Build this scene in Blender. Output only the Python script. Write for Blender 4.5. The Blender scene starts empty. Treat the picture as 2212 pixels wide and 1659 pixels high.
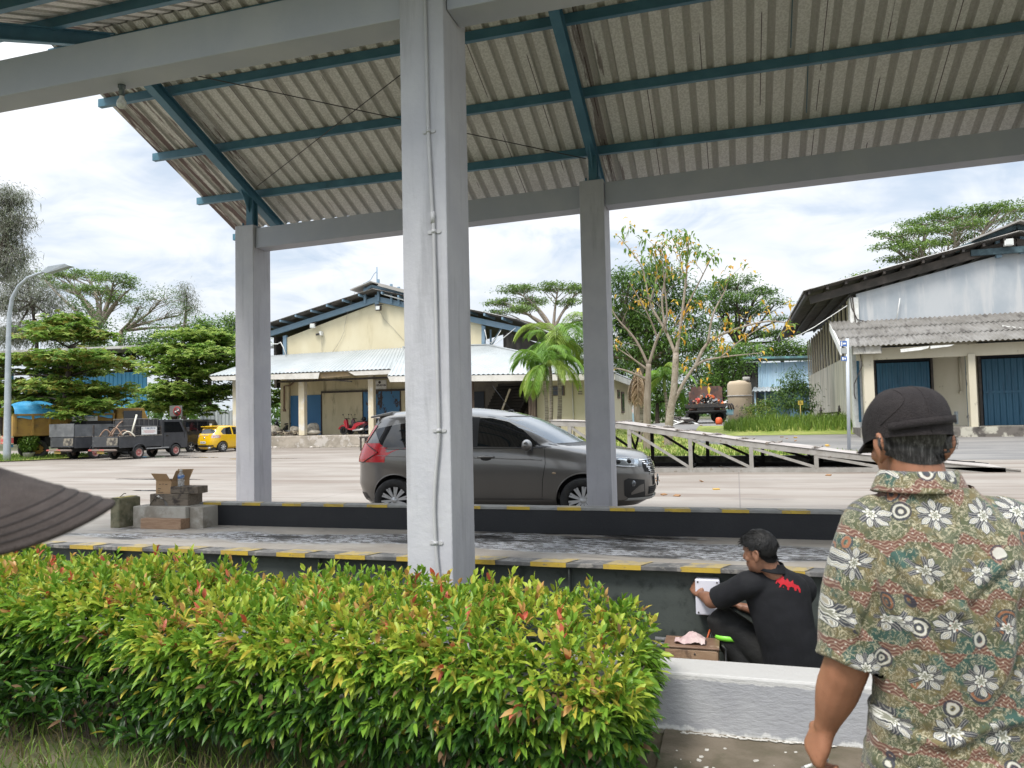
import bpy, bmesh, math, random
import numpy as np
from mathutils import Vector, Matrix
from mathutils.bvhtree import BVHTree
random.seed(7); rng = np.random.default_rng(11)
R = math.radians
scene = bpy.context.scene
COL = scene.collection
# ---------------------------------------------------------------- camera
CAMZ = 1.5
YAW, TILT, ROLL = R(16.8), R(2.69), R(1.25)
FPX, CX, CY = 1597.0, 1106.0, 829.5
_fh = Vector((-math.sin(YAW), math.cos(YAW), 0)); _z = Vector((0, 0, 1))
CF = _fh*math.cos(TILT) + _z*math.sin(TILT)
_u0 = -_fh*math.sin(TILT) + _z*math.cos(TILT); _r0 = Vector((math.cos(YAW), math.sin(YAW), 0))
CR = _r0*math.cos(ROLL) - _u0*math.sin(ROLL)
CU = _u0*math.cos(ROLL) + _r0*math.sin(ROLL)
CAM = Vector((0, 0, CAMZ))
cd = bpy.data.cameras.new('camera'); cam = bpy.data.objects.new('camera', cd); COL.objects.link(cam)
mw = Matrix(((CR.x, CU.x, -CF.x, 0), (CR.y, CU.y, -CF.y, 0), (CR.z, CU.z, -CF.z, CAMZ), (0, 0, 0, 1)))
cam.matrix_world = mw
cd.sensor_width = 36; cd.lens = 36*FPX/2212; cd.clip_end = 3000; cd.clip_start = 0.05
cd.dof.use_dof = True; cd.dof.focus_distance = 9.0; cd.dof.aperture_fstop = 7.0
scene.camera = cam
scene.view_settings.view_transform = 'Standard'; scene.view_settings.look = 'None'
scene.view_settings.exposure = 0.9; scene.view_settings.gamma = 1
scene.render.resolution_x = 1024; scene.render.resolution_y = 768
scene.cycles.max_bounces = 7; scene.cycles.transparent_max_bounces = 8
scene.cycles.diffuse_bounces = 4; scene.cycles.glossy_bounces = 3; scene.cycles.transmission_bounces = 4
scene.cycles.sample_clamp_indirect = 6; scene.cycles.use_denoising = True

def ray(x, y): return CF + CR*((x-CX)/FPX) - CU*((y-CY)/FPX)
def at(x, y, Y): v = ray(x, y); return CAM + v*(Y/v.y)          # the point a sight line meets on the plane Y
def atZ(x, y, Z): v = ray(x, y); return CAM + v*((Z-CAMZ)/v.z)
def atX(x, y, X): v = ray(x, y); return CAM + v*(X/v.x)
def dep(p): return (Vector(p)-CAM).dot(CF)

# ---------------------------------------------------------------- sky and sun
class X:
    def __init__(s, nt, so): s.nt, s.so = nt, so
    def m(s, op, *o):
        n = s.nt.nodes.new('ShaderNodeMath'); n.operation = op
        for i, q in enumerate((s,)+o):
            if isinstance(q, X): s.nt.links.new(q.so, n.inputs[i])
            else: n.inputs[i].default_value = q
        return X(s.nt, n.outputs[0])
    def __add__(s, o): return s.m('ADD', o)
    __radd__ = __add__
    def __sub__(s, o): return s.m('SUBTRACT', o)
    def __rsub__(s, o): return (s*-1)+o
    def __mul__(s, o): return s.m('MULTIPLY', o)
    __rmul__ = __mul__
    def __truediv__(s, o): return s.m('DIVIDE', o)
    def __mod__(s, o): return s.m('FLOORED_MODULO', o)
    def __lt__(s, o): return s.m('LESS_THAN', o)
    def __gt__(s, o): return s.m('GREATER_THAN', o)
    def abs(s): return s.m('ABSOLUTE')
    def sin(s): return s.m('SINE')
    def cos(s): return s.m('COSINE')
    def sqrt(s): return s.m('SQRT')
    def min(s, o): return s.m('MINIMUM', o)
    def max(s, o): return s.m('MAXIMUM', o)
    def atan2(s, o): return s.m('ARCTAN2', o)
    def floor(s): return s.m('FLOOR')
    def ss(s, a, b):
        n = s.nt.nodes.new('ShaderNodeMapRange'); n.interpolation_type = 'SMOOTHSTEP'
        s.nt.links.new(s.so, n.inputs[0]); n.inputs[1].default_value = a; n.inputs[2].default_value = b
        return X(s.nt, n.outputs[0])
def mixc(nt, fac, a, b):
    n = nt.nodes.new('ShaderNodeMix'); n.data_type = 'RGBA'
    for i, q in ((0, fac), (6, a), (7, b)):
        if isinstance(q, X): nt.links.new(q.so, n.inputs[i])
        elif i: n.inputs[i].default_value = (*q, 1) if len(q) == 3 else q
        else: n.inputs[i].default_value = q
    return X(nt, n.outputs[2])
def coords(nt, kind='Object', scale=(1, 1, 1), loc=(0, 0, 0), rot=(0, 0, 0)):
    t = nt.nodes.new('ShaderNodeTexCoord'); mp = nt.nodes.new('ShaderNodeMapping')
    mp.inputs['Scale'].default_value = scale; mp.inputs['Location'].default_value = loc; mp.inputs['Rotation'].default_value = rot
    nt.links.new(t.outputs[kind], mp.inputs['Vector']); return X(nt, mp.outputs[0])
def sep(nt, v):
    n = nt.nodes.new('ShaderNodeSeparateXYZ'); nt.links.new(v.so, n.inputs[0]); return [X(nt, o) for o in n.outputs]
def comb(nt, *q):
    n = nt.nodes.new('ShaderNodeCombineXYZ')
    for i, o in enumerate(q):
        if isinstance(o, X): nt.links.new(o.so, n.inputs[i])
        else: n.inputs[i].default_value = o
    return X(nt, n.outputs[0])
def noise(nt, v, scale, detail=4, rough=.55, dist=0, color=False):
    n = nt.nodes.new('ShaderNodeTexNoise'); nt.links.new(v.so, n.inputs['Vector'])
    n.inputs['Scale'].default_value = scale; n.inputs['Detail'].default_value = detail
    n.inputs['Roughness'].default_value = rough; n.inputs['Distortion'].default_value = dist
    return X(nt, n.outputs[1 if color else 0])
def voronoi(nt, v, scale, feature='F1', rnd=1):
    n = nt.nodes.new('ShaderNodeTexVoronoi'); n.feature = feature; nt.links.new(v.so, n.inputs['Vector'])
    n.inputs['Scale'].default_value = scale; n.inputs['Randomness'].default_value = rnd
    return X(nt, n.outputs['Distance']), (X(nt, n.outputs['Color']) if feature == 'F1' else None)

SUN_EL, SUN_AZ = 56, 205          # azimuth: degrees from +Y towards +X, where the light comes from
w = bpy.data.worlds.new('World'); scene.world = w; w.use_nodes = True
nt = w.node_tree; nt.nodes.clear()
sky = nt.nodes.new('ShaderNodeTexSky'); sky.sky_type = 'NISHITA'; sky.sun_disc = False
sky.sun_elevation = R(SUN_EL); sky.sun_rotation = R(SUN_AZ); sky.air_density = 1.2; sky.dust_density = 2.0
gx, gy, gz = sep(nt, coords(nt, 'Generated'))
zz = gz.max(0.0)+0.22
pv = comb(nt, gx/zz, gy/zz, 0.0)
n1 = noise(nt, pv, 1.15, 6, .55, .6); n2 = noise(nt, pv, 3.1, 5, .6, .9)
cl = (n1*0.75+n2*0.3).ss(.36, .56)
bright = (noise(nt, pv, 1.9, 4, .5)*.7+n2*.35).ss(.35, .72)
cloud = mixc(nt, bright, (7.9, 8.6, 9.6), (11.0, 11.1, 11.2))
base = mixc(nt, 0.62, X(nt, sky.outputs[0]), (5.6, 7.3, 9.6))
low = (gz*1.0).ss(0.0, .22)
colr = mixc(nt, (cl*.82+.18), base, cloud)
colr = mixc(nt, low, (7.4, 8.0, 8.6), colr)
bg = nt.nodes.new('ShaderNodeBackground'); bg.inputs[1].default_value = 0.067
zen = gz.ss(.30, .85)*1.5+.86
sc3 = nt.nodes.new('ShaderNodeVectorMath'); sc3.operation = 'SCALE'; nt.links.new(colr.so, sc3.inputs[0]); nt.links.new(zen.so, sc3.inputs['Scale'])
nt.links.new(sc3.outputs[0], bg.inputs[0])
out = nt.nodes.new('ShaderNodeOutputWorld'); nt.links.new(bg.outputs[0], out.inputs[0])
sl = bpy.data.lights.new('sun', 'SUN'); sl.energy = 1.7; sl.angle = R(14); sl.color = (1, .95, .87)
so = bpy.data.objects.new('sun', sl); COL.objects.link(so)
sd = Vector((math.sin(R(SUN_AZ))*math.cos(R(SUN_EL)), math.cos(R(SUN_AZ))*math.cos(R(SUN_EL)), math.sin(R(SUN_EL))))
so.rotation_euler = sd.to_track_quat('Z', 'Y').to_euler(); so.location = sd*60

# ---------------------------------------------------------------- materials
def newmat(name):
    m = bpy.data.materials.new(name); m.use_nodes = True; nt = m.node_tree
    return m, nt, nt.nodes['Principled BSDF']
def setcol(nt, b, c):
    if isinstance(c, X): nt.links.new(c.so, b.inputs['Base Color'])
    else: b.inputs['Base Color'].default_value = (*c, 1)
def setin(nt, b, k, c):
    if isinstance(c, X): nt.links.new(c.so, b.inputs[k])
    else: b.inputs[k].default_value = c
def bumpit(nt, b, h, strength=.3, dist=.01):
    n = nt.nodes.new('ShaderNodeBump'); n.inputs['Strength'].default_value = strength; n.inputs['Distance'].default_value = dist
    nt.links.new(h.so, n.inputs['Height']); nt.links.new(n.outputs[0], b.inputs['Normal'])
def mat(name, col, rough=.7, col2=None, ns=4, lo=.4, hi=.65, col3=None, ns3=2, lo3=.55, hi3=.7, st=(1, 1, 1), st3=(1, 1, 1),
        bump=0, bs=60, metal=0, coat=0, spec=.5):
    m, nt, b = newmat(name); c = col
    v = coords(nt, 'Object', st)
    if col2: c = mixc(nt, noise(nt, v, ns, 6, .6).ss(lo, hi), col, col2)
    if col3: c = mixc(nt, noise(nt, coords(nt, 'Object', st3, (3, 7, 1)), ns3, 6, .65).ss(lo3, hi3), c, col3)
    setcol(nt, b, c); b.inputs['Metallic'].default_value = metal; b.inputs['Coat Weight'].default_value = coat
    b.inputs['Coat Roughness'].default_value = .06; b.inputs['Specular IOR Level'].default_value = spec
    r = noise(nt, v, ns*1.7, 4)
    setin(nt, b, 'Roughness', (r*.25+(rough-.12)) if rough > .2 else rough)
    if bump: bumpit(nt, b, noise(nt, v, bs, 5, .6), bump, .01)
    return m
def leafmat(name, col, col2, trans=.3, rough=.45):
    m, nt, b = newmat(name)
    c = mixc(nt, noise(nt, coords(nt), 9, 2).ss(.35, .65), col, col2)
    setcol(nt, b, c); b.inputs['Roughness'].default_value = rough; b.inputs['Specular IOR Level'].default_value = .35
    t = nt.nodes.new('ShaderNodeBsdfTranslucent'); nt.links.new(c.so, t.inputs[0])
    mx = nt.nodes.new('ShaderNodeMixShader'); mx.inputs[0].default_value = trans
    nt.links.new(b.outputs[0], mx.inputs[1]); nt.links.new(t.outputs[0], mx.inputs[2])
    nt.links.new(mx.outputs[0], nt.nodes['Material Output'].inputs[0]); return m

# ---------------------------------------------------------------- mesh helpers
class MB:
    def __init__(s): s.v, s.f, s.m, s.s = [], [], [], []
    def add(s, vs, fs, mi=0, sm=False):
        o = len(s.v); s.v.extend([tuple(q) for q in vs])
        for f in fs: s.f.append(tuple(i+o for i in f)); s.m.append(mi); s.s.append(sm)
    def box(s, a, b, mi=0):
        x0, y0, z0 = a; x1, y1, z1 = b
        s.add([(x0, y0, z0), (x1, y0, z0), (x1, y1, z0), (x0, y1, z0), (x0, y0, z1), (x1, y0, z1), (x1, y1, z1), (x0, y1, z1)],
              [(3, 2, 1, 0), (4, 5, 6, 7), (0, 1, 5, 4), (1, 2, 6, 5), (2, 3, 7, 6), (3, 0, 4, 7)], mi)
    def obox(s, c, size, rot=(0, 0, 0), mi=0):
        M = Matrix.Translation(c) @ Matrix.Rotation(rot[2], 4, 'Z') @ Matrix.Rotation(rot[1], 4, 'Y') @ Matrix.Rotation(rot[0], 4, 'X')
        h = [q/2 for q in size]; t = MB(); t.box((-h[0], -h[1], -h[2]), (h[0], h[1], h[2]))
        s.add([M @ Vector(q) for q in t.v], t.f, mi)
    def bar(s, p, q, w_, h_, mi=0, up=(0, 0, 1)):
        p, q = Vector(p), Vector(q); d = (q-p).normalized(); a = d.cross(Vector(up))
        if a.length < 1e-4: a = Vector((1, 0, 0))
        a.normalize(); c = a.cross(d); a *= w_/2; c *= h_/2
        s.add([p-a-c, p+a-c, p+a+c, p-a+c, q-a-c, q+a-c, q+a+c, q-a+c],
              [(0, 1, 2, 3), (7, 6, 5, 4), (1, 0, 4, 5), (2, 1, 5, 6), (3, 2, 6, 7), (0, 3, 7, 4)], mi)
    def tube(s, pts, r, n=8, mi=0, sm=True, caps=True, flat=1.0, up=None):
        pts = [Vector(p) for p in pts]; k = len(pts)
        rs = [r]*k if not hasattr(r, '__len__') else list(r)
        vs = []; a = None
        for i, p in enumerate(pts):
            d = (pts[min(i+1, k-1)]-pts[max(i-1, 0)]).normalized()
            if a is None:
                a = Vector(up) if up else d.cross(Vector((.31, .12, .94)))
                if a.length < .05: a = d.cross(Vector((1, 0, 0)))
            a = (a-d*a.dot(d)).normalized(); b = d.cross(a)
            for j in range(n):
                t = 2*math.pi*j/n; vs.append(p+a*(rs[i]*math.cos(t))+b*(rs[i]*flat*math.sin(t)))
        fs = [(i*n+j, i*n+(j+1) % n, (i+1)*n+(j+1) % n, (i+1)*n+j) for i in range(k-1) for j in range(n)]
        s.add(vs, fs, mi, sm)
        if caps:
            o = len(s.v)-k*n
            s.f.append(tuple(o+j for j in range(n))[::-1]); s.m.append(mi); s.s.append(False)
            s.f.append(tuple(o+(k-1)*n+j for j in range(n))); s.m.append(mi); s.s.append(False)
    def prism(s, poly, vec, mi=0):
        vec = Vector(vec); p = [Vector(q) for q in poly]; n = len(p)
        s.add(p+[q+vec for q in p], [tuple(range(n)), tuple(range(2*n-1, n-1, -1))]+[(i, i+n, (i+1) % n+n, (i+1) % n) for i in range(n)], mi)
    def grid(s, fn, nu, nv, mi=0, sm=True):
        s.add([fn(i/nu, j/nv) for i in range(nu+1) for j in range(nv+1)],
              [(i*(nv+1)+j, (i+1)*(nv+1)+j, (i+1)*(nv+1)+j+1, i*(nv+1)+j+1) for i in range(nu) for j in range(nv)], mi, sm)
    def lathe(s, prof, c=(0, 0, 0), n=16, M=None, mi=0, sm=True):
        c = Vector(c); M = M or Matrix.Identity(3); k = len(prof)
        vs = [c+M @ Vector((r*math.cos(2*math.pi*j/n), r*math.sin(2*math.pi*j/n), z)) for r, z in prof for j in range(n)]
        s.add(vs, [(i*n+j, i*n+(j+1) % n, (i+1)*n+(j+1) % n, (i+1)*n+j) for i in range(k-1) for j in range(n)], mi, sm)
    def ball(s, c, r, n=12, mi=0, M=None):
        r = (r, r, r) if not hasattr(r, '__len__') else r; c = Vector(c); M = M or Matrix.Identity(3); k = max(6, n*2//3)
        vs = [c+M @ Vector((r[0]*math.sin(math.pi*i/k)*math.cos(2*math.pi*j/n), r[1]*math.sin(math.pi*i/k)*math.sin(2*math.pi*j/n), -r[2]*math.cos(math.pi*i/k)))
              for i in range(1, k) for j in range(n)]
        vs += [c-M @ Vector((0, 0, r[2])), c+M @ Vector((0, 0, r[2]))]; q = (k-1)*n
        fs = [(i*n+j, i*n+(j+1) % n, (i+1)*n+(j+1) % n, (i+1)*n+j) for i in range(k-2) for j in range(n)]
        fs += [(q, (j+1) % n, j) for j in range(n)]+[(q+1, (k-2)*n+j, (k-2)*n+(j+1) % n) for j in range(n)]
        s.add(vs, fs, mi, True)
    def mesh(s, name):
        me = bpy.data.meshes.new(name); me.from_pydata(s.v, [], s.f)
        me.polygons.foreach_set('material_index', s.m); me.polygons.foreach_set('use_smooth', s.s); me.update(); return me
    def build(s, name, mats, parent=None, bevel=0, recalc=True):
        me = s.mesh(name)
        if recalc and len(s.f) < 30000:
            b = bmesh.new(); b.from_mesh(me); bmesh.ops.recalc_face_normals(b, faces=b.faces); b.to_mesh(me); b.free()
        return link(name, me, mats, parent, bevel)
BASE = {}
def link(name, me, mats, parent=None, bevel=0):
    for m in (mats if isinstance(mats, (list, tuple)) else [mats]): me.materials.append(m)
    o = bpy.data.objects.new(name, me); COL.objects.link(o)
    if parent:
        o.parent = parent
        if parent.name in BASE:
            me.transform(Matrix.Translation(-BASE[parent.name])); BASE[o.name] = BASE[parent.name]
    if bevel:
        bv = o.modifiers.new('bevel', 'BEVEL'); bv.width = bevel; bv.segments = 2; bv.limit_method = 'ANGLE'; bv.angle_limit = R(40)
    return o
def tag(o, label=None, cat=None, group=None, kind=None):
    for k, v_ in (('label', label), ('category', cat), ('group', group), ('kind', kind)):
        if v_: o[k] = v_
    return o
def thing(name, label, cat, loc=(0, 0, 0), rotz=0, group=None, world=True):
    # world=True: its parts are modelled in world coordinates and shifted to the empty at the thing's base
    o = bpy.data.objects.new(name, None); COL.objects.link(o); o.empty_display_size = .2
    o.location = loc; o.rotation_euler = (0, 0, rotz)
    if world: BASE[o.name] = Vector(loc)
    return tag(o, label, cat, group)
def single(mb, name, mats, label, cat, group=None, bevel=0):
    me = mb.mesh(name); c = Vector((np.mean([q[0] for q in mb.v]), np.mean([q[1] for q in mb.v]), min(q[2] for q in mb.v)))
    me.transform(Matrix.Translation(-c))
    b = bmesh.new(); b.from_mesh(me); bmesh.ops.recalc_face_normals(b, faces=b.faces); b.to_mesh(me); b.free()
    o = link(name, me, mats, None, bevel); o.location = c; return tag(o, label, cat, group)
def dup(root, loc, rotz=None, label=None):
    r = root.copy(); COL.objects.link(r); r.location = loc
    if rotz is not None: r.rotation_euler = (0, 0, rotz)
    if label: r['label'] = label
    for ch in list(root.children):
        c = ch.copy(); COL.objects.link(c); c.parent = r
        for g in list(ch.children):
            d = g.copy(); COL.objects.link(d); d.parent = c
    return r
def structure(mb, name, mats): return tag(mb.build(name, mats, recalc=False), kind='structure')
def fused(mb, name, voxel, smooth=4):
    # one continuous skin grown from overlapping closed shapes
    me = mb.mesh(name); b = bmesh.new(); b.from_mesh(me); bmesh.ops.recalc_face_normals(b, faces=b.faces); b.to_mesh(me); b.free()
    o = bpy.data.objects.new('temp', me); COL.objects.link(o)
    md = o.modifiers.new('r', 'REMESH'); md.mode = 'VOXEL'; md.voxel_size = voxel; md.use_smooth_shade = True
    if smooth: sm = o.modifiers.new('s', 'SMOOTH'); sm.iterations = smooth; sm.factor = .5
    dg = bpy.context.evaluated_depsgraph_get(); res = bpy.data.meshes.new_from_object(o.evaluated_get(dg)); res.name = name
    bpy.data.objects.remove(o); bpy.data.meshes.remove(me)
    res.polygons.foreach_set('use_smooth', [True]*len(res.polygons)); return res
def carve(me, cutters):
    # cut shapes out of a mesh, then drop the cutters
    o = bpy.data.objects.new('temp', me); COL.objects.link(o); tmp = []
    for c in cutters:
        k = bpy.data.objects.new('temp', c); COL.objects.link(k); tmp.append(k)
        md = o.modifiers.new('b', 'BOOLEAN'); md.operation = 'DIFFERENCE'; md.object = k; md.solver = 'EXACT'
    dg = bpy.context.evaluated_depsgraph_get(); res = bpy.data.meshes.new_from_object(o.evaluated_get(dg))
    for k in tmp+[o]: bpy.data.objects.remove(k)
    return res
def lettering(name, txt, size, parent, M, m, bold=0.0, depth=.0015, align='CENTER', stretch=1.0):
    cu = bpy.data.curves.new(name, 'FONT'); cu.body = txt; cu.size = size; cu.extrude = depth; cu.align_x = align; cu.align_y = 'CENTER'; cu.offset = bold
    cu.resolution_u = 2
    o = bpy.data.objects.new('temp', cu); COL.objects.link(o)
    dg = bpy.context.evaluated_depsgraph_get(); me = bpy.data.meshes.new_from_object(o.evaluated_get(dg)); bpy.data.objects.remove(o)
    me.transform(M @ Matrix.Diagonal((stretch, 1, 1, 1))); return link(name, me, m, parent)
def facing(p, yawz=0):   # text frame: reads left to right along +X turned by yawz, upright, seen from -Y
    return Matrix.Translation(p) @ Matrix.Rotation(yawz, 4, 'Z') @ Matrix.Rotation(R(90), 4, 'X')
def corrugated(mb, o, uvec, vvec, pitch, amp, mi=0, trap=.6, th=0.0, seg=0):
    # ribbed sheet spanned by u (ribs repeat along it) and v (ribs run along it)
    o, uvec, vvec = Vector(o), Vector(uvec), Vector(vvec); nrm = uvec.cross(vvec).normalized(); L = uvec.length; n = max(1, int(L/pitch)); xs = []
    if trap:
        e = (1-trap)/4
        for i in range(n):
            b0 = i/n
            xs += [(b0, 0), (b0+trap/n, 0), (b0+(trap+e)/n, 1), (b0+(1-e)/n, 1)]
        xs.append((1, 0))
    else:
        k = 6
        xs = [(i/(n*k), .5+.5*math.sin(2*math.pi*i/k)) for i in range(n*k+1)]
    vs = []
    for t, h in xs: vs += [o+uvec*t+nrm*(amp*h), o+uvec*t+vvec+nrm*(amp*h)]
    mb.add(vs, [(2*i, 2*i+2, 2*i+3, 2*i+1) for i in range(len(xs)-1)], mi, not trap)
# ================================================================ ground, yard, road, lawn
def sstep(a, b, x): t = min(1, max(0, (x-a)/(b-a))); return t*t*(3-2*t)
def g(x, y):
    if y < 6.4: return -.17
    return .95*sstep(23.5, 47, y)*sstep(-9.5, -5, x) + .25*sstep(47, 90, y)
def gnd(px, py, off=0.0):
    v = ray(px, py); Y = 6.5
    while Y < 300:
        p = CAM+v*(Y/v.y)
        if p.z <= g(p.x, p.y)+off: return p
        Y += .05
    return p
def sheet(rows, nx, off, dy=1.0):
    mb = MB(); R_ = []
    for (a, b) in zip(rows[:-1], rows[1:]):
        n = max(1, int((b[0]-a[0])/dy))
        for i in range(n): t = i/n; R_.append([a[k]+(b[k]-a[k])*t for k in range(3)])
    R_.append(list(rows[-1])); vs = []
    for y, x0, x1 in R_:
        for i in range(nx+1): x = x0+(x1-x0)*i/nx; vs.append((x, y, g(x, y)+off))
    mb.add(vs, [(j*(nx+1)+i, j*(nx+1)+i+1, (j+1)*(nx+1)+i+1, (j+1)*(nx+1)+i) for j in range(len(R_)-1) for i in range(nx)], 0, True)
    return mb
xs = sorted(set([-900, -500, -300, -200, -120]+list(range(-90, 91, 6))+[-9.5, -8, -7, -5]+[120, 200, 300, 500, 900]))
ys = sorted(set([-60, -20, -5, 1, 3, 4.5, 6.39, 6.41, 8, 12, 16, 20]+[23.5+i*1.6 for i in range(16)]+[52, 60, 70, 80, 90, 120, 180, 300, 500, 900, 1500]))
mb = MB(); mb.add([(x, y, g(x, y)-.02) for y in ys for x in xs], [(j*len(xs)+i, j*len(xs)+i+1, (j+1)*len(xs)+i+1, (j+1)*len(xs)+i) for j in range(len(ys)-1) for i in range(len(xs)-1)], 0, False)
structure(mb, 'ground', mat('soil', (.10, .085, .05), .95, (.07, .09, .03), .8, .4, .6, (.16, .13, .09), 3, bump=.6, bs=30))

# pale concrete yard with tyre streaks, stains and puddles
m, nt, b = newmat('yard_concrete'); v = coords(nt); x, y, z = sep(nt, v)
c = mixc(nt, noise(nt, coords(nt, 'Object', (.5, 1, 1)), .5, 6, .6).ss(.35, .65), (.215, .185, .155), (.275, .245, .212))
c = mixc(nt, noise(nt, coords(nt, 'Object', (.12, 1.1, 1)), 1.0, 6, .7).ss(.46, .66)*.85, c, (.16, .122, .095))
c = mixc(nt, noise(nt, coords(nt, 'Object', (.08, .9, 1), (5, 2, 0)), 1.3, 6, .7).ss(.55, .75)*.6, c, (.36, .32, .285))
c = mixc(nt, noise(nt, coords(nt, 'Object', (.3, 1, 1), (9, 0, 0)), .7, 7, .7).ss(.6, .7)*.55, c, (.11, .095, .088))
sl_ = ((x/4.0) % 1.0); jl = ((y/4.0) % 1.0)
c = mixc(nt, ((sl_ < .006)+(jl < .006)).min(1.0)*.6, c, (.12, .10, .09))
pud = None
for px, py, rx, ry in ((-27.5, 30.2, 4.2, .5), (-24.8, 29.0, 3.0, .45), (-19.5, 27.6, 2.6, .4), (-22, 16.4, 3.2, .3), (-15.6, 17.3, 2.2, .28), (-13.2, 14.2, .9, .2), (-8, 24, 3, .3)):
    e = 1.0-((((x-px)/rx)*((x-px)/rx)+((y-py)/ry)*((y-py)/ry)).sqrt()); pud = e if pud is None else pud.max(e)
nz = noise(nt, coords(nt, 'Object', (.5, 1.6, 1)), 1.2, 5, .6)
wet = (pud+(nz-.5)*1.6).ss(.3, .42)
c = mixc(nt, (pud+(nz-.5)*1.8).ss(-.1, .4)*.55, c, (.2, .17, .15))
c = mixc(nt, wet, c, (.05, .045, .04))
setcol(nt, b, c); setin(nt, b, 'Roughness', (wet*-.72)+.76); bumpit(nt, b, noise(nt, v, 30, 5, .7)*(1.0-wet), .35, .01)
structure(sheet([(6.45, -90, 40), (39.9, -90, 40)], 60, .004, 1.5), 'yard', m)
# dark asphalt road rising to the back on the right
m, nt, b = newmat('asphalt'); v = coords(nt)
c = mixc(nt, noise(nt, coords(nt, 'Object', (.3, 1, 1)), .6, 6, .65).ss(.35, .7), (.15, .145, .14), (.26, .245, .225))
c = mixc(nt, noise(nt, v, 60, 3).ss(.6, .75)*.5, c, (.32, .3, .27)); setcol(nt, b, c); b.inputs['Roughness'].default_value = .85
bumpit(nt, b, noise(nt, v, 90, 4), .5, .01)
structure(sheet([(24.6, 4, 60), (27, -1.5, 60), (31, -3.2, 60), (40, -6, 60), (70, -9, 60)], 40, .009, 1.2), 'road', m)
# lawn terrace behind the ramp, held by a low dark retaining kerb
GM = mat('lawn_turf', (.17, .22, .035), .95, (.27, .29, .07), 1.2, .4, .6, (.24, .21, .09), 2.5, .55, .72, bump=.8, bs=60)
LAWN = [(22.62, -9.4, 5.1), (24, -9.4, 4.0), (26.5, -9.4, 1.2), (29, -9.3, -1.2), (33, -9.3, -2.6), (38, -9.2, -4.4)]
structure(sheet(LAWN, 24, .27, .7), 'lawn', GM)
mb = MB(); mb.box((-9.4, 22.35, 0), (5.1, 22.6, .29)); mb.box((5.1, 22.35, 0), (5.35, 22.9, .2))
single(mb, 'retaining_kerb', mat('mossy_kerb', (.05, .05, .04), .9, (.16, .16, .12), 3, .45, .7, (.02, .02, .018), 2, bump=.5), 'low mossy dark concrete kerb holding the lawn behind the steel ramp', 'kerb')
structure(sheet([(25.2, -60, -33.9), (27, -60, -31.9), (29.5, -60, -31.2), (31, -60, -32.5), (33.5, -60, -34.5)], 12, .05), 'grass_verge', GM)
# raised grassy bank at the back right
def bank_z(x, y): return g(x, y)+.30*sstep(0, 2.0, 2.2-abs(y-38.5))*sstep(0, 2.5, 4.6-abs(x-3.4))+.02
mb = MB(); mb.grid(lambda u, v: (-2+11*u, 35.4+6.8*v, bank_z(-2+11*u, 35.4+6.8*v)), 26, 18); structure(mb, 'grass_bank', GM)

def blades(name, pts, h, wd, mats, kind='stuff', lean=.35):
    n = len(pts); P = np.array(pts); a = rng.uniform(0, 2*np.pi, n); hh = h*rng.uniform(.5, 1.2, n); la = rng.uniform(0, 2*np.pi, n); lr = hh*lean*rng.uniform(.2, 1.4, n)
    dx, dy = np.cos(a)*wd, np.sin(a)*wd; vs = np.zeros((n, 5, 3))
    vs[:, 0] = P-np.stack([dx, dy, 0*dx], 1); vs[:, 1] = P+np.stack([dx, dy, 0*dx], 1)
    mid = P+np.stack([np.cos(la)*lr*.35, np.sin(la)*lr*.35, hh*.6], 1)
    vs[:, 2] = mid+np.stack([dx, dy, 0*dx], 1)*.7; vs[:, 3] = mid-np.stack([dx, dy, 0*dx], 1)*.7
    vs[:, 4] = P+np.stack([np.cos(la)*lr, np.sin(la)*lr, hh], 1)
    me = bpy.data.meshes.new(name); fs = []
    for i in range(n): o = i*5; fs += [(o, o+1, o+2, o+3), (o+3, o+2, o+4)]
    me.from_pydata(vs.reshape(-1, 3).tolist(), [], fs)
    k = rng.integers(0, len(mats), n); me.polygons.foreach_set('material_index', np.repeat(k, 2).tolist())
    o = link(name, me, mats); o['kind'] = kind; return o
GL = [leafmat('grass_a', (.13, .22, .03), (.2, .28, .05)), leafmat('grass_b', (.22, .26, .06), (.3, .3, .1)), leafmat('grass_c', (.09, .16, .025), (.13, .22, .04))]
pts = []
for _ in range(9000):
    x = random.uniform(-9.3, 5); y = 22.7+15*random.random()**1.6
    xr = np.interp(y, [q[0] for q in LAWN], [q[2] for q in LAWN])
    if x < xr-.1: pts.append((x, y, g(x, y)+.26))
blades('lawn_grass', pts, .13, .018, GL)
pts = []
for _ in range(7000):
    x = random.uniform(-1.4, 8.4); y = random.uniform(35.9, 41.6); z = bank_z(x, y)
    if z > g(x, y)+.06: pts.append((x, y, z))
blades('tall_bank_grass', pts, .5, .022, [GL[0], GL[0], GL[2]])
pts = [(random.uniform(-40, -32), random.uniform(25.6, 33), .05) for _ in range(2500)]
blades('verge_grass', pts, .14, .02, [GL[2], GL[0]])
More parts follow.
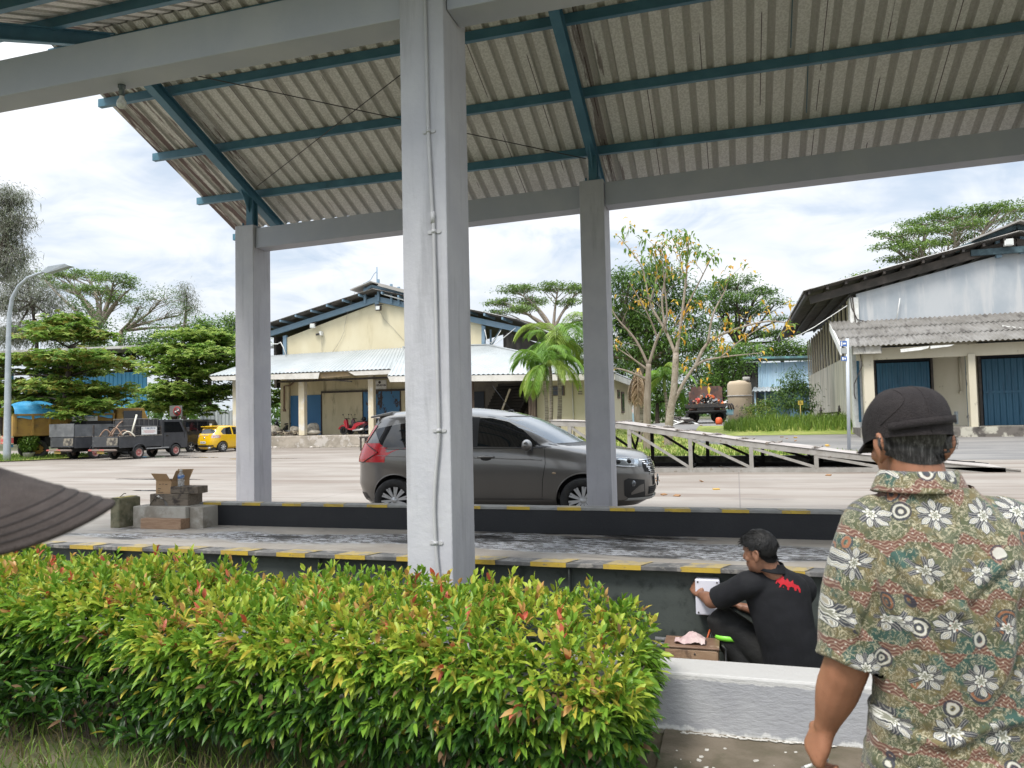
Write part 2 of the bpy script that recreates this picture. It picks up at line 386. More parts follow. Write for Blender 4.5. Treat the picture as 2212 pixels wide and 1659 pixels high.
# ground on the photographer's side
m = mat('mossy_paving', (.115, .095, .065), .9, (.17, .14, .105), 4, .4, .65, (.07, .07, .035), 1.6, .5, .65, bump=.5, bs=50)
mb = MB(); mb.add([(-.42, 1.0, -.166), (2.6, 1.0, -.166), (2.6, 4.07, -.166), (-.42, 4.07, -.166)], [(0, 1, 2, 3)]); structure(mb, 'path', m)
mb = MB(); r2 = random.Random(3)
for _ in range(46):
    x, y = r2.uniform(-.35, .45), r2.uniform(3.3, 4.0); s_ = r2.uniform(.004, .016)
    mb.add([(x+s_*r2.uniform(.6, 1.3)*math.cos(k*1.047), y+s_*r2.uniform(.6, 1.6)*math.sin(k*1.047), -.1645) for k in range(6)], [tuple(range(6))])
for i in range(60):
    x = -.33+i*.0125; s_ = r2.uniform(.008, .022); y = 4.06-r2.uniform(0, .02)
    mb.add([(x+s_*r2.uniform(.6, 1.3)*math.cos(k*1.047), y-.01+.6*s_*r2.uniform(.5, 1.4)*math.sin(k*1.047), -.1635+.0001*i) for k in range(6)], [tuple(range(6))])
tag(mb.build('paint_flakes', mat('dropped_paint', (.6, .58, .54), .8, (.4, .38, .34), 40), recalc=False), kind='stuff')
pts = [(random.uniform(-4.6, -1.6), 2.2+1.3*random.random(), -.17) for _ in range(3800)]
blades('hedge_foot_grass', pts, .11, .0035, [leafmat('dry_grass', (.14, .12, .05), (.22, .19, .09)), GL[2], GL[0]], lean=.8)
# ================================================================ the canopy over the weighbridge
PAINT = mat('grey_column_paint', (.44, .44, .475), .62, (.49, .49, .515), 3, .35, .7, (.35, .35, .372), 1.5, .5, .72, (1, 1, 1), (5, 5, .5), bump=.32, bs=24)
BEAMP = mat('grey_beam_paint', (.40, .42, .48), .7, (.45, .465, .51), 2, .35, .7, bump=.2, bs=22)
BLUE = mat('blue_steel_paint', (.06, .165, .235), .45, (.08, .205, .28), 4, .4, .7, (.04, .10, .14), 2, .6, .8, bump=.1)
ROFF = lambda y: 5.56-.426*abs(y-6.5)+.426*.45*0 + .426*(-.0) + (.426*.0)
def rz(y): return 5.752-.426*abs(y-6.5)          # underside of the rafters
def onroof(px, py, off):
    v = ray(px, py); t = (5.752+.426*6.5+off-CAMZ)/(v.z+.426*v.y); return CAM+v*t
cp = thing('weighbridge_canopy', 'open canopy with grey concrete columns, blue steel frame and ribbed roof over the weighbridge', 'canopy', (-1.6, 6.5, -.2))
def column(x0, y0, z0, z1, w=.30, d=.40):
    mb = MB(); mb.box((x0, y0, z0), (x0+w, y0+d, z1)); return mb.build('column', PAINT, cp, .008)
near_col = column(-1.965, 4.2, -.2, 4.55)
for x0 in (-6.95, 3.0): column(x0, 4.2, -.2, 4.55)
for x0, zt in ((-6.71, 4.31), (-1.745, 4.385), (3.22, 4.42)): column(x0, 8.8, 0, zt)
mb = MB(); mb.box((-9.5, 4.25, 4.085), (-1.97, 4.48, 4.375)); mb.build('beam', BEAMP, cp, .006)
mb = MB(); mb.box((-1.66, 4.25, 4.085), (8, 4.48, 4.375)); mb.build('beam', BEAMP, cp, .006)
for xa, xb in ((-6.405, -1.75), (-1.44, 3.215), (3.525, 8)):
    za, zb = 3.985+(xa+6.34)*.0172, 3.985+(xb+6.34)*.0172
    mb = MB(); mb.prism([(xa, 8.85, za), (xb, 8.85, zb), (xb, 8.85, zb+.285), (xa, 8.85, za+.285)], (0, .25, 0)); mb.build('beam', BEAMP, cp, .006)
# rafters: I-sections climbing to the ridge
for xc in (-6.56, -1.6, 3.36):
    for s in (1, -1):
        mb = MB(); y1 = 9.72 if s > 0 else 3.28; a, c = (xc, 6.5+.02*s, rz(6.5)), (xc, y1, rz(y1))
        for dz, w_, h_ in ((.005, .11, .01), (.08, .012, .14), (.155, .11, .01)):
            mb.bar((a[0], a[1], a[2]+dz), (c[0], c[1], c[2]+dz), w_, h_)
        mb.build('rafter', BLUE, cp)
for xc, zt in ((-6.56, 4.31), (-1.595, 4.385)):
    mb = MB(); mb.box((xc-.05, 8.92, zt), (xc+.05, 8.934, rz(8.95)+.03)); mb.box((xc-.05, 9.04, zt), (xc+.05, 9.054, rz(9.05)+.03)); mb.box((xc-.006, 8.934, zt), (xc+.006, 9.04, rz(8.98)+.03))
    mb.box((xc-.11, 8.86, zt), (xc+.11, 9.12, zt+.02))
    for dx in (-.08, .08): mb.tube([(xc+dx, 8.89, zt+.02), (xc+dx, 8.89, zt+.06)], .012, 6)
    mb.prism([(xc-.006, 8.92, rz(8.95)+.02), (xc-.006, 8.72, rz(8.72)+.01), (xc-.006, 8.92, rz(8.92)-.2)], (.012, 0, 0)); mb.build('post_stub', BLUE, cp)
XL = onroof(340, 330, .27).x
PY = [onroof(px, py, .165).y for px, py in ((340, 348), (437, 440), (1250, 45))]
PY = [PY[2]-.86, PY[2], PY[0]*.5+(PY[2]+PY[1])*.25, PY[1], PY[1]+.83]
PY[0] = max(PY[0], 6.6)
def purlin(y):
    mb = MB(); z = rz(y)+.165; x0, x1 = XL-.08, 9.0
    mb.bar((x0, y, z+.05), (x1, y, z+.05), .005, .1); mb.bar((x0, y+.027, z+.003), (x1, y+.027, z-.012), .055, .005); mb.bar((x0, y+.027, z+.098), (x1, y+.027, z+.098), .055, .005)
    mb.bar((x0, y+.054, z+.01), (x1, y+.054, z+.01), .005, .02); mb.build('purlin', BLUE, cp)
for y in PY+[13-q for q in PY[1:]]+[3.34]: purlin(y)
# ribbed roof sheets, beige mottled underside with rust along the gable
m, nt, b = newmat('roof_underside'); v = coords(nt); x, y, z = sep(nt, v)
mot = voronoi(nt, coords(nt, 'Object', (1, 1, 1)), 42)[0]
c = mixc(nt, (noise(nt, v, 45, 4, .7)*.7+mot*.3).ss(.4, .62), (.58, .565, .52), (.74, .725, .68))
c = mixc(nt, noise(nt, coords(nt, 'Object', (1, .12, 1)), 3, 5, .6).ss(.5, .8)*.4, c, (.33, .29, .25))
rs = noise(nt, coords(nt, 'Object', (9, .6, 1)), 1.2, 6, .7)
c = mixc(nt, (rs+((x*-1.0)-4.55)*.13).ss(.57, .66)*.92, c, (.10, .055, .05))
c = mixc(nt, (rs+((x-.16).abs()*-1.1)).ss(.40, .47)*.75, c, (.13, .095, .085))
slit = ((((x+30.0)/.615) % 1.0) < .016)*(noise(nt, coords(nt, 'Object', (1.2, .7, 1), (3, 3, 3)), 1.1, 3).ss(.47, .5)); c = mixc(nt, slit*.9, c, (.06, .035, .035))
setcol(nt, b, c); b.inputs['Roughness'].default_value = .8
gy = mat('roof_rib', (.45, .435, .395), .8, (.53, .515, .475), 40, .4, .7)  # darker tone on the ribs paints the shade in their grooves
for s in (1, -1):
    ye = 9.86 if s > 0 else 3.16; off = .272
    mb = MB(); corrugated(mb, (XL, 6.5+.01*s, rz(6.5)+off), (9.2-XL, 0, 0), (0, ye-6.5, rz(ye)-rz(6.5)), .205, .032*s, trap=.60)
    mb.m = [0 if i % 4 == 0 else 1 for i in range(len(mb.f))]
    mb.build('roof_sheet', [m, gy], cp, recalc=False)
mb = MB()
mb.prism([(XL-.01, 6.1, rz(6.1)+.33), (XL-.01, 6.5, rz(6.5)+.34), (XL-.01, 6.9, rz(6.9)+.33), (XL-.01, 6.5, rz(6.5)+.39)], (9.2-XL, 0, 0)); mb.build('ridge_cap', gy, cp)
# thin tie rods and sag rods
def rod(a, c, r=.006): mb = MB(); mb.tube([a, c], r, 6); mb.build('tie_rod', RODM, cp)
RODM = mat('dark_rod', (.05, .045, .045), .6)
rod(at(300, 137, 6.55), at(1266, 343, 8.9)); rod(at(556, 402, 8.85), at(1050, 18, 6.65))
SAG = mat('sag_rod_blue', (.06, .14, .18), .5)
for pa, pb in (((1712, -10), (1708, 103)), ((1746, 118), (1742, 243)), ((862, 0), (858, 30))):
    a, c = onroof(*pa, .2), onroof(*pb, .2); mb = MB(); mb.tube([a, c], .006, 6); mb.build('sag_rod', SAG, cp)
# conduit clipped to the near column
CON = mat('grey_conduit', (.43, .43, .44), .5, (.47, .47, .48), 6)
pts = [at(x, y, 4.187) for x, y in ((917, -20), (921, 120), (925, 280), (930, 380), (935, 470), (937, 500), (941, 640), (945, 800), (948, 930), (946, 975), (941, 1030), (938, 1090), (939, 1130), (941, 1172), (945, 1220), (950, 1262), (956, 1320))]
sm = []
for i in range(len(pts)-1):
    p0, p1, p2, p3 = pts[max(i-1, 0)], pts[i], pts[i+1], pts[min(i+2, len(pts)-1)]
    for k in range(4):
        t = k/4; sm.append(.5*((2*p1)+(p2-p0)*t+(2*p0-5*p1+4*p2-p3)*t*t+(3*p1-p0-3*p2+p3)*t**3))
mb = MB(); mb.tube(sm+[pts[-1]], .0115, 10); con = mb.build('conduit_pipe', CON, cp)
for x, y in ((925, 283), (937, 500), (948, 930), (941, 1173)):
    p = at(x, y, 4.187); mb = MB()
    mb.tube([p+Vector((-.0, 0, -.011)), p+Vector((0, 0, .011))], .0145, 10); mb.box((p.x-.034, 4.194, p.z-.011), (p.x+.034, 4.2, p.z+.011))
    for s in (-1, 1): mb.tube([(p.x+s*.034, 4.1935, p.z), (p.x+s*.034, 4.2, p.z)], .011, 10)
    mb.build('pipe_clip', CON, con)
mb = MB(); p = at(935, 468, 4.187); mb.tube([p+Vector((0, 0, -.04)), p+Vector((0, 0, .03))], .0145, 10); mb.build('pipe_coupling', CON, con)
# bare bulb under the near beam
p = atZ(263, 184, 4.085); lb = thing('light_bulb', 'bare white bulb in a dark socket hanging under the near concrete beam', 'light bulb', p)
k = dep(p)/FPX
mb = MB(); mb.lathe([(0, 0), (8*k, 0), (8*k, -6*k), (6*k, -8*k), (6*k, -24*k), (0, -24*k)], p, 12); mb.build('socket', mat('socket_dark', (.07, .09, .1), .5, (.2, .22, .22), 30), lb)
mb = MB(); mb.lathe([(0, -22*k), (4.5*k, -23*k), (5*k, -28*k), (9*k, -35*k), (10.5*k, -42*k), (9*k, -48*k), (5*k, -51*k), (0, -52*k)], p, 16); mb.build('bulb_glass', mat('dusty_bulb', (.62, .62, .58), .25, (.45, .44, .4), 30), lb)
# ================================================================ weighbridge, its kerb and the low wall in front
wb = thing('weighbridge', 'steel weighbridge with wet concrete deck, dark girder side and yellow hazard stripes', 'weighbridge', (-2, 5.6, -.2))
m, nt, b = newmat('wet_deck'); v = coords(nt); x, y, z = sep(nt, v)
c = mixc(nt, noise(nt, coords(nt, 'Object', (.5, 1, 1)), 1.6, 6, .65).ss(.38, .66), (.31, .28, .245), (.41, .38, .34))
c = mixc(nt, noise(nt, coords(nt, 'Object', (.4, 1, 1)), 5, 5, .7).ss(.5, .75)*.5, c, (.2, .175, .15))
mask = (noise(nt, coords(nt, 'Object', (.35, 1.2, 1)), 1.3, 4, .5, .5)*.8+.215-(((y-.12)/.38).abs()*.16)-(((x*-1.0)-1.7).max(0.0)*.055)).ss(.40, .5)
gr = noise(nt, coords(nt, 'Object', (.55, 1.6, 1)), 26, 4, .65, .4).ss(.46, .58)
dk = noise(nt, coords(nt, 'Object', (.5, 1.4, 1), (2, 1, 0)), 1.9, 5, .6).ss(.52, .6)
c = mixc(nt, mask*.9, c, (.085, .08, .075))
c = mixc(nt, mask*gr*(1.0-dk), c, (.62, .64, .68)); c = mixc(nt, mask*dk*(1.0-gr*.5), c, (.012, .011, .010))  # pale flecks paint the wet glints into the deck colour
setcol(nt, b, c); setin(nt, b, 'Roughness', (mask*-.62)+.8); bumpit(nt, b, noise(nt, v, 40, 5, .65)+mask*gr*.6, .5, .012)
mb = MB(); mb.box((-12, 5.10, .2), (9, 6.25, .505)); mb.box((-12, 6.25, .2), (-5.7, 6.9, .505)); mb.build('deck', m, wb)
EDGE = mat('worn_black_steel', (.085, .085, .085), .55, (.15, .145, .14), 7, .35, .6, (.25, .235, .215), 12, .52, .62, bump=.25)
mb = MB(); mb.box((-12, 4.95, .484), (9, 5.10, .512)); mb.build('edge_plate', EDGE, wb, .003)
YEL = mat('yellow_stripe_paint', (.52, .36, .045), .55, (.42, .29, .06), 9, .4, .65, (.22, .18, .1), 14, .58, .68, bump=.2)
YELT = mat('worn_yellow_top_paint', (.46, .35, .12), .55, (.36, .29, .15), 9, .35, .65, (.25, .225, .19), 11, .47, .6, bump=.2)
mb = MB(); x = -11.9; xs0 = atZ(1468, 1231, .512).x
k0 = xs0-.505*24
for i in range(44):
    xa = k0+.505*i
    if xa > 8.6 or xa < -11.9: continue
    mb = MB()
    mb.add([(xa, 4.949, .5165), (xa+.25, 4.949, .5165), (xa+.25+.07, 5.098, .5165), (xa+.07, 5.098, .5165)], [(0, 1, 2, 3)], 0)
    mb.add([(xa, 4.946, .485), (xa+.25, 4.946, .485), (xa+.25, 4.946, .5165), (xa, 4.946, .5165)], [(0, 1, 2, 3)], 1); mb.build('hazard_stripe', [YELT, YEL], wb, recalc=False)
GIR = mat('dark_green_grey_paint', (.060, .070, .066), .42, (.075, .086, .08), 3, .35, .7, (.025, .03, .028), 9, .5, .7, bump=.15)
mb = MB(); mb.box((-12, 5.03, -.14), (9, 5.05, .484)); mb.box((-12, 5.02, -.16), (9, 5.12, -.14)); mb.build('side_girder', GIR, wb)
for px in (253, 1231):
    xx = at(px, 1230, 5.0).x; mb = MB(); mb.box((xx-.005, 4.965, -.14), (xx+.005, 5.03, .472)); mb.build('stiffener', GIR, wb)
for xx in (-3.07, .85, 2.8): mb = MB(); mb.box((xx-.005, 4.99, -.14), (xx+.005, 5.03, .472)); mb.build('stiffener', GIR, wb)
BLK = mat('black_kerb_paint', (.006, .007, .010), .55, (.010, .011, .014), 3, .4, .7, (.02, .02, .023), 20, .62, .7, bump=.2)
kx0 = at(427, 1110, 6.25).x; kz = .705
mb = MB(); mb.box((kx0, 6.25, .2), (9, 6.40, kz)); mb.box((kx0, 6.24, kz-.0), (9, 6.405, kz+.022), 1); mb.build('kerb', [BLK, mat('kerb_cap_grey', (.27, .265, .25), .7, (.2, .2, .19), 8)], wb, .003)
mb = MB()
for i in range(40):
    xa = kx0+.08+.455*i
    if xa > 8.5: break
    mb = MB()
    mb.add([(xa, 6.236, kz+.026), (xa+.21, 6.236, kz+.026), (xa+.18, 6.35, kz+.026), (xa-.03, 6.35, kz+.026)], [(0, 1, 2, 3)], 0)
    mb.add([(xa, 6.2355, kz+.001), (xa+.21, 6.2355, kz+.001), (xa+.21, 6.2355, kz+.026), (xa, 6.2355, kz+.026)], [(0, 1, 2, 3)], 1); mb.build('kerb_stripe', [YELT, YEL], wb, recalc=False)
# low painted wall between hedge and weighbridge
m, nt, b = newmat('grey_wall_paint'); v = coords(nt); x, y, z = sep(nt, v)
c = mixc(nt, noise(nt, v, 5, 5).ss(.35, .7), (.32, .325, .345), (.375, .38, .395)); edge = noise(nt, coords(nt, 'Object', (3, 1, 1)), 3.2, 5, .7)
c = mixc(nt, (z+(edge-.5)*.05).ss(.298, .304), c, (.50, .495, .485)); c = mixc(nt, (.06-z+(edge-.5)*.11).ss(.0, .02), c, (.62, .62, .61))
c = mixc(nt, (.035-z+(edge-.5)*.09).ss(.0, .012), c, (.28, .25, .2))
setcol(nt, b, c); b.inputs['Roughness'].default_value = .75; bumpit(nt, b, noise(nt, coords(nt, 'Object', (1, 1, 2.5)), 22, 6, .65), .5, .012)
mb = MB(); mb.box((-9, 4.07, -.2), (-1.97, 4.19, .135)); mb.box((-9, 4.19, -.2), (-1.97, 4.32, .135)); mb.box((-1.97, 4.07, -.2), (-1.66, 4.195, .135)); mb.box((-1.66, 4.07, -.2), (6, 4.32, .135))
single(mb, 'low_wall', m, 'low grey painted wall with white top beside the crouching man', 'wall', bevel=.012)
# ================================================================ buildings
def P(pts, Y): return [at(x, y, Y) for x, y in pts]
def slab(mb, pts, Y, d, mi=0): mb.prism(P(pts, Y), (0, d, 0), mi)
def rect(mb, x0, y0, x1, y1, Y, d, mi=0):
    a, c = at(x0, (y0+y1)/2, Y), at(x1, (y0+y1)/2, Y); t, u = at((x0+x1)/2, y0, Y), at((x0+x1)/2, y1, Y)
    mb.box((a.x, Y, u.z), (c.x, Y+d, t.z), mi)
def quadsheet(mb, a, b_, c, d, pitch, amp, mi=0, th=.03):
    # ribbed sheet on a four-cornered slope: a,b along the eave, d,c along the top; ribs run eave to top
    a, b_, c, d = map(Vector, (a, b_, c, d)); n = max(2, int((b_-a).length/pitch)); nr = (b_-a).cross(d-a).normalized(); vs = []
    if nr.z < 0: nr = -nr
    for i in range(n*4+1):
        t = i/(n*4); h = (0, 1, 1, 0)[i % 4]*amp; vs += [a.lerp(b_, t)+nr*h, d.lerp(c, t)+nr*h]
    mb.add(vs, [(2*i, 2*i+2, 2*i+3, 2*i+1) for i in range(n*4)], mi)
    mb.add([a-nr*th, b_-nr*th, c-nr*th, d-nr*th], [(0, 1, 2, 3)], mi)
CREAM = mat('cream_wall_paint', (.56, .50, .345), .85, (.61, .555, .40), .8, .35, .7, (.46, .40, .26), 1.4, .56, .75, (1, 1, .5), (1, 1, .25), bump=.2)
CREAMD = mat('dirty_cream_wall', (.52, .46, .30), .9, (.60, .53, .36), 1.2, .35, .65, (.30, .26, .17), 1.6, .52, .72, (1, 1, .4), (1.4, 1, .35), bump=.3)
SHEET = mat('pale_roof_sheet', (.35, .375, .38), .5, (.42, .44, .445), .6, .35, .7, (.26, .27, .265), 1.5, .6, .8, spec=.4)
FASC = mat('white_fascia', (.62, .60, .56), .7, (.52, .5, .46), 1.5)
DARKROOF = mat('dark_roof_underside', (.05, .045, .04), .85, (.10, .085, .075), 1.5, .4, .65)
TOPROOF = mat('grey_roof_top', (.30, .29, .27), .75, (.40, .38, .36), 1, .4, .7, (.2, .17, .15), 2)
BSTEEL = mat('pale_blue_steel', (.16, .25, .33), .6, (.20, .28, .36), 2, .4, .7, (.08, .12, .16), 4, .6, .75)
BDOOR = mat('blue_door_paint', (.045, .155, .32), .6, (.055, .18, .36), 1.2, .4, .7, (.03, .09, .2), 2, .6, .75, (1, 1, .4))
BDOORR = mat('rusted_blue_door', (.05, .16, .30), .65, (.06, .18, .33), 1, .4, .6, (.045, .03, .03), 1.7, .53, .57, (1, 1, .5), (1.6, 1, .8))
PLINTH = mat('crumbling_plinth', (.42, .37, .31), .95, (.30, .265, .22), 1.3, .4, .6, (.50, .46, .42), 1.8, .52, .6, bump=.6, bs=14)
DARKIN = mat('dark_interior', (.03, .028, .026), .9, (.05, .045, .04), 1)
GLASSD = mat('dark_window_glass', (.02, .025, .03), .08)
WOOD = mat('brown_window_frame', (.10, .065, .05), .6)
RODD = mat('dark_iron', (.035, .03, .028), .6, (.07, .055, .045), 6)
WHITEP = mat('white_paint', (.72, .72, .70), .6, (.6, .6, .57), 6)
PCOL = mat('porch_post_paint', (.60, .53, .38), .85, (.66, .60, .46), 1.5, .35, .7, (.66, .64, .60), 2.6, .52, .66, (1, 1, 1), (1, 1, .6), bump=.2)

wh = thing('yellow_warehouse', 'cream gabled warehouse with blue doors and a pale ribbed porch roof', 'warehouse', (-22, 45, 0))
W = 43.5
mb = MB(); slab(mb, [(618, 730), (618, 800), (1040, 800), (1040, 700), (818, 653)], W, .25); mb.build('gable_wall', CREAM, wh)
aL, aR, ap = at(540, 733, W), at(1126, 709, W), at(818, 643, W)
for (p, q) in ((aL, ap), (aR, ap)):
    mb = MB(); mb.bar((p.x, W-.15, p.z-.12), (q.x, W-.15, q.z-.12), .2, .34); mb.build('gable_beam', BSTEEL, wh)
mb = MB(); mb.box((ap.x-.14, W-.28, ap.z-.55), (ap.x+.14, W-.24, ap.z+.15)); mb.build('ridge_plate', BSTEEL, wh)
for (p, q) in ((aL, ap), (ap, aR)):
    mb = MB(); dz = .38
    mb.prism([(p.x, 42.7, p.z+dz), (q.x, 42.7, q.z+dz), (q.x, 42.7, q.z+dz+.06), (p.x, 42.7, p.z+dz+.06)], (0, 28, 0)); mb.m = [1 if (max(mb.v[i][2] for i in f)-min(mb.v[i][2] for i in f)) < 1e9 and k_ == 2 else 0 for k_, f in enumerate(mb.f)]
    mb.m = [0]*len(mb.f); mb.build('main_roof', DARKROOF, wh)
    mb = MB(); quadsheet(mb, (p.x, 42.62, p.z+dz+.075), (p.x, 70.8, p.z+dz+.075), (q.x, 70.8, q.z+dz+.075), (q.x, 42.62, q.z+dz+.075), .25, .03); mb.build('roof_sheet', TOPROOF, wh, recalc=False)
    for i in range(8):
        t = (i+.6)/8.4; x = p.x+(q.x-p.x)*t; z = p.z+(q.z-p.z)*t+.24
        mb = MB(); mb.box((x-.05, 42.55, z), (x+.05, 44.6, z+.14)); mb.build('roof_purlin', BSTEEL, wh)
# raised ridge vent with loose sheets
mb = MB(); a, b_, c = at(756, 627, 42.6), at(800, 609, 42.6), at(890, 632, 42.6)
for p, q in ((a, b_), (b_, c)): mb.prism([p, q, q+Vector((0, 0, .07)), p+Vector((0, 0, .07))], (0, 9, 0))
mb.build('ridge_vent_roof', TOPROOF, wh)
for px in (789, 818, 846, 862):
    t = at(px, 640-abs(px-818)*-.18, 43.2); mb = MB(); zt = t.z+.05+1.1-abs(px-810)*.006; mb.box((t.x-.07, 43.1, t.z-.3), (t.x+.07, 43.24, zt)); mb.build('vent_post', BSTEEL, wh)
mb = MB(); mb.bar(at(786, 629, 43), at(803, 618, 43), .12, .16); mb.bar(at(803, 618, 43), at(872, 634, 43), .12, .16); mb.build('vent_beam', BSTEEL, wh)
mb = MB(); mb.bar(at(826, 635, 42.9), at(872, 648, 42.9), .1, .07); mb.build('loose_batten', WHITEP, wh)
mb = MB(); mb.prism(P([(819, 612), (872, 626), (874, 633), (815, 617)], 42.5), (0, .06, 0)); mb.build('loose_sheet', TOPROOF, wh)
# side posts and dark open flanks
mb = MB(); slab(mb, [(611, 726), (618, 724), (618, 768), (611, 768)], W-.1, .2); mb.build('corner_post', BSTEEL, wh)
mb = MB(); slab(mb, [(1040, 702), (1047, 704), (1047, 770), (1040, 770)], W-.1, .2); mb.build('corner_post', BSTEEL, wh)
mb = MB(); sx = at(1047, 740, W).x; mb.box((sx+.9, 44.5, 3), (sx+1.1, 70, 7.0)); mb.build('flank_shade_sheet', DARKROOF, wh); mb = MB(); mb.box((at(611, 740, W).x-1.2, 44.2, 4), (at(611, 740, W).x-1, 70, 7.6)); mb.build('flank_shade_sheet', DARKROOF, wh)  # dark sheets stand in for the shade inside the open flanks
mb = MB(); mb.bar(at(1088, 700, 44), at(1058, 752, 44), .1, .1); mb.bar(at(1060, 712, 44), at(1060, 752, 44), .1, .1); mb.build('brace', BSTEEL, wh)
for pts in ([(1047, 712), (1052, 735), (1062, 742), (1072, 730), (1082, 714)], [(1050, 753), (1070, 742), (1090, 728), (1114, 708)]):
    mb = MB(); mb.tube([at(x, y, 43.1) for x, y in pts], .025, 5); mb.build('loose_cable', WHITEP, wh)
mb = MB(); mb.tube([at(x, y, 43) for x, y in ((578, 743), (600, 743), (606, 739), (612, 750), (618, 769))], .035, 6); mb.build('loose_cable', WHITEP, wh)
for pts in ([(802, 612), (773, 620), (765, 635), (752, 670), (743, 710), (744, 715), (735, 735), (718, 762)], [(817, 665), (830, 690), (850, 710), (872, 735)], [(694, 712), (696, 762)]):
    mb = MB(); mb.tube([at(x, y, 43.4) for x, y in pts], .011, 5); mb.build('wall_cable', mat('cable_grey', (.30, .28, .24), .7), wh)
# porch: roof, fascia, back wall, posts, plinth, doors
eL, eR = at(450, 812, 39.7), at(900, 795.5, 39.7); tL, tR = at(582, 769, W-.02), at(900, 750, W-.02)
mb = MB(); quadsheet(mb, eL, eR, tR, tL, .27, .045); mb.build('porch_roof', SHEET, wh, recalc=False)
mb = MB()
for xa, xb in ((452, 690),): mb.prism(P([(xa, 814), (xb, 805), (xb-3, 818), (xa+7, 822)], 39.72), (0, .05, 0))
mb.prism(P([(752, 803), (900, 797), (900, 806), (766, 811)], 39.72), (0, .05, 0)); mb.build('fascia', FASC, wh)
mb = MB(); mb.prism(P([(690, 807), (742, 800), (752, 804), (758, 812), (690, 817)], 39.9), (0, .05, 0)); mb.build('broken_soffit', mat('bare_ply', (.34, .25, .14), .8, (.26, .2, .13), 3), wh)
mb = MB(); mb.bar(at(600, 825, 40.6), at(900, 813, 40.6), .08, .12); mb.bar(at(690, 819, 40.2), at(760, 824, 40.2), .07, .07); mb.build('eave_beam', RODD, wh)
mb = MB(); rect(mb, 606, 760, 1012, 942, W, .2); mb.build('porch_wall', CREAMD, wh)
mb = MB(); rect(mb, 606, 815, 624, 942, W-.25, .25); mb.build('wall_pier', CREAMD, wh)
for x0, x1 in ((502, 511.5), (644.5, 657), (795, 806.5)):
    mb = MB(); rect(mb, x0, 800, x1, 940.5, 40.6, .35); mb.build('porch_post', PCOL, wh, .02)
mb = MB(); a, c = at(500, 940, 40.4), at(1014, 935, 40.4); zt = .72
mb.box((a.x-1, 40.4, -.05), (c.x, 44, zt)); pl = mb.build('plinth', PLINTH, wh, .04)
rnd = random.Random(5); mb = MB()
for i in range(26):
    px = rnd.uniform(520, 780); s_ = rnd.uniform(.05, .2); p = at(px, 966, 40.35); mb.ball((p.x, 40.3-rnd.uniform(0, .5), .02), (s_, s_*.7, s_*.5), 7)
tag(mb.build('rubble_lumps', PLINTH, wh), kind='stuff')
def door(x0, y0, x1, y1, m, name='sliding_door', fr=True):
    mb = MB(); rect(mb, x0, y0, x1, y1, W-.06, .05); d = mb.build(name, m, wh)
    if fr:
        mb = MB(); rect(mb, x0-1.5, y0-2, x0, y1, W-.09, .08); rect(mb, x1, y0-2, x1+1.5, y1, W-.09, .08); mb.build('door_frame', RODD, d)
    return d
door(625, 854, 693, 940, BDOOR); door(784.5, 844, 864, 940, BDOORR)['label'] = 'blue door streaked with dark rust'
door(695.5, 847.5, 783, 940, CREAMD, 'wall_panel')
mb = MB(); mb.bar(at(694, 847.5, W-.12), at(1000, 838, W-.12), .1, .12); mb.build('door_track', RODD, wh)
mb = MB(); rect(mb, 620, 815, 634, 826, W-.28, .2); mb.build('meter_box', mat('grey_box', (.3, .29, .26), .6), wh)
mb = MB(); mb.tube([at(x, y, W-.3) for x, y in ((634, 826), (626, 833), (614, 834), (613.5, 885))], .05, 6); rect(mb, 611, 884, 616, 889, W-.35, .1); mb.build('drain_pipe', mat('rust_pipe', (.2, .13, .09), .8), wh)
sg = thing('warehouse_sign', 'white nameboard reading GUDANG I KPLI-B3 KABIL above the rusted blue door', 'sign', at(820, 840, W-.05))
mb = MB(); rect(mb, 796, 821.5, 834.5, 841, W-.1, .05); mb.build('board', WHITEP, sg)
lettering('lettering', 'GUDANG I KPLI-B3 KABIL', .17, sg, facing(at(816, 832.5, W-.104)), RODD, .006, stretch=.62)
mb = MB(); q = at(820, 826, W-.106); mb.lathe([(0, 0), (.09, 0), (.09, .01), (0, .01)], q, 10, Matrix.Rotation(R(90), 3, 'X')); mb.build('emblem', RODD, sg)
def flood(px, py, s, Y, lab, m1=WHITEP):
    p = at(px, py, Y); t = thing('floodlight', lab, 'floodlight', p); k = dep(p)/FPX*s
    mb = MB(); mb.box((p.x-k, Y-.12, p.z-k*.85), (p.x+k, Y+.1, p.z+k*.85)); mb.build('housing', m1, t, .02)
    mb = MB(); mb.box((p.x-k*.75, Y-.13, p.z-k*.6), (p.x+k*.75, Y-.121, p.z+k*.6)); mb.build('lamp_glass', mat('lamp_glass', (.62, .64, .62), .15), t)
    mb = MB(); mb.box((p.x-k*1.1, Y-.02, p.z-k*.2), (p.x-k*1.02, Y+.04, p.z+k*1.3)); mb.box((p.x+k*1.02, Y-.02, p.z-k*.2), (p.x+k*1.1, Y+.04, p.z+k*1.3)); mb.box((p.x-k*1.1, Y-.02, p.z+k*1.3), (p.x+k*1.1, Y+.3, p.z+k*1.4)); mb.build('bracket', RODD, t)
flood(817.5, 665.5, 6.2, 43, 'grey floodlight under the apex of the cream gable', RODD)
flood(676, 704, 5.4, 43.1, 'white floodlight on the sloping edge of the cream gable wall')
sc_ = thing('security_camera', 'small white camera on the cream gable wall below the white floodlight', 'camera', at(693, 721, 43.4))
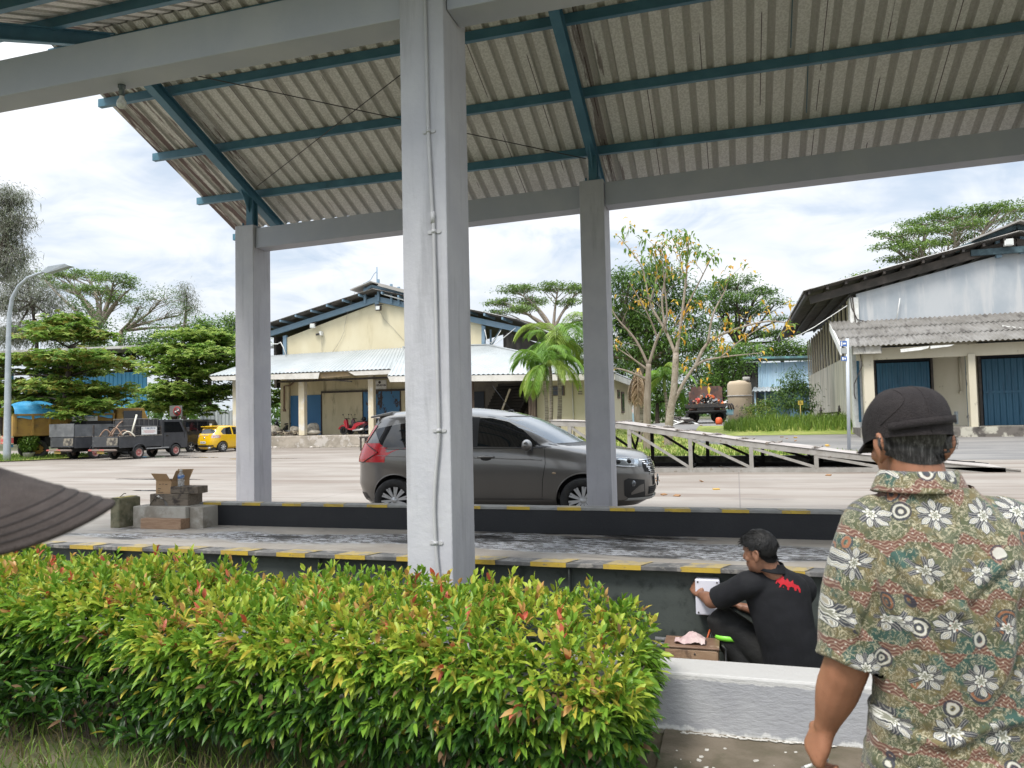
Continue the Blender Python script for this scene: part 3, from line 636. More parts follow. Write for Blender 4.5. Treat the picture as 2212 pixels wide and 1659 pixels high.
mb = MB(); p = at(693, 720, 43.3); mb.box((p.x-.08, 43.2, p.z-.13), (p.x+.08, 43.48, p.z+.13)); mb.build('mount', WHITEP, sc_); mb = MB(); mb.tube([p+Vector((-.05, -.1, -.06)), p+Vector((-.22, -.25, -.1))], .07, 8); mb.build('lens_tube', RODD, sc_)
an = thing('roof_antenna', 'thin grey antenna mast on the cream warehouse ridge', 'antenna', at(814.5, 612, 44))
mb = MB(); mb.tube([at(814.5, 640, 44), at(814.2, 577, 44)], .04, 6); mb.build('mast', BSTEEL, an)
mb = MB(); mb.tube([at(x, y, 44) for x, y in ((814.3, 586), (808, 592), (801, 604), (797, 607), (772, 620))], .02, 5); mb.build('wire', BSTEEL, an)

# ---- annex with the hipped pale roof on the right of the cream warehouse
ax = thing('yellow_annex', 'low cream annex with hipped pale roof and brown windows behind the palms', 'annex', (-8, 40, .3))
E0, E1 = at(837, 812, 36.8), at(1328, 806, 37.2); E2 = at(1387, 830, 45); T0, T1 = at(872, 751, 43.4), at(1052, 746, 43.4); T2 = at(1105, 757, 44.5)
mb = MB(); quadsheet(mb, E0, E1, T1, T0, .27, .045); quadsheet(mb, E1, E2, T2, T1, .27, .045); mb.build('annex_roof', SHEET, ax, recalc=False)
mb = MB(); mb.bar(T0+Vector((0, -.05, .04)), T1+Vector((0, -.05, .04)), .3, .06); mb.bar(E1+Vector((0, 0, .05)), T1+Vector((0, 0, .06)), .3, .06); mb.build('ridge_cap', SHEET, ax)
mb = MB(); f = Vector((0, 0, -.34)); o_ = Vector((0, .05, 0)); mb.prism([E0-Vector((0, 0, .03)), E1-Vector((0, 0, .03)), E1+f, E0+f+Vector((.15, 0, 0))], o_); mb.prism([E1-Vector((0, 0, .03)), E2-Vector((0, 0, .03)), E2+f, E1+f], (-.05, 0, 0)); mb.build('fascia', FASC, ax)
wl, wr = at(1160, 870, 38.5).x, at(1326, 870, 38.5).x
mb = MB(); mb.box((wl, 38.5, -.1), (wr, 38.7, E1.z-.1)); mb.box((wr-.2, 38.7, -.1), (wr, 45.5, E1.z-.25)); mb.box((wl, 38.7, -.1), (wl+.2, 43.5, 3.6)); mb.build('wall', CREAM, ax)
def window(x0, y0, x1, y1, Y, side=None):
    fr = MB(); pn = MB()
    if side is None:
        rect(fr, x0, y0, x1, y1, Y-.06, .06); w2 = (x1-x0)*.1; rect(pn, x0+w2, y0+2, x1-w2, (y0+y1)/2-.7, Y-.065, .004); rect(pn, x0+w2, (y0+y1)/2+.7, x1-w2, y1-2, Y-.065, .004)
    else:
        a, c = atX(x0, y0, side), atX(x1, y1, side); fr.box((side, a.y, c.z), (side+.05, c.y, a.z)); pn.box((side+.05, a.y+.12, c.z+.1), (side+.055, c.y-.12, a.z-.1))
    f = fr.build('window', WOOD, ax); pn.build('pane', GLASSD, f)
window(1187, 833, 1219, 855, 38.5)
window(1341, 846, 1348, 892, 0, wr); window(1333, 842, 1338, 861, 0, wr)
for y0 in (830.5, 843):
    mb = MB(); rect(mb, 1247.5, y0, 1258, y0+10.5, 38.45, .05); vb = mb.build('vent_block', PCOL, ax); mb = MB()
    for i in range(4):
        for j in range(2): rect(mb, 1248.6+i*2.4, y0+1.3+j*4.6, 1250.1+i*2.4, y0+4.6+j*4.6, 38.445, .004)
    mb.build('vent_hole', RODD, vb)
mb = MB(); mb.tube([(at(1236, 820, 38.4).x, 38.44, .3), (at(1236, 820, 38.4).x, 38.44, 3.4)], .03, 6); mb.build('drain_pipe', FASC, ax)
# open shaded bay between warehouse and annex
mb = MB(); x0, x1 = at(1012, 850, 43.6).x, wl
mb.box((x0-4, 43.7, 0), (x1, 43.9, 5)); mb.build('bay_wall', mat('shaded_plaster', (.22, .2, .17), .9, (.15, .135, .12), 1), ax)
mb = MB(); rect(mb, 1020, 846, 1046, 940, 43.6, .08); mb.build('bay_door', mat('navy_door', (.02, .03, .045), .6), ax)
mb = MB()
for i in range(11):
    p = at(1093-i*3.2, 828+i*6.6, 41.2); mb.box((p.x-.5, 41.2, p.z-.24), (p.x+1.6, 42.4, p.z))
mb.build('stair', DARKIN, ax)
mb = MB(); mb.bar(at(1102, 840, 40.8), at(1085, 885, 40.8), .1, .1); mb.build('stair_rail', PCOL, ax)
for x0, x1 in ((1010, 1025), (1141, 1158)):
    mb = MB(); a, c = at(x0, 860, 38), at(x1, 860, 38); mb.grid(lambda u, v, a=a, c=c: (a.x+(c.x-a.x)*u, 38+.06*math.sin(u*30), .1+v*3.6), 24, 2); mb.build('hanging_sheet', mat('brown_cloth', (.22, .17, .13), .9, (.15, .11, .09), 3, st=(3, 1, .3)), ax)
# ---- little blue kiosk beyond the annex
ks = thing('blue_kiosk', 'small pale blue shed with a red edged roof beside the cream annex', 'shed', (-5, 47, .9))
mb = MB(); rect(mb, 1352, 833, 1384, 850, 47, .1); rect(mb, 1350, 890, 1386, 915, 47, .1); mb.build('wall', mat('sky_blue_wall', (.33, .5, .58), .7), ks)
mb = MB(); mb.prism(P([(1344, 833), (1350, 828), (1386, 846), (1386, 850)], 46.8), (0, 2, 0)); mb.build('roof', mat('red_roof_edge', (.5, .16, .14), .7, (.55, .4, .38), 5), ks)
for x0 in (1375, 1381): mb = MB(); rect(mb, x0, 846, x0+2.4, 912, 46.9, .12); mb.build('post', mat('pale_blue_post', (.4, .52, .6), .6), ks)
mb = MB(); rect(mb, 1352, 858, 1376, 866, 49, .1); rect(mb, 1352, 868, 1376, 912, 50, .1); mb.build('back_panel', mat('teal_panel', (.03, .16, .17), .7), ks)
bk = MB(); rect(bk, 1357, 884, 1370, 893, 47.2, .5); single(bk, 'red_bin', mat('red_plastic', (.55, .03, .02), .5), 'red plastic box inside the little blue shed', 'box', bevel=.04)
bk = MB(); rect(bk, 1366, 874, 1368.5, 893, 46.7, .06); single(bk, 'white_marker', WHITEP, 'thin white marker post in front of the red plastic box', 'post')

# ---- right warehouse
rw = thing('weathered_warehouse', 'weathered grey and cream warehouse with blue sliding doors and asbestos porch roof', 'warehouse', (9, 38, .4))
GREYW = mat('weathered_grey_wall', (.33, .365, .40), .9, (.43, .45, .47), .7, .35, .65, (.46, .47, .48), 1.1, .5, .68, (1, 1, .5), (2.2, 1, .22), bump=.2)
STAIN = mat('streaked_cream_wall', (.56, .52, .41), .9, (.60, .57, .48), .8, .35, .7, (.36, .34, .27), 1.1, .46, .66, (1, 1, .4), (1, 2.2, .14), bump=.2)
GRIME = mat('grimy_cream_wall', (.52, .475, .36), .9, (.58, .53, .42), 1, .35, .7, (.16, .13, .1), 2.6, .6, .7, (1, 1, .5), (1, 1, .6), bump=.35)
Wy, Py = 36.2, 33.6
xl = at(1852, 690, Wy).x
def zz_(px, py, Y=Wy): return at(px, py, Y)
rk0, rk1 = zz_(1853, 634), zz_(2160, 551); rslope = (rk1.z-rk0.z)/(rk1.x-rk0.x)
apx = zz_(2192, 539).x; XR = 2*apx-xl
def roofz(x): return rk0.z+rslope*((x if x < apx else 2*apx-x)-rk0.x)
mb = MB(); mb.prism([(xl, Wy, .3), (XR, Wy, .3), (XR, Wy, roofz(xl)), (apx, Wy, roofz(apx)), (xl, Wy, roofz(xl))], (0, .25, 0)); mb.build('gable_wall', GREYW, rw)
mb = MB(); a, c = zz_(1834, 644), zz_(1853, 644); mb.box((a.x, Wy-.12, .3), (c.x, Wy+.5, a.z)); mb.build('corner_pier', WHITEP, rw)
pxl = a.x
Xs = pxl+.05; wt = zz_(1834, 748).z; hf = 4.1
mb = MB(); mb.box((Xs, Wy+.5, .2), (Xs+.2, 57.5, hf)); mb.build('side_wall', STAIN, rw)
lv = MB(); pn = 0
for i in range(15):
    y = Wy+1+i*1.42; mb = MB(); mb.box((Xs-.02, y, hf), (Xs+.06, y+.16, roofz(Xs)-.1)); mb.build('side_louver', PCOL, rw)
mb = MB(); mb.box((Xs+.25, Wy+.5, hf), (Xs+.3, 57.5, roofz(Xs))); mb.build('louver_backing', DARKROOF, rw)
ex = zz_(1736, 652, Wy-.5); dz = .62; es = ex.x
for s in (0, 1):
    x0, x1 = (es, apx) if not s else (2*apx-es, apx); z0, z1 = roofz(es)+dz, roofz(apx)+dz
    mb = MB(); mb.prism([(x0, Wy-.6, z0), (x1, Wy-.6, z1), (x1, Wy-.6, z1+.06), (x0, Wy-.6, z0+.06)], (0, 22.5, 0)); mb.build('main_roof', DARKROOF, rw)
    mb = MB(); quadsheet(mb, (x0, Wy-.7, z0+.08), (x0, 58.2, z0+.08), (x1, 58.2, z1+.08), (x1, Wy-.7, z1+.08), .25, .04); mb.build('roof_sheet', TOPROOF, rw, recalc=False)
    for i in range(11):
        t = (i+.3)/11; x = x0+(x1-x0)*t; mb = MB(); zc = z0+(z1-z0)*t-.13; mb.box((x-.05, Wy-.62, zc), (x+.05, Wy+22, zc+.13)); mb.build('roof_purlin', RODD, rw)
    mb = MB(); mb.bar((x0+.3*(1-2*s), Wy-.12, z0-.3), (x1, Wy-.12, z1-.3), .22, .34); mb.build('gable_beam', DARKROOF, rw)
mb = MB(); mb.bar((es+.1, Wy-.5, roofz(es)+.55), (es+.1, 58, roofz(es)+.55), .08, .2); mb.build('eave_beam', RODD, rw)
VDK = mat('dark_teal_steel', (.035, .065, .08), .6, (.07, .12, .14), 3)
va, vb = zz_(2062, 549, Wy-.4), zz_(2187, 483, Wy-.4); vl = zz_(2098, 530, Wy-.4)
mb = MB()
for sx_ in (1, -1):
    q = lambda x: x if sx_ > 0 else 2*apx-x
    mb.prism([(q(vl.x), Wy-.8, vl.z+.15), (q(apx), Wy-.8, vb.z), (q(apx), Wy-.8, vb.z+.07), (q(vl.x), Wy-.8, vl.z+.22)], (0, 20, 0))
mb.build('ridge_vent_roof', TOPROOF, rw)
for px in (2153, 2206): p = zz_(px, 520); mb = MB(); mb.box((p.x-.1, Wy-.2, roofz(p.x)-.1), (p.x+.1, Wy, vb.z-.25)); mb.build('vent_post', BSTEEL, rw)
for sx_ in (1, -1):
    q = lambda x: x if sx_ > 0 else 2*apx-x
    mb = MB(); mb.bar((q(vl.x-.6), Wy-.3, vl.z-.15), (q(apx), Wy-.3, vb.z-.14), .14, .2); mb.build('vent_rafter', VDK, rw)
mb = MB(); mb.bar((vl.x, Wy-.25, roofz(apx)+.0), (2*apx-vl.x, Wy-.25, roofz(apx)+.0), .16, .26); mb.build('vent_beam', VDK, rw)
flood(2178, 524, 8.6, Wy-.5, 'square floodlight under the ridge of the weathered grey gable')
# porch
ASB = mat('asbestos_sheet', (.155, .145, .13), .95, (.22, .21, .195), 1.1, .35, .65, (.08, .073, .066), 2.4, .52, .68, (1, 1, 1), (1.5, .5, .5), bump=.5)
o0, o1 = at(1817, 751, Py-.5), at(1789, 706, Wy); tz = zz_(2000, 690).z; xe = o0.x
mb = MB(); k = 0
for j in range(3):
    y0, y1 = Py-.55+j*1.05, Py-.55+(j+1)*1.05+.14; zf = lambda y: o0.z+(tz-o0.z)*(y-(Py-.55))/(Wy-Py+.55)+j*.03
    corrugated(mb, (xe-.02*j, y0, zf(y0)), (18, 0, 0), (0, y1-y0, zf(y1)-zf(y0)), .19, .06, 0, trap=0)
mb.build('porch_roof', ASB, rw, recalc=False)
mb = MB(); mb.prism([(xe-.06, Py-.6, o0.z-.32), (xe-.06, Wy, tz-.28), (xe-.06, Wy, tz+.06), (xe-.06, Py-.6, o0.z+.08)], (.06, 0, 0)); mb.build('barge_board', WHITEP, rw)
mb = MB(); mb.prism(P([(1945, 754), (2008, 747), (2005, 752), (1990, 756), (1946, 761)], Py-.5), (0, .04, 0)); mb.prism(P([(2010, 747), (2062, 744), (2052, 748), (2010, 753)], Py-.5), (0, .04, 0)); mb.build('broken_fascia', WHITEP, rw)
mb = MB(); rect(mb, 1843, 748, 1905, 764, Py-.4, .2); mb.build('broken_beam', mat('stained_concrete', (.40, .38, .33), .95, (.52, .5, .46), 3, .4, .6, (.1, .09, .08), 3, .5, .65, (1, 1, 1), (1, 1, .3)), rw)
mb = MB(); rect(mb, 1850, 744, 2280, 770, Py+.1, .25); mb.build('porch_beam', GRIME, rw)
for x0, x1 in ((1867.5, 1890), (2095, 2111)):
    mb = MB(); rect(mb, x0, 764, x1, 938, Py, .38); mb.build('porch_post', GRIME, rw, .02)
mb = MB(); a = at(1858, 900, Wy-.02); mb.box((a.x, Wy-.03, .3), (a.x+18, Wy, tz)); mb.build('porch_wall', GRIME, rw)
RIB = mat('blue_ribbed_door', (.028, .105, .175), .55, (.035, .125, .20), 1.5, .35, .7, (.012, .05, .09), 1.6, .55, .75, (1, 1, .3), (3, 1, .3))
for x0, x1, ytop in ((1896, 2010, 783), (2124, 2290, 773)):
    mb = MB(); a, c, t = at(x0, 850, Wy-.2), at(x1, 850, Wy-.2), at((x0+x1)/2, ytop, Wy-.2); zb = .78
    corrugated(mb, (a.x, Wy-.2, zb), (c.x-a.x, 0, 0), (0, 0, t.z-zb), .22, .04, 0, trap=.5)
    d = mb.build('sliding_door', RIB, rw, recalc=False)
    mb = MB(); mb.box((a.x, Wy-.26, (zb+t.z)/2-.05), (c.x, Wy-.245, (zb+t.z)/2+.05)); mb.build('door_rail', RIB, d)
    mb = MB(); mb.box((a.x-.06, Wy-.1, zb), (c.x+.06, Wy-.04, t.z+.75)); mb.build('door_opening', mat('dark_navy', (.012, .016, .024), .8), rw)
    mb = MB(); mb.box((a.x-.14, Wy-.24, zb), (a.x-.05, Wy-.04, t.z+.7)); mb.box((c.x+.05, Wy-.24, zb), (c.x+.14, Wy-.04, t.z+.7)); mb.build('door_frame', RODD, d)
mb = MB(); rect(mb, 2089, 765, 2095, 920, Py+.6, .1); mb.build('blue_post', RIB, rw)
mb = MB(); mb.tube([at(2072, 770, Wy-.1), at(2077, 845, Wy-.1)], .05, 6); rect(mb, 2073, 845, 2079, 850, Wy-.15, .1); mb.build('wall_pipe', GRIME, rw)
mb = MB(); rect(mb, 1853, 768, 1858, 912, Wy-.3, .1); mb.build('side_post', RIB, rw)
mb = MB(); zt = .78; mb.box((at(1862, 930, Py-.15).x, Py-.15, .1), (at(1862, 930, Py-.15).x+18, Wy-.03, zt)); mb.build('plinth', mat('stained_plinth', (.14, .125, .11), .95, (.44, .42, .35), 1.5, .5, .58, (.05, .045, .04), 2, .5, .7, bump=.4), rw)
for pts, r_ in (([(1841, 640), (1848, 700), (1850, 705)], .03), ([(1834, 625), (1840, 665), (1852, 690), (1880, 698)], .022), ([(1857, 752), (1862, 790), (1845, 830), (1845, 850), (1848, 862)], .022), ([(1944, 644), (1936, 696)], .02), ([(1700, 738), (1760, 706), (1830, 660)], .02)):
    mb = MB(); mb.tube([at(x, y, Wy-.15 if y < 740 else Py-.2) for x, y in pts], r_, 5); mb.build('loose_cable', RODD if r_ > .02 else WHITEP, rw)
mb = MB(); mb.bar(at(2165, 704, Py+1), at(2230, 712, Py+.6), .12, .05); mb.build('loose_batten', WHITEP, rw)
# ---- pale blue corrugated shed and concrete tank at the far right
bs = thing('blue_shed', 'pale blue corrugated shed behind the bushes and concrete tank', 'shed', (4, 68, 1.2))
Sy = 66.
PB = mat('pale_blue_sheet', (.36, .52, .64), .6, (.44, .58, .68), .6, .35, .7, (.25, .38, .5), 1.2, .55, .75, (3, 1, .3), (4, 1, .3))
mb = MB(); a, c, t, u = at(1635, 800, Sy), at(1800, 800, Sy), at(1700, 782, Sy), at(1700, 838, Sy)
corrugated(mb, (a.x, Sy, u.z), (c.x-a.x, 0, 0), (0, 0, t.z-u.z), .42, .08, 0, trap=.6); mb.build('cladding', PB, bs, recalc=False)
mb = MB(); e0, e1 = at(1595, 776, Sy-.8), at(1800, 772, Sy-.8); mb.prism([e0, e1, e1+Vector((0, 0, .18)), e0+Vector((0, 0, .18))], (0, 12, .6)); mb.build('roof', mat('teal_roof', (.12, .3, .3), .6, (.07, .12, .13), 2), bs)
mb = MB(); l0 = at(1600, 782, Sy+8); mb.prism([at(1635, 782, Sy), at(1635, 880, Sy), at(1608, 880, Sy+8), at(1606, 784, Sy+8)], (.1, 0, 0)); mb.build('end_wall', DARKROOF, bs)  # dark colour paints in the shadow on this end
for i in range(5): p = at(1604+i*6, 785+i*.4, Sy+6-i*1.4); mb = MB(); mb.bar(p, p+Vector((0, 0, -1.2)), .15, .15); mb.build('eave_bracket', RODD, bs)
mb = MB(); quadsheet(mb, at(1624, 846, Sy-2.4), at(1690, 845, Sy-2.4), at(1690, 836, Sy), at(1628, 837, Sy), .3, .06); mb.build('porch_roof', SHEET, bs, recalc=False)
mb = MB(); rect(mb, 1636, 838, 1800, 900, Sy+.3, .2); mb.build('lower_wall', mat('blue_lower_wall', (.10, .2, .27), .7, (.06, .1, .13), 1), bs)
for px in (1630, 1652): mb = MB(); rect(mb, px, 846, px+3, 900, Sy-2, .2); mb.build('porch_post', PB, bs)
tk = thing('concrete_tank', 'round beige concrete tank with peeling grey patches beside the pale blue shed', 'tank', at(1599, 893, 56))
p = at(1599, 893, 56); rt = abs(at(1625.5, 860, 56).x-at(1573, 860, 56).x)/2; h0 = at(1599, 832, 56).z; h1 = at(1599, 821, 56).z
mb = MB(); mb.lathe([(0, -1), (rt, -1), (rt, h0-p.z), (rt*.97, h0-p.z+.12), (rt*.8, (h0+h1)/2-p.z+.1), (rt*.4, h1-p.z-.06), (0, h1-p.z)], p, 32)
mb.build('tank_shell', mat('peeling_concrete', (.42, .34, .24), .95, (.48, .4, .3), .7, .4, .7, (.13, .12, .11), .42, .57, .6, bump=.3), tk)
mb = MB(); mb.tube([p+Vector((math.cos(i*.2618)*(rt+.03), math.sin(i*.2618)*(rt+.03), (h0-p.z)*.62)) for i in range(25)], .05, 5, caps=False); mb.build('hoop', TOPROOF, tk)
mb = MB(); mb.tube([p+Vector((.5, -.3, h1-p.z-.1)), p+Vector((.5, -.3, h1-p.z+.2))], .25, 12); mb.build('hatch', TOPROOF, tk)
# ---- left corrugated blue building behind the trees
lb_ = thing('blue_workshop', 'blue corrugated open workshop behind the leafy trees and the parked trucks', 'workshop', (-46, 50, 0))
Ly = 48.
BW = mat('blue_corrugated', (.05, .24, .42), .55, (.07, .28, .46), .5, .35, .7, (.03, .15, .27), 1, .55, .75, (3, 1, .3), (3, 1, .3))
mb = MB(); a, c, t = at(150, 850, Ly), at(318, 850, Ly), at(240, 806, Ly); corrugated(mb, (a.x, Ly, 0), (c.x-a.x, 0, 0), (0, 0, t.z), .4, .06, 0, trap=.6); mb.build('cladding', BW, lb_, recalc=False)
mb = MB(); e0, e1 = at(-140, 768, Ly-2.5), at(330, 795, Ly-2.5); e1.z = e0.z-.4; mb.prism([e0, e1, e1+Vector((0, 0, .2)), e0+Vector((0, 0, .2))], (0, 18, 1.5)); mb.build('roof', mat('pale_roof_edge', (.42, .42, .4), .7, (.2, .19, .18), 1), lb_)
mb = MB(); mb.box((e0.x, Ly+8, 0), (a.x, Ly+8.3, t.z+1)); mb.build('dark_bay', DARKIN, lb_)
for px in (20, 95): p = at(px, 800, Ly); mb = MB(); mb.box((p.x-.15, Ly, 0), (p.x+.15, Ly+.3, t.z+.4)); mb.build('bay_post', BW, lb_)
# pale fence panels beside it
fe = thing('sheet_fence', 'pale corrugated sheet fence behind the yellow hatchback and trees', 'fence', (-36, 49, 0))
mb = MB(); a, c = at(432, 900, 50), at(512, 900, 50); corrugated(mb, (a.x, 50, 0), (c.x-a.x, 0, 0), (0, 0, 2.6), .35, .06, 0, trap=.5); mb.build('fence_sheet', mat('pale_sheet_fence', (.42, .45, .46), .7, (.25, .27, .28), 1, st=(3, 1, .3)), fe, recalc=False)
for i in range(4): x = a.x+(c.x-a.x)*i/3; mb = MB(); mb.box((x-.06, 50.1, 0), (x+.06, 50.25, 2.7)); mb.build('fence_post', RODD, fe)
# ================================================================ trees, palms, hedge
def unit(a): return a/np.maximum(np.linalg.norm(a, axis=1, keepdims=True), 1e-9)
def leaves(name, P_, D, L, W, mats, parent, kidx=None, droop=.2, fine=False, fold=.25, Nrm=None):
    # every leaf its own small blade: base, widest part, tip, folded along the midrib
    P_, D = np.asarray(P_, float), unit(np.asarray(D, float)); n = len(P_)
    L = np.broadcast_to(np.asarray(L, float), (n,))[:, None]; W = np.broadcast_to(np.asarray(W, float), (n,))[:, None]
    up = np.array([[0, 0, 1.]]) if Nrm is None else Nrm
    S = np.cross(D, up+rng.normal(0, .25, (n, 3))); S = unit(S); Nn = unit(np.cross(S, D)); dn = np.array([[0, 0, -1.]])
    if not fine:
        mid = P_+D*L*.45; tip = P_+D*L+dn*L*droop
        V = np.stack([P_, mid+S*W*.5+Nn*W*fold, tip, mid-S*W*.5+Nn*W*fold, mid], 1); F = [(0, 4, 1), (4, 2, 1), (0, 3, 4), (4, 3, 2)]
        F = [(0, 4, 2, 1), (0, 3, 2, 4)]
    else:
        m1 = P_+D*L*.30+dn*L*droop*.08; m2 = P_+D*L*.66+dn*L*droop*.42; tip = P_+D*L+dn*L*droop
        V = np.stack([P_, m1+S*W*.47+Nn*W*fold, m1, m1-S*W*.47+Nn*W*fold, m2+S*W*.40+Nn*W*fold, m2, m2-S*W*.40+Nn*W*fold, tip], 1)
        F = [(0, 2, 1), (0, 3, 2), (1, 2, 5, 4), (2, 3, 6, 5), (4, 5, 7), (5, 6, 7)]
    k = V.shape[1]; off = (np.arange(n)*k).tolist(); fs = [tuple(i+o for i in f) for o in off for f in F]
    me = bpy.data.meshes.new(name); me.from_pydata(V.reshape(-1, 3).tolist(), [], fs)
    if kidx is None: kidx = rng.integers(0, len(mats), n)
    me.polygons.foreach_set('material_index', np.repeat(kidx, len(F)).tolist())
    if fine: me.polygons.foreach_set('use_smooth', [True]*len(fs))
    return link(name, me, mats, parent)
def pb(px, py, rx, ry, Y, dY=0, df=.8):
    c = at(px, py, Y+dY); k = dep(c)/FPX; return (c, np.array([rx*k, rx*k*df, ry*k]))
def curve(a, b_, sag=0, n=6, side=None):
    a, b_ = Vector(a), Vector(b_); L = (b_-a).length; j = side or Vector((random.uniform(-1, 1), random.uniform(-1, 1), random.uniform(-.3, .3)))*L*.1
    return [a.lerp(b_, i/n)+j*math.sin(math.pi*i/n)+Vector((0, 0, sag*L*math.sin(math.pi*i/n))) for i in range(n+1)]
BARK = mat('grey_bark', (.17, .135, .10), .95, (.24, .2, .16), 6, .35, .65, bump=.5, bs=30, st=(1, 1, .3))
BARKD = mat('dark_bark', (.055, .042, .034), .95, (.09, .07, .055), 6, bump=.5, bs=30)
BARKP = mat('pale_mottled_bark', (.25, .205, .16), .9, (.35, .30, .25), 5, .4, .65, (.13, .11, .08), 8, .55, .7, bump=.4)
def lm(n, a, b_, **k): return leafmat(n, a, b_, **k)
ALM = [lm('almond_leaf', (.17, .29, .05), (.23, .35, .065), trans=.45), lm('almond_leaf_deep', (.10, .19, .034), (.14, .24, .045), trans=.45), lm('almond_leaf_light', (.32, .42, .10), (.38, .47, .12), trans=.45), lm('almond_leaf_warm', (.25, .2, .04), (.16, .2, .04))]
RAIN = [lm('rain_leaf', (.14, .23, .055), (.19, .29, .07)), lm('rain_leaf_deep', (.085, .15, .045), (.12, .19, .055)), lm('rain_leaf_light', (.24, .35, .08), (.2, .3, .07))]
DARKL = [lm('dark_leaf', (.055, .115, .03), (.08, .15, .036)), lm('dark_leaf_b', (.085, .155, .038), (.11, .19, .045)), lm('dark_leaf_c', (.13, .21, .05), (.09, .16, .04))]
MIDL = [lm('mid_leaf', (.10, .2, .03), (.15, .26, .045)), lm('mid_leaf_b', (.06, .13, .022), (.09, .17, .03)), lm('mid_leaf_c', (.2, .3, .06), (.15, .24, .05))]
CAS = [lm('needle_a', (.20, .22, .155), (.25, .265, .19), trans=.25), lm('needle_b', (.14, .175, .11), (.19, .215, .14), trans=.25), lm('needle_c', (.28, .27, .24), (.24, .24, .2), trans=.25)]
YELL = [lm('yellow_leaf', (.55, .34, .03), (.62, .42, .05)), lm('orange_leaf', (.5, .24, .02), (.6, .32, .04))]
def tree(name, label, base, blobs, fork, r0, n=2500, L=.3, W=.12, mats=RAIN, per=26, cr=.45, flat=.45, bark=BARK, group=None, leafdir='out', via=None, twigs=True, upbias=.2, droop=.25, cat='tree', limb_r=.45):
    t = thing(name, label, cat, base, group=group); base = Vector(base)
    tr = MB(); fk = Vector(fork); tp = curve(base-Vector((0, 0, .3)), fk, 0, 7)
    tr.tube(tp, [r0*(1.25 if i == 0 else 1-.38*i/7) for i in range(8)], 9)
    limbs = MB(); Pc, cent = [], []
    vols = [float(b_[1][0]*b_[1][1]**.5*b_[1][2]**.5) for b_ in blobs]; tot = sum(vols)
    for (c, r_), vol in zip(blobs, vols):
        lp = curve(fk if via is None else via(c), c-Vector((0, 0, float(r_[2])*.4)), .04, 7); lr = r0*limb_r
        limbs.tube(lp, [lr*(1-.75*i/7) for i in range(8)], 6)
        k = max(3, int(n*vol/tot/per))
        for j in range(k):
            u = rng.normal(0, 1, 3); u /= np.linalg.norm(u); q = u*(rng.uniform(.25, 1)**.45)*r_
            if q[2] < 0: q[2] *= .6
            p = np.array(c)+q; cent.append(p)
            if twigs and (j % 2 == 0): s_ = lp[random.choice([4, 5, 6, 7])]; limbs.tube(curve(s_, Vector(p)-Vector((0, 0, .1)), .03, 4), [lr*.22*(1-.7*i/4) for i in range(5)], 4, caps=False)
    tr.build('trunk', bark, t); limbs.build('branches', bark, t)
    C = np.array(cent); idx = np.repeat(np.arange(len(C)), per); m_ = len(idx)
    if leafdir == 'rosette':
        a = np.tile(np.arange(per)*2*np.pi/7, len(C))[:m_]+rng.uniform(0, .5, m_); ring = np.tile(np.arange(per)//7, len(C))[:m_]
        jit = rng.normal(0, cr, (len(C)*((per+6)//7), 3))*[1, 1, .3]; rid = idx*((per+6)//7)+ring
        Pp = C[idx]+jit[rid]; D = np.stack([np.cos(a), np.sin(a), rng.uniform(-.35, .5, m_)], 1)
    else:
        Pp = C[idx]+rng.normal(0, cr, (m_, 3))*[1, 1, flat]; D = rng.normal(0, 1, (m_, 3)); D[:, 2] = D[:, 2]*.5+upbias
    ci = rng.integers(0, len(mats), len(C)); ki = np.where(rng.random(m_) < .65, ci[idx], rng.integers(0, len(mats), m_))
    leaves('crown', Pp, D, L*rng.uniform(.6, 1.2, m_), W*rng.uniform(.7, 1.2, m_), mats, t, ki, droop)
    return t
# leafy almond trees on the left
b0 = gnd(140, 988)
tree('almond_tree', 'layered leafy tree with dark trunk between the street lamp and the parked trucks', b0,
     [pb(146, 697, 46, 13, b0.y), pb(165, 690, 26, 8, b0.y, 1), pb(105, 724, 58, 14, b0.y, -1), pb(195, 727, 55, 13, b0.y, 1), pb(60, 778, 75, 15, b0.y), pb(160, 772, 85, 16, b0.y, -1.5), pb(250, 785, 55, 12, b0.y, .5),
      pb(30, 835, 60, 11, b0.y), pb(130, 836, 80, 14, b0.y, -1.5), pb(230, 840, 60, 12, b0.y, 1), pb(100, 872, 60, 14, b0.y, 1), pb(190, 878, 65, 16, b0.y, -1), pb(140, 895, 40, 10, b0.y, -2), pb(25, 890, 40, 20, b0.y, -1), pb(130, 715, 70, 26, b0.y, 1), pb(150, 800, 90, 26, b0.y, 1), pb(60, 850, 80, 24, b0.y, 1), pb(200, 858, 70, 24, b0.y, 1), pb(-30, 800, 60, 40, b0.y)],
     at(158, 745, b0.y), .2, 20000, .36, .2, ALM, 21, .34, leafdir='rosette', bark=BARKD, via=lambda c: Vector((b0.x+.3, b0.y, max(2.2, c.z-.6))), droop=.12, limb_r=.3)
b1 = gnd(398, 973); b1.y = 42.5; b1.x = at(398, 960, 42.5).x; b1.z = 0
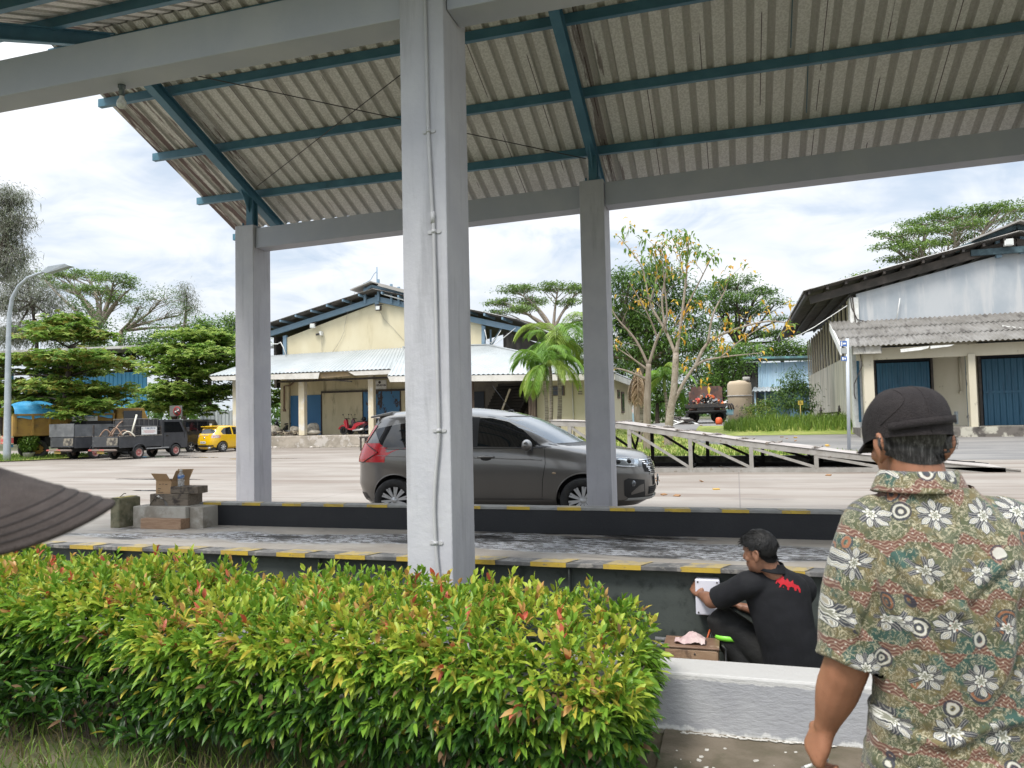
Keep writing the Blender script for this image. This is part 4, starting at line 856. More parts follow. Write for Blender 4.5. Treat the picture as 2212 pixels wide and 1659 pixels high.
tree('almond_tree', 'round leafy tree behind the black pickup and yellow hatchback', b1,
     [pb(420, 727, 80, 16, 42.5), pb(475, 735, 45, 18, 42.5, 1), pb(345, 757, 65, 14, 42.5), pb(440, 765, 75, 18, 42.5, -1), pb(360, 800, 60, 16, 42.5), pb(455, 806, 65, 18, 42.5), pb(380, 843, 80, 18, 42.5, -1), pb(470, 850, 50, 20, 42.5, 1), pb(340, 880, 70, 16, 42.5, -1), pb(430, 885, 50, 14, 42.5), pb(420, 790, 90, 50, 42.5, 1), pb(400, 850, 80, 40, 42.5, 1), pb(460, 760, 60, 30, 42.5, 1), pb(540, 830, 50, 60, 42.5, 3), pb(595, 850, 30, 50, 44.5, 4)],
     at(402, 770, 42.5), .22, 22000, .38, .22, ALM[:3], 21, .42, leafdir='rosette', bark=BARKD, via=lambda c: Vector((b1.x, b1.y, max(2.4, c.z-.8))), droop=.12, limb_r=.3)
# umbrella rain trees far behind
def ground_at(px, Y): p = at(px, 900, Y); return Vector((p.x, Y, g(p.x, Y)))
tree('rain_tree', 'tall umbrella shaped rain tree with forked limbs behind the left trees', ground_at(236, 72),
     [pb(135, 592, 45, 9, 72), pb(190, 596, 55, 9, 72, 3), pb(245, 604, 50, 10, 72, -2), pb(285, 618, 28, 9, 72), pb(118, 615, 30, 8, 72, 3), pb(160, 622, 40, 8, 72, -3), pb(215, 625, 45, 9, 72), pb(255, 650, 38, 9, 72), pb(235, 635, 40, 8, 72, 4), pb(95, 600, 22, 6, 72)],
     at(213, 712, 72), .55, 7000, .34, .16, RAIN, 30, .42, .3, BARKP, limb_r=.5)
tree('bare_tree', 'half bare brown tree with dark leaves leaning right beside the umbrella shaped tree', ground_at(228, 66),
     [pb(345, 640, 52, 24, 66), pb(385, 672, 38, 28, 66, 2), pb(320, 690, 60, 22, 66), pb(400, 700, 30, 20, 66), pb(300, 655, 35, 18, 66, -2)],
     at(262, 715, 66), .4, 2600, .26, .12, DARKL, 14, .5, .5, BARKP, limb_r=.5)
for bx in ((345, 610, 330, 670), (390, 605, 392, 680)):
    pass
for i, (px, Y, bl, lab) in enumerate(((20, 52, [(20, 430, 34, 26), (38, 480, 26, 30), (10, 520, 32, 34), (35, 555, 24, 28), (5, 580, 30, 30), (-10, 470, 30, 40)], 'tallest feathery grey casuarina behind the street lamp'),
                                   (70, 58, [(60, 605, 40, 26), (100, 640, 40, 26), (40, 660, 46, 34), (120, 680, 36, 28), (70, 720, 60, 30), (10, 640, 40, 40), (20, 730, 50, 30)], 'wide grey green casuarina behind the almond tree'),
                                   (402, 75, [(402, 625, 9, 12), (396, 645, 16, 14), (410, 665, 16, 14)], 'small spiky casuarina top right of the bare brown tree'))):
    tree('casuarina_tree', lab, ground_at(px, Y), [pb(*q, Y) for q in bl], at(px, bl[0][1]+50, Y), .3, (9000, 10000, 1200)[i], .6, .075, CAS, 30, .5, .8, BARKD, upbias=.1, droop=.5, group='casuarina trees')
for px, Y, bl, lab, ms in ((180, 62, [(175, 660, 34, 18), (200, 700, 44, 24), (160, 740, 60, 30), (230, 760, 50, 26)], 'dark bushy tree behind the upper tiers of the almond tree', DARKL), (290, 60, [(290, 740, 40, 22), (330, 765, 40, 24), (270, 770, 40, 22), (360, 730, 46, 20)], 'dark tree under the bare branches of the brown tree', DARKL),
                       (455, 66, [(430, 705, 26, 14), (455, 712, 24, 16), (470, 735, 40, 18)], 'light green tree left of the far grey column', MIDL), (505, 70, [(500, 700, 22, 14), (505, 722, 26, 16), (540, 735, 30, 20)], 'grey green tree just beside the far grey column', RAIN)):
    tree('broadleaf_tree', lab, ground_at(px, Y), [pb(*q, Y) for q in bl], at(px, bl[-1][1]+20, Y), .3, 2600, .4, .2, ms, 24, .6, .7, BARKD, group='trees behind the yard')
tree('rain_tree', 'flat topped rain tree rising behind the pale annex roof', ground_at(1200, 84),
     [pb(1205, 620, 50, 10, 84), pb(1245, 628, 30, 12, 84, 3), pb(1115, 626, 48, 9, 84), pb(1085, 655, 34, 9, 84), pb(1150, 652, 40, 10, 84, 3), pb(1075, 676, 24, 6, 84), pb(1130, 668, 40, 8, 84, -3), pb(1230, 655, 30, 9, 84), pb(1250, 690, 20, 10, 84)],
     at(1195, 715, 84), .5, 7500, .33, .16, RAIN, 30, .42, .3, BARKP)
tree('rain_tree', 'domed rain tree between the yellow leaved tree and the weathered warehouse', ground_at(1588, 86),
     [pb(1595, 608, 40, 11, 86), pb(1560, 622, 42, 12, 86, 2), pb(1640, 632, 40, 14, 86), pb(1672, 655, 28, 12, 86, -2), pb(1530, 640, 36, 12, 86), pb(1590, 645, 46, 13, 86, -3), pb(1620, 675, 50, 12, 86, 2), pb(1560, 668, 44, 12, 86), pb(1680, 690, 20, 9, 86), pb(1650, 722, 50, 9, 86), pb(1690, 735, 22, 8, 86), pb(1560, 705, 40, 12, 86)],
     at(1592, 745, 86), .5, 9000, .36, .17, RAIN[:2]+[MIDL[1]], 30, .45, .4, BARKD)
tree('rain_tree', 'largest flat layered rain tree rising over the weathered warehouse roof', ground_at(2010, 78),
     [pb(1945, 507, 66, 9, 78), pb(2000, 482, 60, 9, 78, 3), pb(2080, 462, 70, 10, 78), pb(2160, 452, 60, 9, 78, -2), pb(2230, 455, 50, 12, 78), pb(2060, 490, 60, 10, 78, -3), pb(2130, 480, 60, 9, 78, 2), pb(1925, 532, 45, 8, 78), pb(1985, 530, 50, 9, 78, -3), pb(1955, 556, 50, 8, 78), pb(1895, 596, 50, 9, 78), pb(1860, 602, 26, 6, 78), pb(1935, 588, 26, 6, 78), pb(2050, 520, 50, 9, 78)],
     at(2030, 640, 78), .6, 10500, .34, .16, RAIN, 30, .42, .28, BARKP)
# mid-distance greenery on the right
tree('mango_tree', 'dense dark leaved tree just right of the far grey column', ground_at(1385, 34),
     [pb(1345, 608, 34, 24, 34), pb(1375, 640, 34, 26, 34, 1), pb(1335, 660, 26, 22, 34), pb(1400, 700, 44, 30, 34), pb(1350, 720, 34, 22, 34, 1), pb(1440, 660, 34, 22, 34, 1), pb(1450, 740, 44, 24, 34), pb(1500, 700, 30, 20, 34, 1), pb(1380, 760, 44, 20, 34), pb(1300, 760, 40, 30, 35), pb(1245, 745, 30, 26, 35), pb(1440, 610, 40, 26, 34, 1), pb(1490, 650, 36, 24, 34, 1), pb(1400, 590, 34, 20, 34, 1), pb(1420, 780, 50, 26, 34, 1), pb(1360, 690, 40, 30, 34, 1), pb(1510, 745, 36, 24, 34, 1)],
     at(1390, 780, 34), .2, 14000, .27, .085, DARKL+[MIDL[1], MIDL[0]], 22, .34, .7, BARK, droop=.5)
for px, Y, bl, lab, ms in ((1500, 70, [(1480, 790, 34, 24), (1520, 810, 36, 26), (1550, 790, 30, 22), (1500, 845, 40, 24)], 'dark bushy tree behind the junk truck', DARKL), (1560, 64, [(1560, 770, 34, 18), (1590, 785, 30, 20), (1550, 830, 34, 24), (1530, 860, 30, 16)], 'mid green tree left of the concrete tank', MIDL[:2]),
                       (1610, 78, [(1610, 760, 34, 16), (1620, 800, 30, 22), (1590, 820, 26, 20)], 'pale green tree behind the concrete tank', MIDL), (1690, 84, [(1660, 760, 30, 12), (1700, 755, 34, 14), (1740, 762, 30, 12)], 'light green treetop above the pale blue shed roof', MIDL),
                       (1420, 72, [(1390, 800, 30, 24), (1425, 830, 34, 26), (1450, 860, 30, 16), (1400, 860, 30, 18)], 'green thicket behind the dry palm trunks', MIDL[:2]), (1345, 80, [(1345, 790, 30, 30), (1370, 830, 26, 24)], 'dark thicket beside the little blue kiosk', DARKL)):
    tree('broadleaf_tree', lab, ground_at(px, Y), [pb(*q, Y) for q in bl], at(px, bl[-1][1]+10, Y), .25, 3000, .34, .17, ms, 24, .5, .8, BARKD, group='trees behind the yard')
tree('mango_shrub', 'large dark leaved shrub in front of the pale blue shed', gnd(1715, 905), [pb(1715, 832, 22, 14, 44), pb(1690, 850, 18, 16, 44), pb(1735, 845, 18, 18, 44), pb(1700, 875, 26, 16, 44, -1), pb(1740, 880, 18, 18, 44), pb(1720, 812, 14, 8, 44)], at(1716, 880, 44), .09, 2600, .24, .07, DARKL+[MIDL[1]], 18, .25, .8, BARKD, cat='shrub', droop=.5)
tree('yellow_green_bush', 'rounded yellow green bush beside the small yellow sign and concrete tank', gnd(1640, 903), [pb(1640, 882, 16, 9, 43), pb(1660, 875, 16, 10, 43), pb(1622, 888, 12, 7, 43), pb(1655, 893, 22, 8, 43, -1)], at(1642, 894, 43), .06, 1700, .13, .07, [lm('bush_yellow', (.2, .24, .04), (.27, .29, .06)), MIDL[0], MIDL[1]], 18, .2, .8, BARKD, cat='bush')
# the far wood that closes the horizon
Pp, D = [], []
for _ in range(15000):
    px = rng.uniform(-400, 1900); Y = 118+rng.uniform(0, 14); c = at(px, 905, Y); hgt = 6.2+2.2*math.sin(px*.021)+1.6*math.sin(px*.057+1)+1.0*math.sin(px*.13)
    Pp.append((c.x, Y, rng.random()**.7*hgt)); D.append(rng.normal(0, 1, 3)+[0, 0, .2])
tag(leaves('far_wood', Pp, D, rng.uniform(.7, 1.6, len(Pp)), rng.uniform(.5, .9, len(Pp)), DARKL+MIDL[:2], None), kind='stuff')
# two nearly bare trees with yellow leaves in front of the lawn
def bare_tree(label, paths, radii, tips, Y, name='yellow_leaf_tree', bark=BARKP, nlv=8):
    p0 = at(*paths[0][0], Y); base = Vector((p0.x, Y, g(p0.x, Y)+.25)); t = thing(name, label, 'tree', base); tr = MB(); br = MB(); ends = []
    for i, (pts, r_) in enumerate(zip(paths, radii)):
        q = [at(x, y, Y+(0 if i == 0 else .4*math.sin(i*2.1)*k/len(pts))) for k, (x, y) in enumerate(pts)]
        if i == 0: q[0] = base-Vector((0, 0, .2))
        sm = []
        for j in range(len(q)-1):
            a0, a1, a2, a3 = q[max(j-1, 0)], q[j], q[j+1], q[min(j+2, len(q)-1)]
            for k in range(4): u = k/4; sm.append(.5*((2*a1)+(a2-a0)*u+(2*a0-5*a1+4*a2-a3)*u*u+(3*a1-a0-3*a2+a3)*u**3))
        sm.append(q[-1]); n_ = len(sm)-1
        (tr if i == 0 else br).tube(sm, [r_[0]+(r_[1]-r_[0])*k/n_ for k in range(n_+1)], 9 if i == 0 else 6)
        if i:
            for k in range(3, n_+1, 2):
                if random.random() < .75:
                    d_ = Vector((random.uniform(-1, 1), random.uniform(-1, 1), random.uniform(.2, 1.1))).normalized()*random.uniform(.35, 1.1); e = sm[k]+d_; br.tube(curve(sm[k], e, .05, 3), [.014, .011, .008, .005], 4, caps=False); ends.append(e)
            ends.append(sm[-1])
    tr.build('trunk', bark, t); br.build('branches', bark, t)
    Pp, D, K = [], [], []
    for e in ends+[at(x, y, Y+random.uniform(-.6, .6)) for x, y in tips]:
        green = e.z > 6.2 and random.random() < .8
        for _ in range(nlv if green else max(2, nlv//2)):
            Pp.append(np.array(e)+rng.normal(0, .16, 3)); D.append(rng.normal(0, 1, 3)+[0, 0, -.5]); K.append(random.choice((2, 3, 3, 0)) if green else random.choice((0, 1, 0, 3, 2)))
    leaves('crown', Pp, D, rng.uniform(.16, .3, len(Pp)), rng.uniform(.08, .13, len(Pp)), [YELL[0], YELL[1], MIDL[2], MIDL[0]], t, np.array(K), .35)
bare_tree('tall thin tree with yellow leaves and a whitened trunk base on the lawn', [[(1442, 960), (1447, 900), (1456, 840), (1460, 762)], [(1460, 768), (1439, 717), (1404, 654), (1387, 578), (1338, 512)], [(1460, 768), (1473, 682), (1484, 578), (1488, 512)], [(1450, 880), (1475, 830), (1508, 786), (1557, 772), (1647, 762)], [(1500, 796), (1529, 741), (1592, 710), (1660, 694), (1712, 700)], [(1439, 717), (1430, 650), (1440, 570), (1425, 545)], [(1473, 682), (1510, 610), (1540, 550)], [(1529, 741), (1540, 680), (1565, 630), (1575, 600)], [(1404, 654), (1420, 590), (1408, 540)], [(1484, 620), (1470, 560), (1465, 530)], [(1557, 772), (1600, 735), (1655, 700)]],
          [(.17, .11), (.075, .014), (.08, .014), (.085, .014), (.07, .012), (.05, .012), (.045, .01), (.05, .01), (.04, .01), (.04, .01), (.04, .01)],
          [(1700, 715), (1712, 710), (1640, 705), (1600, 720), (1560, 720), (1545, 735), (1480, 690), (1450, 680), (1470, 720), (1500, 650), (1410, 620), (1400, 570), (1360, 540), (1490, 530), (1500, 540), (1480, 515), (1530, 560), (1470, 545), (1420, 560)], 28.5, nlv=16)
bare_tree('thin grey tree with forked bare limbs between the column and the yellow leaved tree', [[(1397, 935), (1398, 880), (1400, 830), (1401, 786)], [(1401, 790), (1373, 734), (1335, 690), (1318, 660)], [(1401, 790), (1420, 730), (1440, 690), (1436, 620), (1430, 560)], [(1401, 800), (1360, 770), (1330, 750)], [(1400, 820), (1350, 800), (1325, 795)], [(1420, 730), (1400, 680), (1360, 610)]],
          [(.15, .09), (.06, .012), (.06, .012), (.05, .01), (.06, .015), (.04, .01)], [(1430, 640), (1330, 690)], 26.5, name='forked_tree', bark=BARK, nlv=5)
# palms
PALM = [lm('palm_leaf', (.13, .26, .03), (.2, .34, .05)), lm('palm_leaf_b', (.085, .18, .025), (.13, .25, .035)), lm('palm_leaf_c', (.27, .36, .07), (.22, .32, .05))]
DRY = [lm('dry_frond', (.25, .17, .1), (.33, .25, .16), trans=.1)]
def palm(label, px, ptop, Y, fronds, Lf=2.2, r0=.09, dry=0, shaft=True, seed=1):
    rd = random.Random(seed); top = at(px+4, ptop, Y); base = ground_at(px, Y); base.z += .2; t = thing('palm_tree', label, 'palm', base, group='palms in front of the annex' if not dry else None)
    mb = MB(); pts = curve(base-Vector((0, 0, .3)), top, 0, 16, side=Vector((.12, .1, 0))); mb.tube(pts, [r0*(1.3-.4*i/16)*(1.06 if i % 2 else 1) for i in range(17)], 10); mb.build('trunk', mat('ringed_palm_bark', (.15, .12, .095), .95, (.28, .25, .21), 3, .4, .6, st=(.5, .5, 6), bump=.5), t)
    if shaft: mb = MB(); mb.tube([top-Vector((0, 0, .1)), top+Vector((0, 0, .35)), top+Vector((0, 0, .75))], [r0*.95, r0*1.05, r0*.4], 10); mb.build('crown_shaft', lm('crown_shaft_green', (.2, .28, .08), (.28, .35, .12)), t)
    c = top+Vector((0, 0, .6))
    for i in range(fronds):
        a = 2*math.pi*i/fronds+rd.uniform(-.3, .3); el = rd.uniform(-.15, 1.15) if not dry else rd.uniform(-1.2, -.6); L_ = Lf*rd.uniform(.8, 1.1)
        d = Vector((math.cos(a)*math.cos(el), math.sin(a)*math.cos(el), math.sin(el))); k = 15; p = c.copy(); path = [p.copy()]
        for j in range(k): d = (d+Vector((0, 0, -.085-.012*j))).normalized(); p = p+d*L_/k; path.append(p.copy())
        Pp, D = [], []
        for j in range(1, k+1):
            f = (path[j]-path[j-1]).normalized(); s_ = f.cross(Vector((0, 0, 1))).normalized()
            for m_ in range(3):
                for sd_ in (-1, 1): Pp.append(path[j-1].lerp(path[j], m_/3)); D.append(s_*sd_*.8+f*.75+Vector((0, 0, .25-.55*abs(math.cos(el)))))
        ln = np.array([.55*math.sin(math.pi*(.12+.8*(q//6)/k))+.12 for q in range(len(Pp))])*Lf/2.2
        o = leaves('frond', Pp, D, ln, .045, [(PALM if not dry else DRY)[i % (3 if not dry else 1)]], t, None, .35)
        mb = MB(); mb.tube(path, [.022*(1-.7*j/k) for j in range(k+1)], 5); mb.build('midrib', o.data.materials[0], o)
palm('taller ringed palm with the upper crown in front of the cream annex', 1200, 762, 32.5, 15, 2.5, seed=2)
palm('short bright palm with the lower crown in front of the cream annex', 1171, 818, 31, 13, 2.1, .075, seed=5)
palm('dark thin palm trunk standing between the two brighter palms', 1182, 772, 34, 9, 1.9, .08, seed=9)
palm('palm with hanging dry fronds behind the bare forked tree', 1432, 842, 33, 9, 1.7, .07, seed=12)
palm('dead palm stub with only brown hanging fronds behind the forked tree', 1376, 830, 30, 7, 1.5, .07, dry=1, shaft=False, seed=4)
# ---------------------------------------------------------------- clipped hedge in the foreground
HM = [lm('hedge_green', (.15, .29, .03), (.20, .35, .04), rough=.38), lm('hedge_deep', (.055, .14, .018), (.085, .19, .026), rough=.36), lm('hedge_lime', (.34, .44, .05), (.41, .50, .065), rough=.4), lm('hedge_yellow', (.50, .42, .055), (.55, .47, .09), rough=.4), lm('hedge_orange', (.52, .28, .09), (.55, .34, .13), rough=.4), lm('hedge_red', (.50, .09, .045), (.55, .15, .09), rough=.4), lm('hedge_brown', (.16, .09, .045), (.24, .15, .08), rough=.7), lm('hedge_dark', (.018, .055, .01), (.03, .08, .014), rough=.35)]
def sprigs(name, S, N_, T, parent, ln=.097, wd=.024, pairs=4):
    # S points, N outward growth directions, T tint 0 deep (painted shade low and inside too) .. 1 fresh shoots; each sprig carries opposite leaf pairs along its stem
    Pp, D, L_, W_, K, Nr = [], [], [], [], [], []
    for s_, nv, t in zip(S, N_, T):
        nv = nv/np.linalg.norm(nv); a = np.cross(nv, rng.normal(0, 1, 3)); a /= np.linalg.norm(a); b_ = np.cross(nv, a); sl = rng.uniform(.06, .12)
        fam = rng.random()
        for j in range(pairs):
            f = j/(pairs-1); ang = j*1.57+rng.uniform(-.4, .4)
            for sd_ in (0, math.pi):
                o = a*math.cos(ang+sd_)+b_*math.sin(ang+sd_); d = o*(1.05-.75*f)+nv*(.35+.85*f)
                Pp.append(s_+nv*sl*f); D.append(d); L_.append(ln*rng.uniform(.7, 1.15)*(1-.25*f)); W_.append(wd*rng.uniform(.8, 1.2)); Nr.append(nv*.8+np.array([0, 0, .6]))
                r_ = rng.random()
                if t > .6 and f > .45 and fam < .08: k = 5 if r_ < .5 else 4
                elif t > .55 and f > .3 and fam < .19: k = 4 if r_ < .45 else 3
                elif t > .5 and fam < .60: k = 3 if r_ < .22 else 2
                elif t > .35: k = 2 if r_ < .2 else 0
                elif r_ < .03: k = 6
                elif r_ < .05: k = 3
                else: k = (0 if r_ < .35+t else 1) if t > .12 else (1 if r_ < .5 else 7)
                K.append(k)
    leaves(name, Pp, D, L_, W_, HM, parent, np.array(K), .22, True, .22, np.array(Nr))
def hedge(label, x0, x1, prof, dens, name='hedge', seedx=0):
    h = thing(name, label, 'hedge', ((x0+x1)/2, 3.5, -.17)); S, N_, T = [], [], []
    st = MB()
    for i in range(int((x1-x0)/.16)):
        x = x0+.1+.16*i+random.uniform(-.05, .05); y = random.uniform(3.35, 3.75); f, bk, tp, lo = prof(x)
        st.tube(curve((x, y, -.2), (x+random.uniform(-.1, .1), y+random.uniform(-.2, .1), tp-.15), 0, 4), [.013, .011, .01, .008, .005], 5, caps=False)
        for _ in range(4): z = random.uniform(.05, tp-.2); st.tube(curve((x, y, z), (x+random.uniform(-.2, .2), y+random.uniform(-.45, .3), z+random.uniform(.1, .3)), 0, 3), [.006, .005, .004, .003], 4, caps=False)
    n = int((x1-x0)*dens)
    for _ in range(n):
        x = random.uniform(x0, x1); f, bk, tp, lo = prof(x); e = min(1, min(x-x0, x1-x)/.22); e = math.sqrt(max(0, 1-(1-e)**2)); u = random.random()
        rx = (-1 if x-x0 < x1-x else 1)*(1-e)
        if u < .46:      # clipped top
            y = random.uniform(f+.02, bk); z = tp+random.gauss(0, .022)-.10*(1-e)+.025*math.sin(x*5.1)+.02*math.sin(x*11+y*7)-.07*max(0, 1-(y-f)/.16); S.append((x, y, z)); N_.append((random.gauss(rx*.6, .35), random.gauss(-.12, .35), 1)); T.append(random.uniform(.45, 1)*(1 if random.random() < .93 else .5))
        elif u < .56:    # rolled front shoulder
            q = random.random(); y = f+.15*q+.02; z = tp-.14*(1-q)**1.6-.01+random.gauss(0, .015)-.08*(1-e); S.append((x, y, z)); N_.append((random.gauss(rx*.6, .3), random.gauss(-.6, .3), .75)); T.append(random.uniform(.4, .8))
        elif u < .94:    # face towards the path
            q = random.random()**.85; z = lo+(tp-.03-lo)*q; y = f+random.uniform(0, .10)+.12*(1-q)**2+(.3*(1-e)); S.append((x, y, z)); N_.append((random.gauss(rx*1.2, .45), random.gauss(-1, .25), random.gauss(-.15+.55*q, .3))); T.append(max(0, min(.8, .60*q**2.0-.03+random.gauss(0, .10)))+(.5 if random.random() < .035 else 0))  # tint drops towards the foot, painting its shade into the leaves
        else:            # inside, darkest tints paint in the shade there
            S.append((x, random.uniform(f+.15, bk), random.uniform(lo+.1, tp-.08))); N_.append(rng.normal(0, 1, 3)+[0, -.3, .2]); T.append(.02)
    for s_ in ((x0, -1), (x1, 1)):      # rounded ends
        f, bk, tp, lo = prof(s_[0])
        for _ in range(150): q = random.random(); S.append((s_[0]-s_[1]*(random.uniform(.0, .06)+.10*(1-q)), random.uniform(f+.18, bk), lo+(tp-lo)*q-.06)); N_.append((s_[1], random.gauss(-.3, .4), random.gauss(.1, .4))); T.append(.1+.4*q)
    sprigs('foliage', np.array(S), np.array(N_, float), T, h); st.build('stems', BARKD, h)
def prof(x):
    k = sstep(-3.1, -2.75, x); return 3.16+(2.98-3.16)*k, 4.0, .50+.012*math.sin(x*3)-.06*sstep(-1.4, -.6, x)+.03*(1-k), .05+(-.02-.05)*k
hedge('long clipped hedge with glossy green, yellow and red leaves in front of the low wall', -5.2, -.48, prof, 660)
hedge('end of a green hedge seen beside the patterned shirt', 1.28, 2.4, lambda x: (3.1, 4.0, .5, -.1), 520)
low = [(random.uniform(-4.9, -2.7), random.uniform(3.0, 3.5), random.uniform(-.12, .22)) for _ in range(330)]
lw = thing('low_shrub', 'dark low shoots at the foot of the hedge on the left', 'shrub', (-3.9, 3.2, -.17)); sprigs('foliage', np.array(low), np.array([(random.gauss(0, .6), -.6, .6) for _ in low]), [.1]*len(low), lw)
mb = MB()
for q in low[::3]: mb.tube(curve((q[0], q[1]+.05, -.19), q, 0, 3), .004, 4, caps=False)
mb.build('stems', BARKD, lw)
pt = thing('potted_plant', 'leafy shrub in a grey pot beside the street lamp', 'plant', gnd(62, 992)); q = gnd(62, 992); k = dep(q)/FPX
mb = MB(); mb.lathe([(0, 0), (8*k, 0), (11*k, 11*k), (12*k, 12.5*k), (12*k, 14.5*k), (10.5*k, 14.5*k), (10*k, 12*k), (0, 12*k)], q, 20); mb.build('pot', mat('grey_pot', (.35, .34, .32), .85, (.26, .25, .23), 6), pt)
S = rng.normal(0, 1, (170, 3)); S = S/np.linalg.norm(S, axis=1, keepdims=True)*rng.uniform(.5, 1, (170, 1))*[18*k, 16*k, 20*k]+np.array([q.x, q.y, q.z+34*k])
idx = np.repeat(np.arange(170), 12); leaves('foliage', S[idx]+rng.normal(0, .06, (len(idx), 3)), rng.normal(0, 1, (len(idx), 3))+[0, 0, .1], .15, .07, MIDL, pt)
mb = MB(); mb.tube([q, q+Vector((0, 0, 35*k))], .03, 6); [mb.tube(curve(q+Vector((0, 0, 14*k)), Vector(S[i]), 0, 3), .008, 4, caps=False) for i in range(0, 60, 3)]; mb.build('stems', BARKD, pt)
# ================================================================ vehicles
def carpaint(name, col, metal=.0, rough=.35):
    m, nt, b = newmat(name); setcol(nt, b, mixc(nt, noise(nt, coords(nt), 2.2, 4).ss(.35, .7), col, tuple(q*.93+.004 for q in col))); b.inputs['Metallic'].default_value = metal; b.inputs['Roughness'].default_value = rough
    b.inputs['Coat Weight'].default_value = 1; b.inputs['Coat Roughness'].default_value = .04; return m
TYRE = mat('tyre_rubber', (.022, .022, .023), .8, (.035, .034, .032), 20); ALLOY = mat('alloy_rim', (.60, .61, .62), .35, metal=.5); BLACKP = mat('black_plastic', (.018, .018, .019), .45)
CHROME = mat('chrome_trim', (.75, .76, .78), .12, metal=1.0); TINT = mat('tinted_glass', (.008, .009, .010), .04, spec=.7); PLATEW = mat('white_plate', (.72, .72, .70), .4)
REDL = mat('red_tail_lamp', (.60, .008, .015), .15, coat=1); LAMPG = mat('headlamp_glass', (.42, .45, .47), .08, (.12, .13, .14), 9, .45, .55, metal=.6, coat=1); UNDER = mat('dark_underbody', (.012, .012, .012), .8)
LED = mat('bright_lamp_strip', (.8, .82, .84), .15, coat=1)
def levels(tab, z):
    zs = [r_[0] for r_ in tab]; return [float(np.interp(z, zs, [r_[k] for r_ in tab])) for k in range(1, len(tab[0]))]
class Body:
    # horizontal slices: (z, rear x, front x, half width, rear roundness, front roundness); the car points along +x
    def __init__(s, tab, fine=None):
        s.tab = tab; s.zs = []
        for a, b_ in zip(tab[:-1], tab[1:]):
            n = max(1, int(math.hypot(b_[0]-a[0], max(abs(b_[1]-a[1]), abs(b_[2]-a[2]))*.5)/.05)); s.zs += [a[0]+(b_[0]-a[0])*i/n for i in range(n)]
        s.zs.append(tab[-1][0])
    def half(s, x, z):
        xr, xf, w_, er, ef = levels(s.tab, z); xc = (xr+xf)/2; h = max(.01, (xf-xr)/2); u = (x-xc)/h
        e = ef if u > 0 else er; u = min(1, abs(u)); return w_*(max(0, 1-u**e))**(1/e)
    def mesh(s, mb, n=72):
        vs = []
        for z in s.zs:
            xr, xf, w_, er, ef = levels(s.tab, z); xc, h = (xr+xf)/2, max(.005, (xf-xr)/2)
            for j in range(n):
                t = 2*math.pi*j/n; c_, s_ = math.cos(t), math.sin(t); e = ef if c_ > 0 else er
                vs.append((xc+h*math.copysign(abs(c_)**(2/e), c_), w_*math.copysign(abs(s_)**(2/e), s_), z))
        k = len(s.zs); mb.add(vs, [(i*n+j, i*n+(j+1) % n, (i+1)*n+(j+1) % n, (i+1)*n+j) for i in range(k-1) for j in range(n)]+[tuple(range(n))[::-1], tuple(range((k-1)*n, k*n))], 0, True)
    def panel(s, mb, xa, xb, lo, hi, sd=-1, off=.006, nx=24, nz=8, mi=0):
        # skin panel over the side between two outlines given as [(x, z), ...]
        L0, H0 = zip(*lo), zip(*hi); l0, h0 = [list(q) for q in L0], [list(q) for q in H0]
        def f(u, v):
            x = xa+(xb-xa)*u; z = float(np.interp(x, l0[0], l0[1])); z += (float(np.interp(x, h0[0], h0[1]))-z)*v; return (x, sd*(s.half(x, z)+off), z)
        mb.grid(f, nx, nz, mi)
    def line(s, mb, pts, r=.004, sd=-1, off=.001, mi=0, k=6):
        q = []
        for (x0, z0), (x1, z1) in zip(pts[:-1], pts[1:]):
            q += [(x0+(x1-x0)*i/k, z0+(z1-z0)*i/k) for i in range(k)]
        q.append(pts[-1]); mb.tube([(x, sd*(s.half(x, z)+off), z) for x, z in q], r, 5, mi)
    def endpanel(s, mb, y0, y1, zlo, zhi, front=True, off=.006, ny=16, nz=8, mi=0):
        def f(u, v):
            y = y0+(y1-y0)*u; zl, zh = (zlo(y), zhi(y)) if callable(zlo) else (zlo, zhi); z = zl+(zh-zl)*v; xr, xf, w_, er, ef = levels(s.tab, z); xc, h = (xr+xf)/2, (xf-xr)/2; e = ef if front else er
            q = h*(max(0, 1-min(1, abs(y)/w_)**e))**(1/e); return (xc+(q+off)*(1 if front else -1), y, z)
        mb.grid(f, ny, nz, mi)
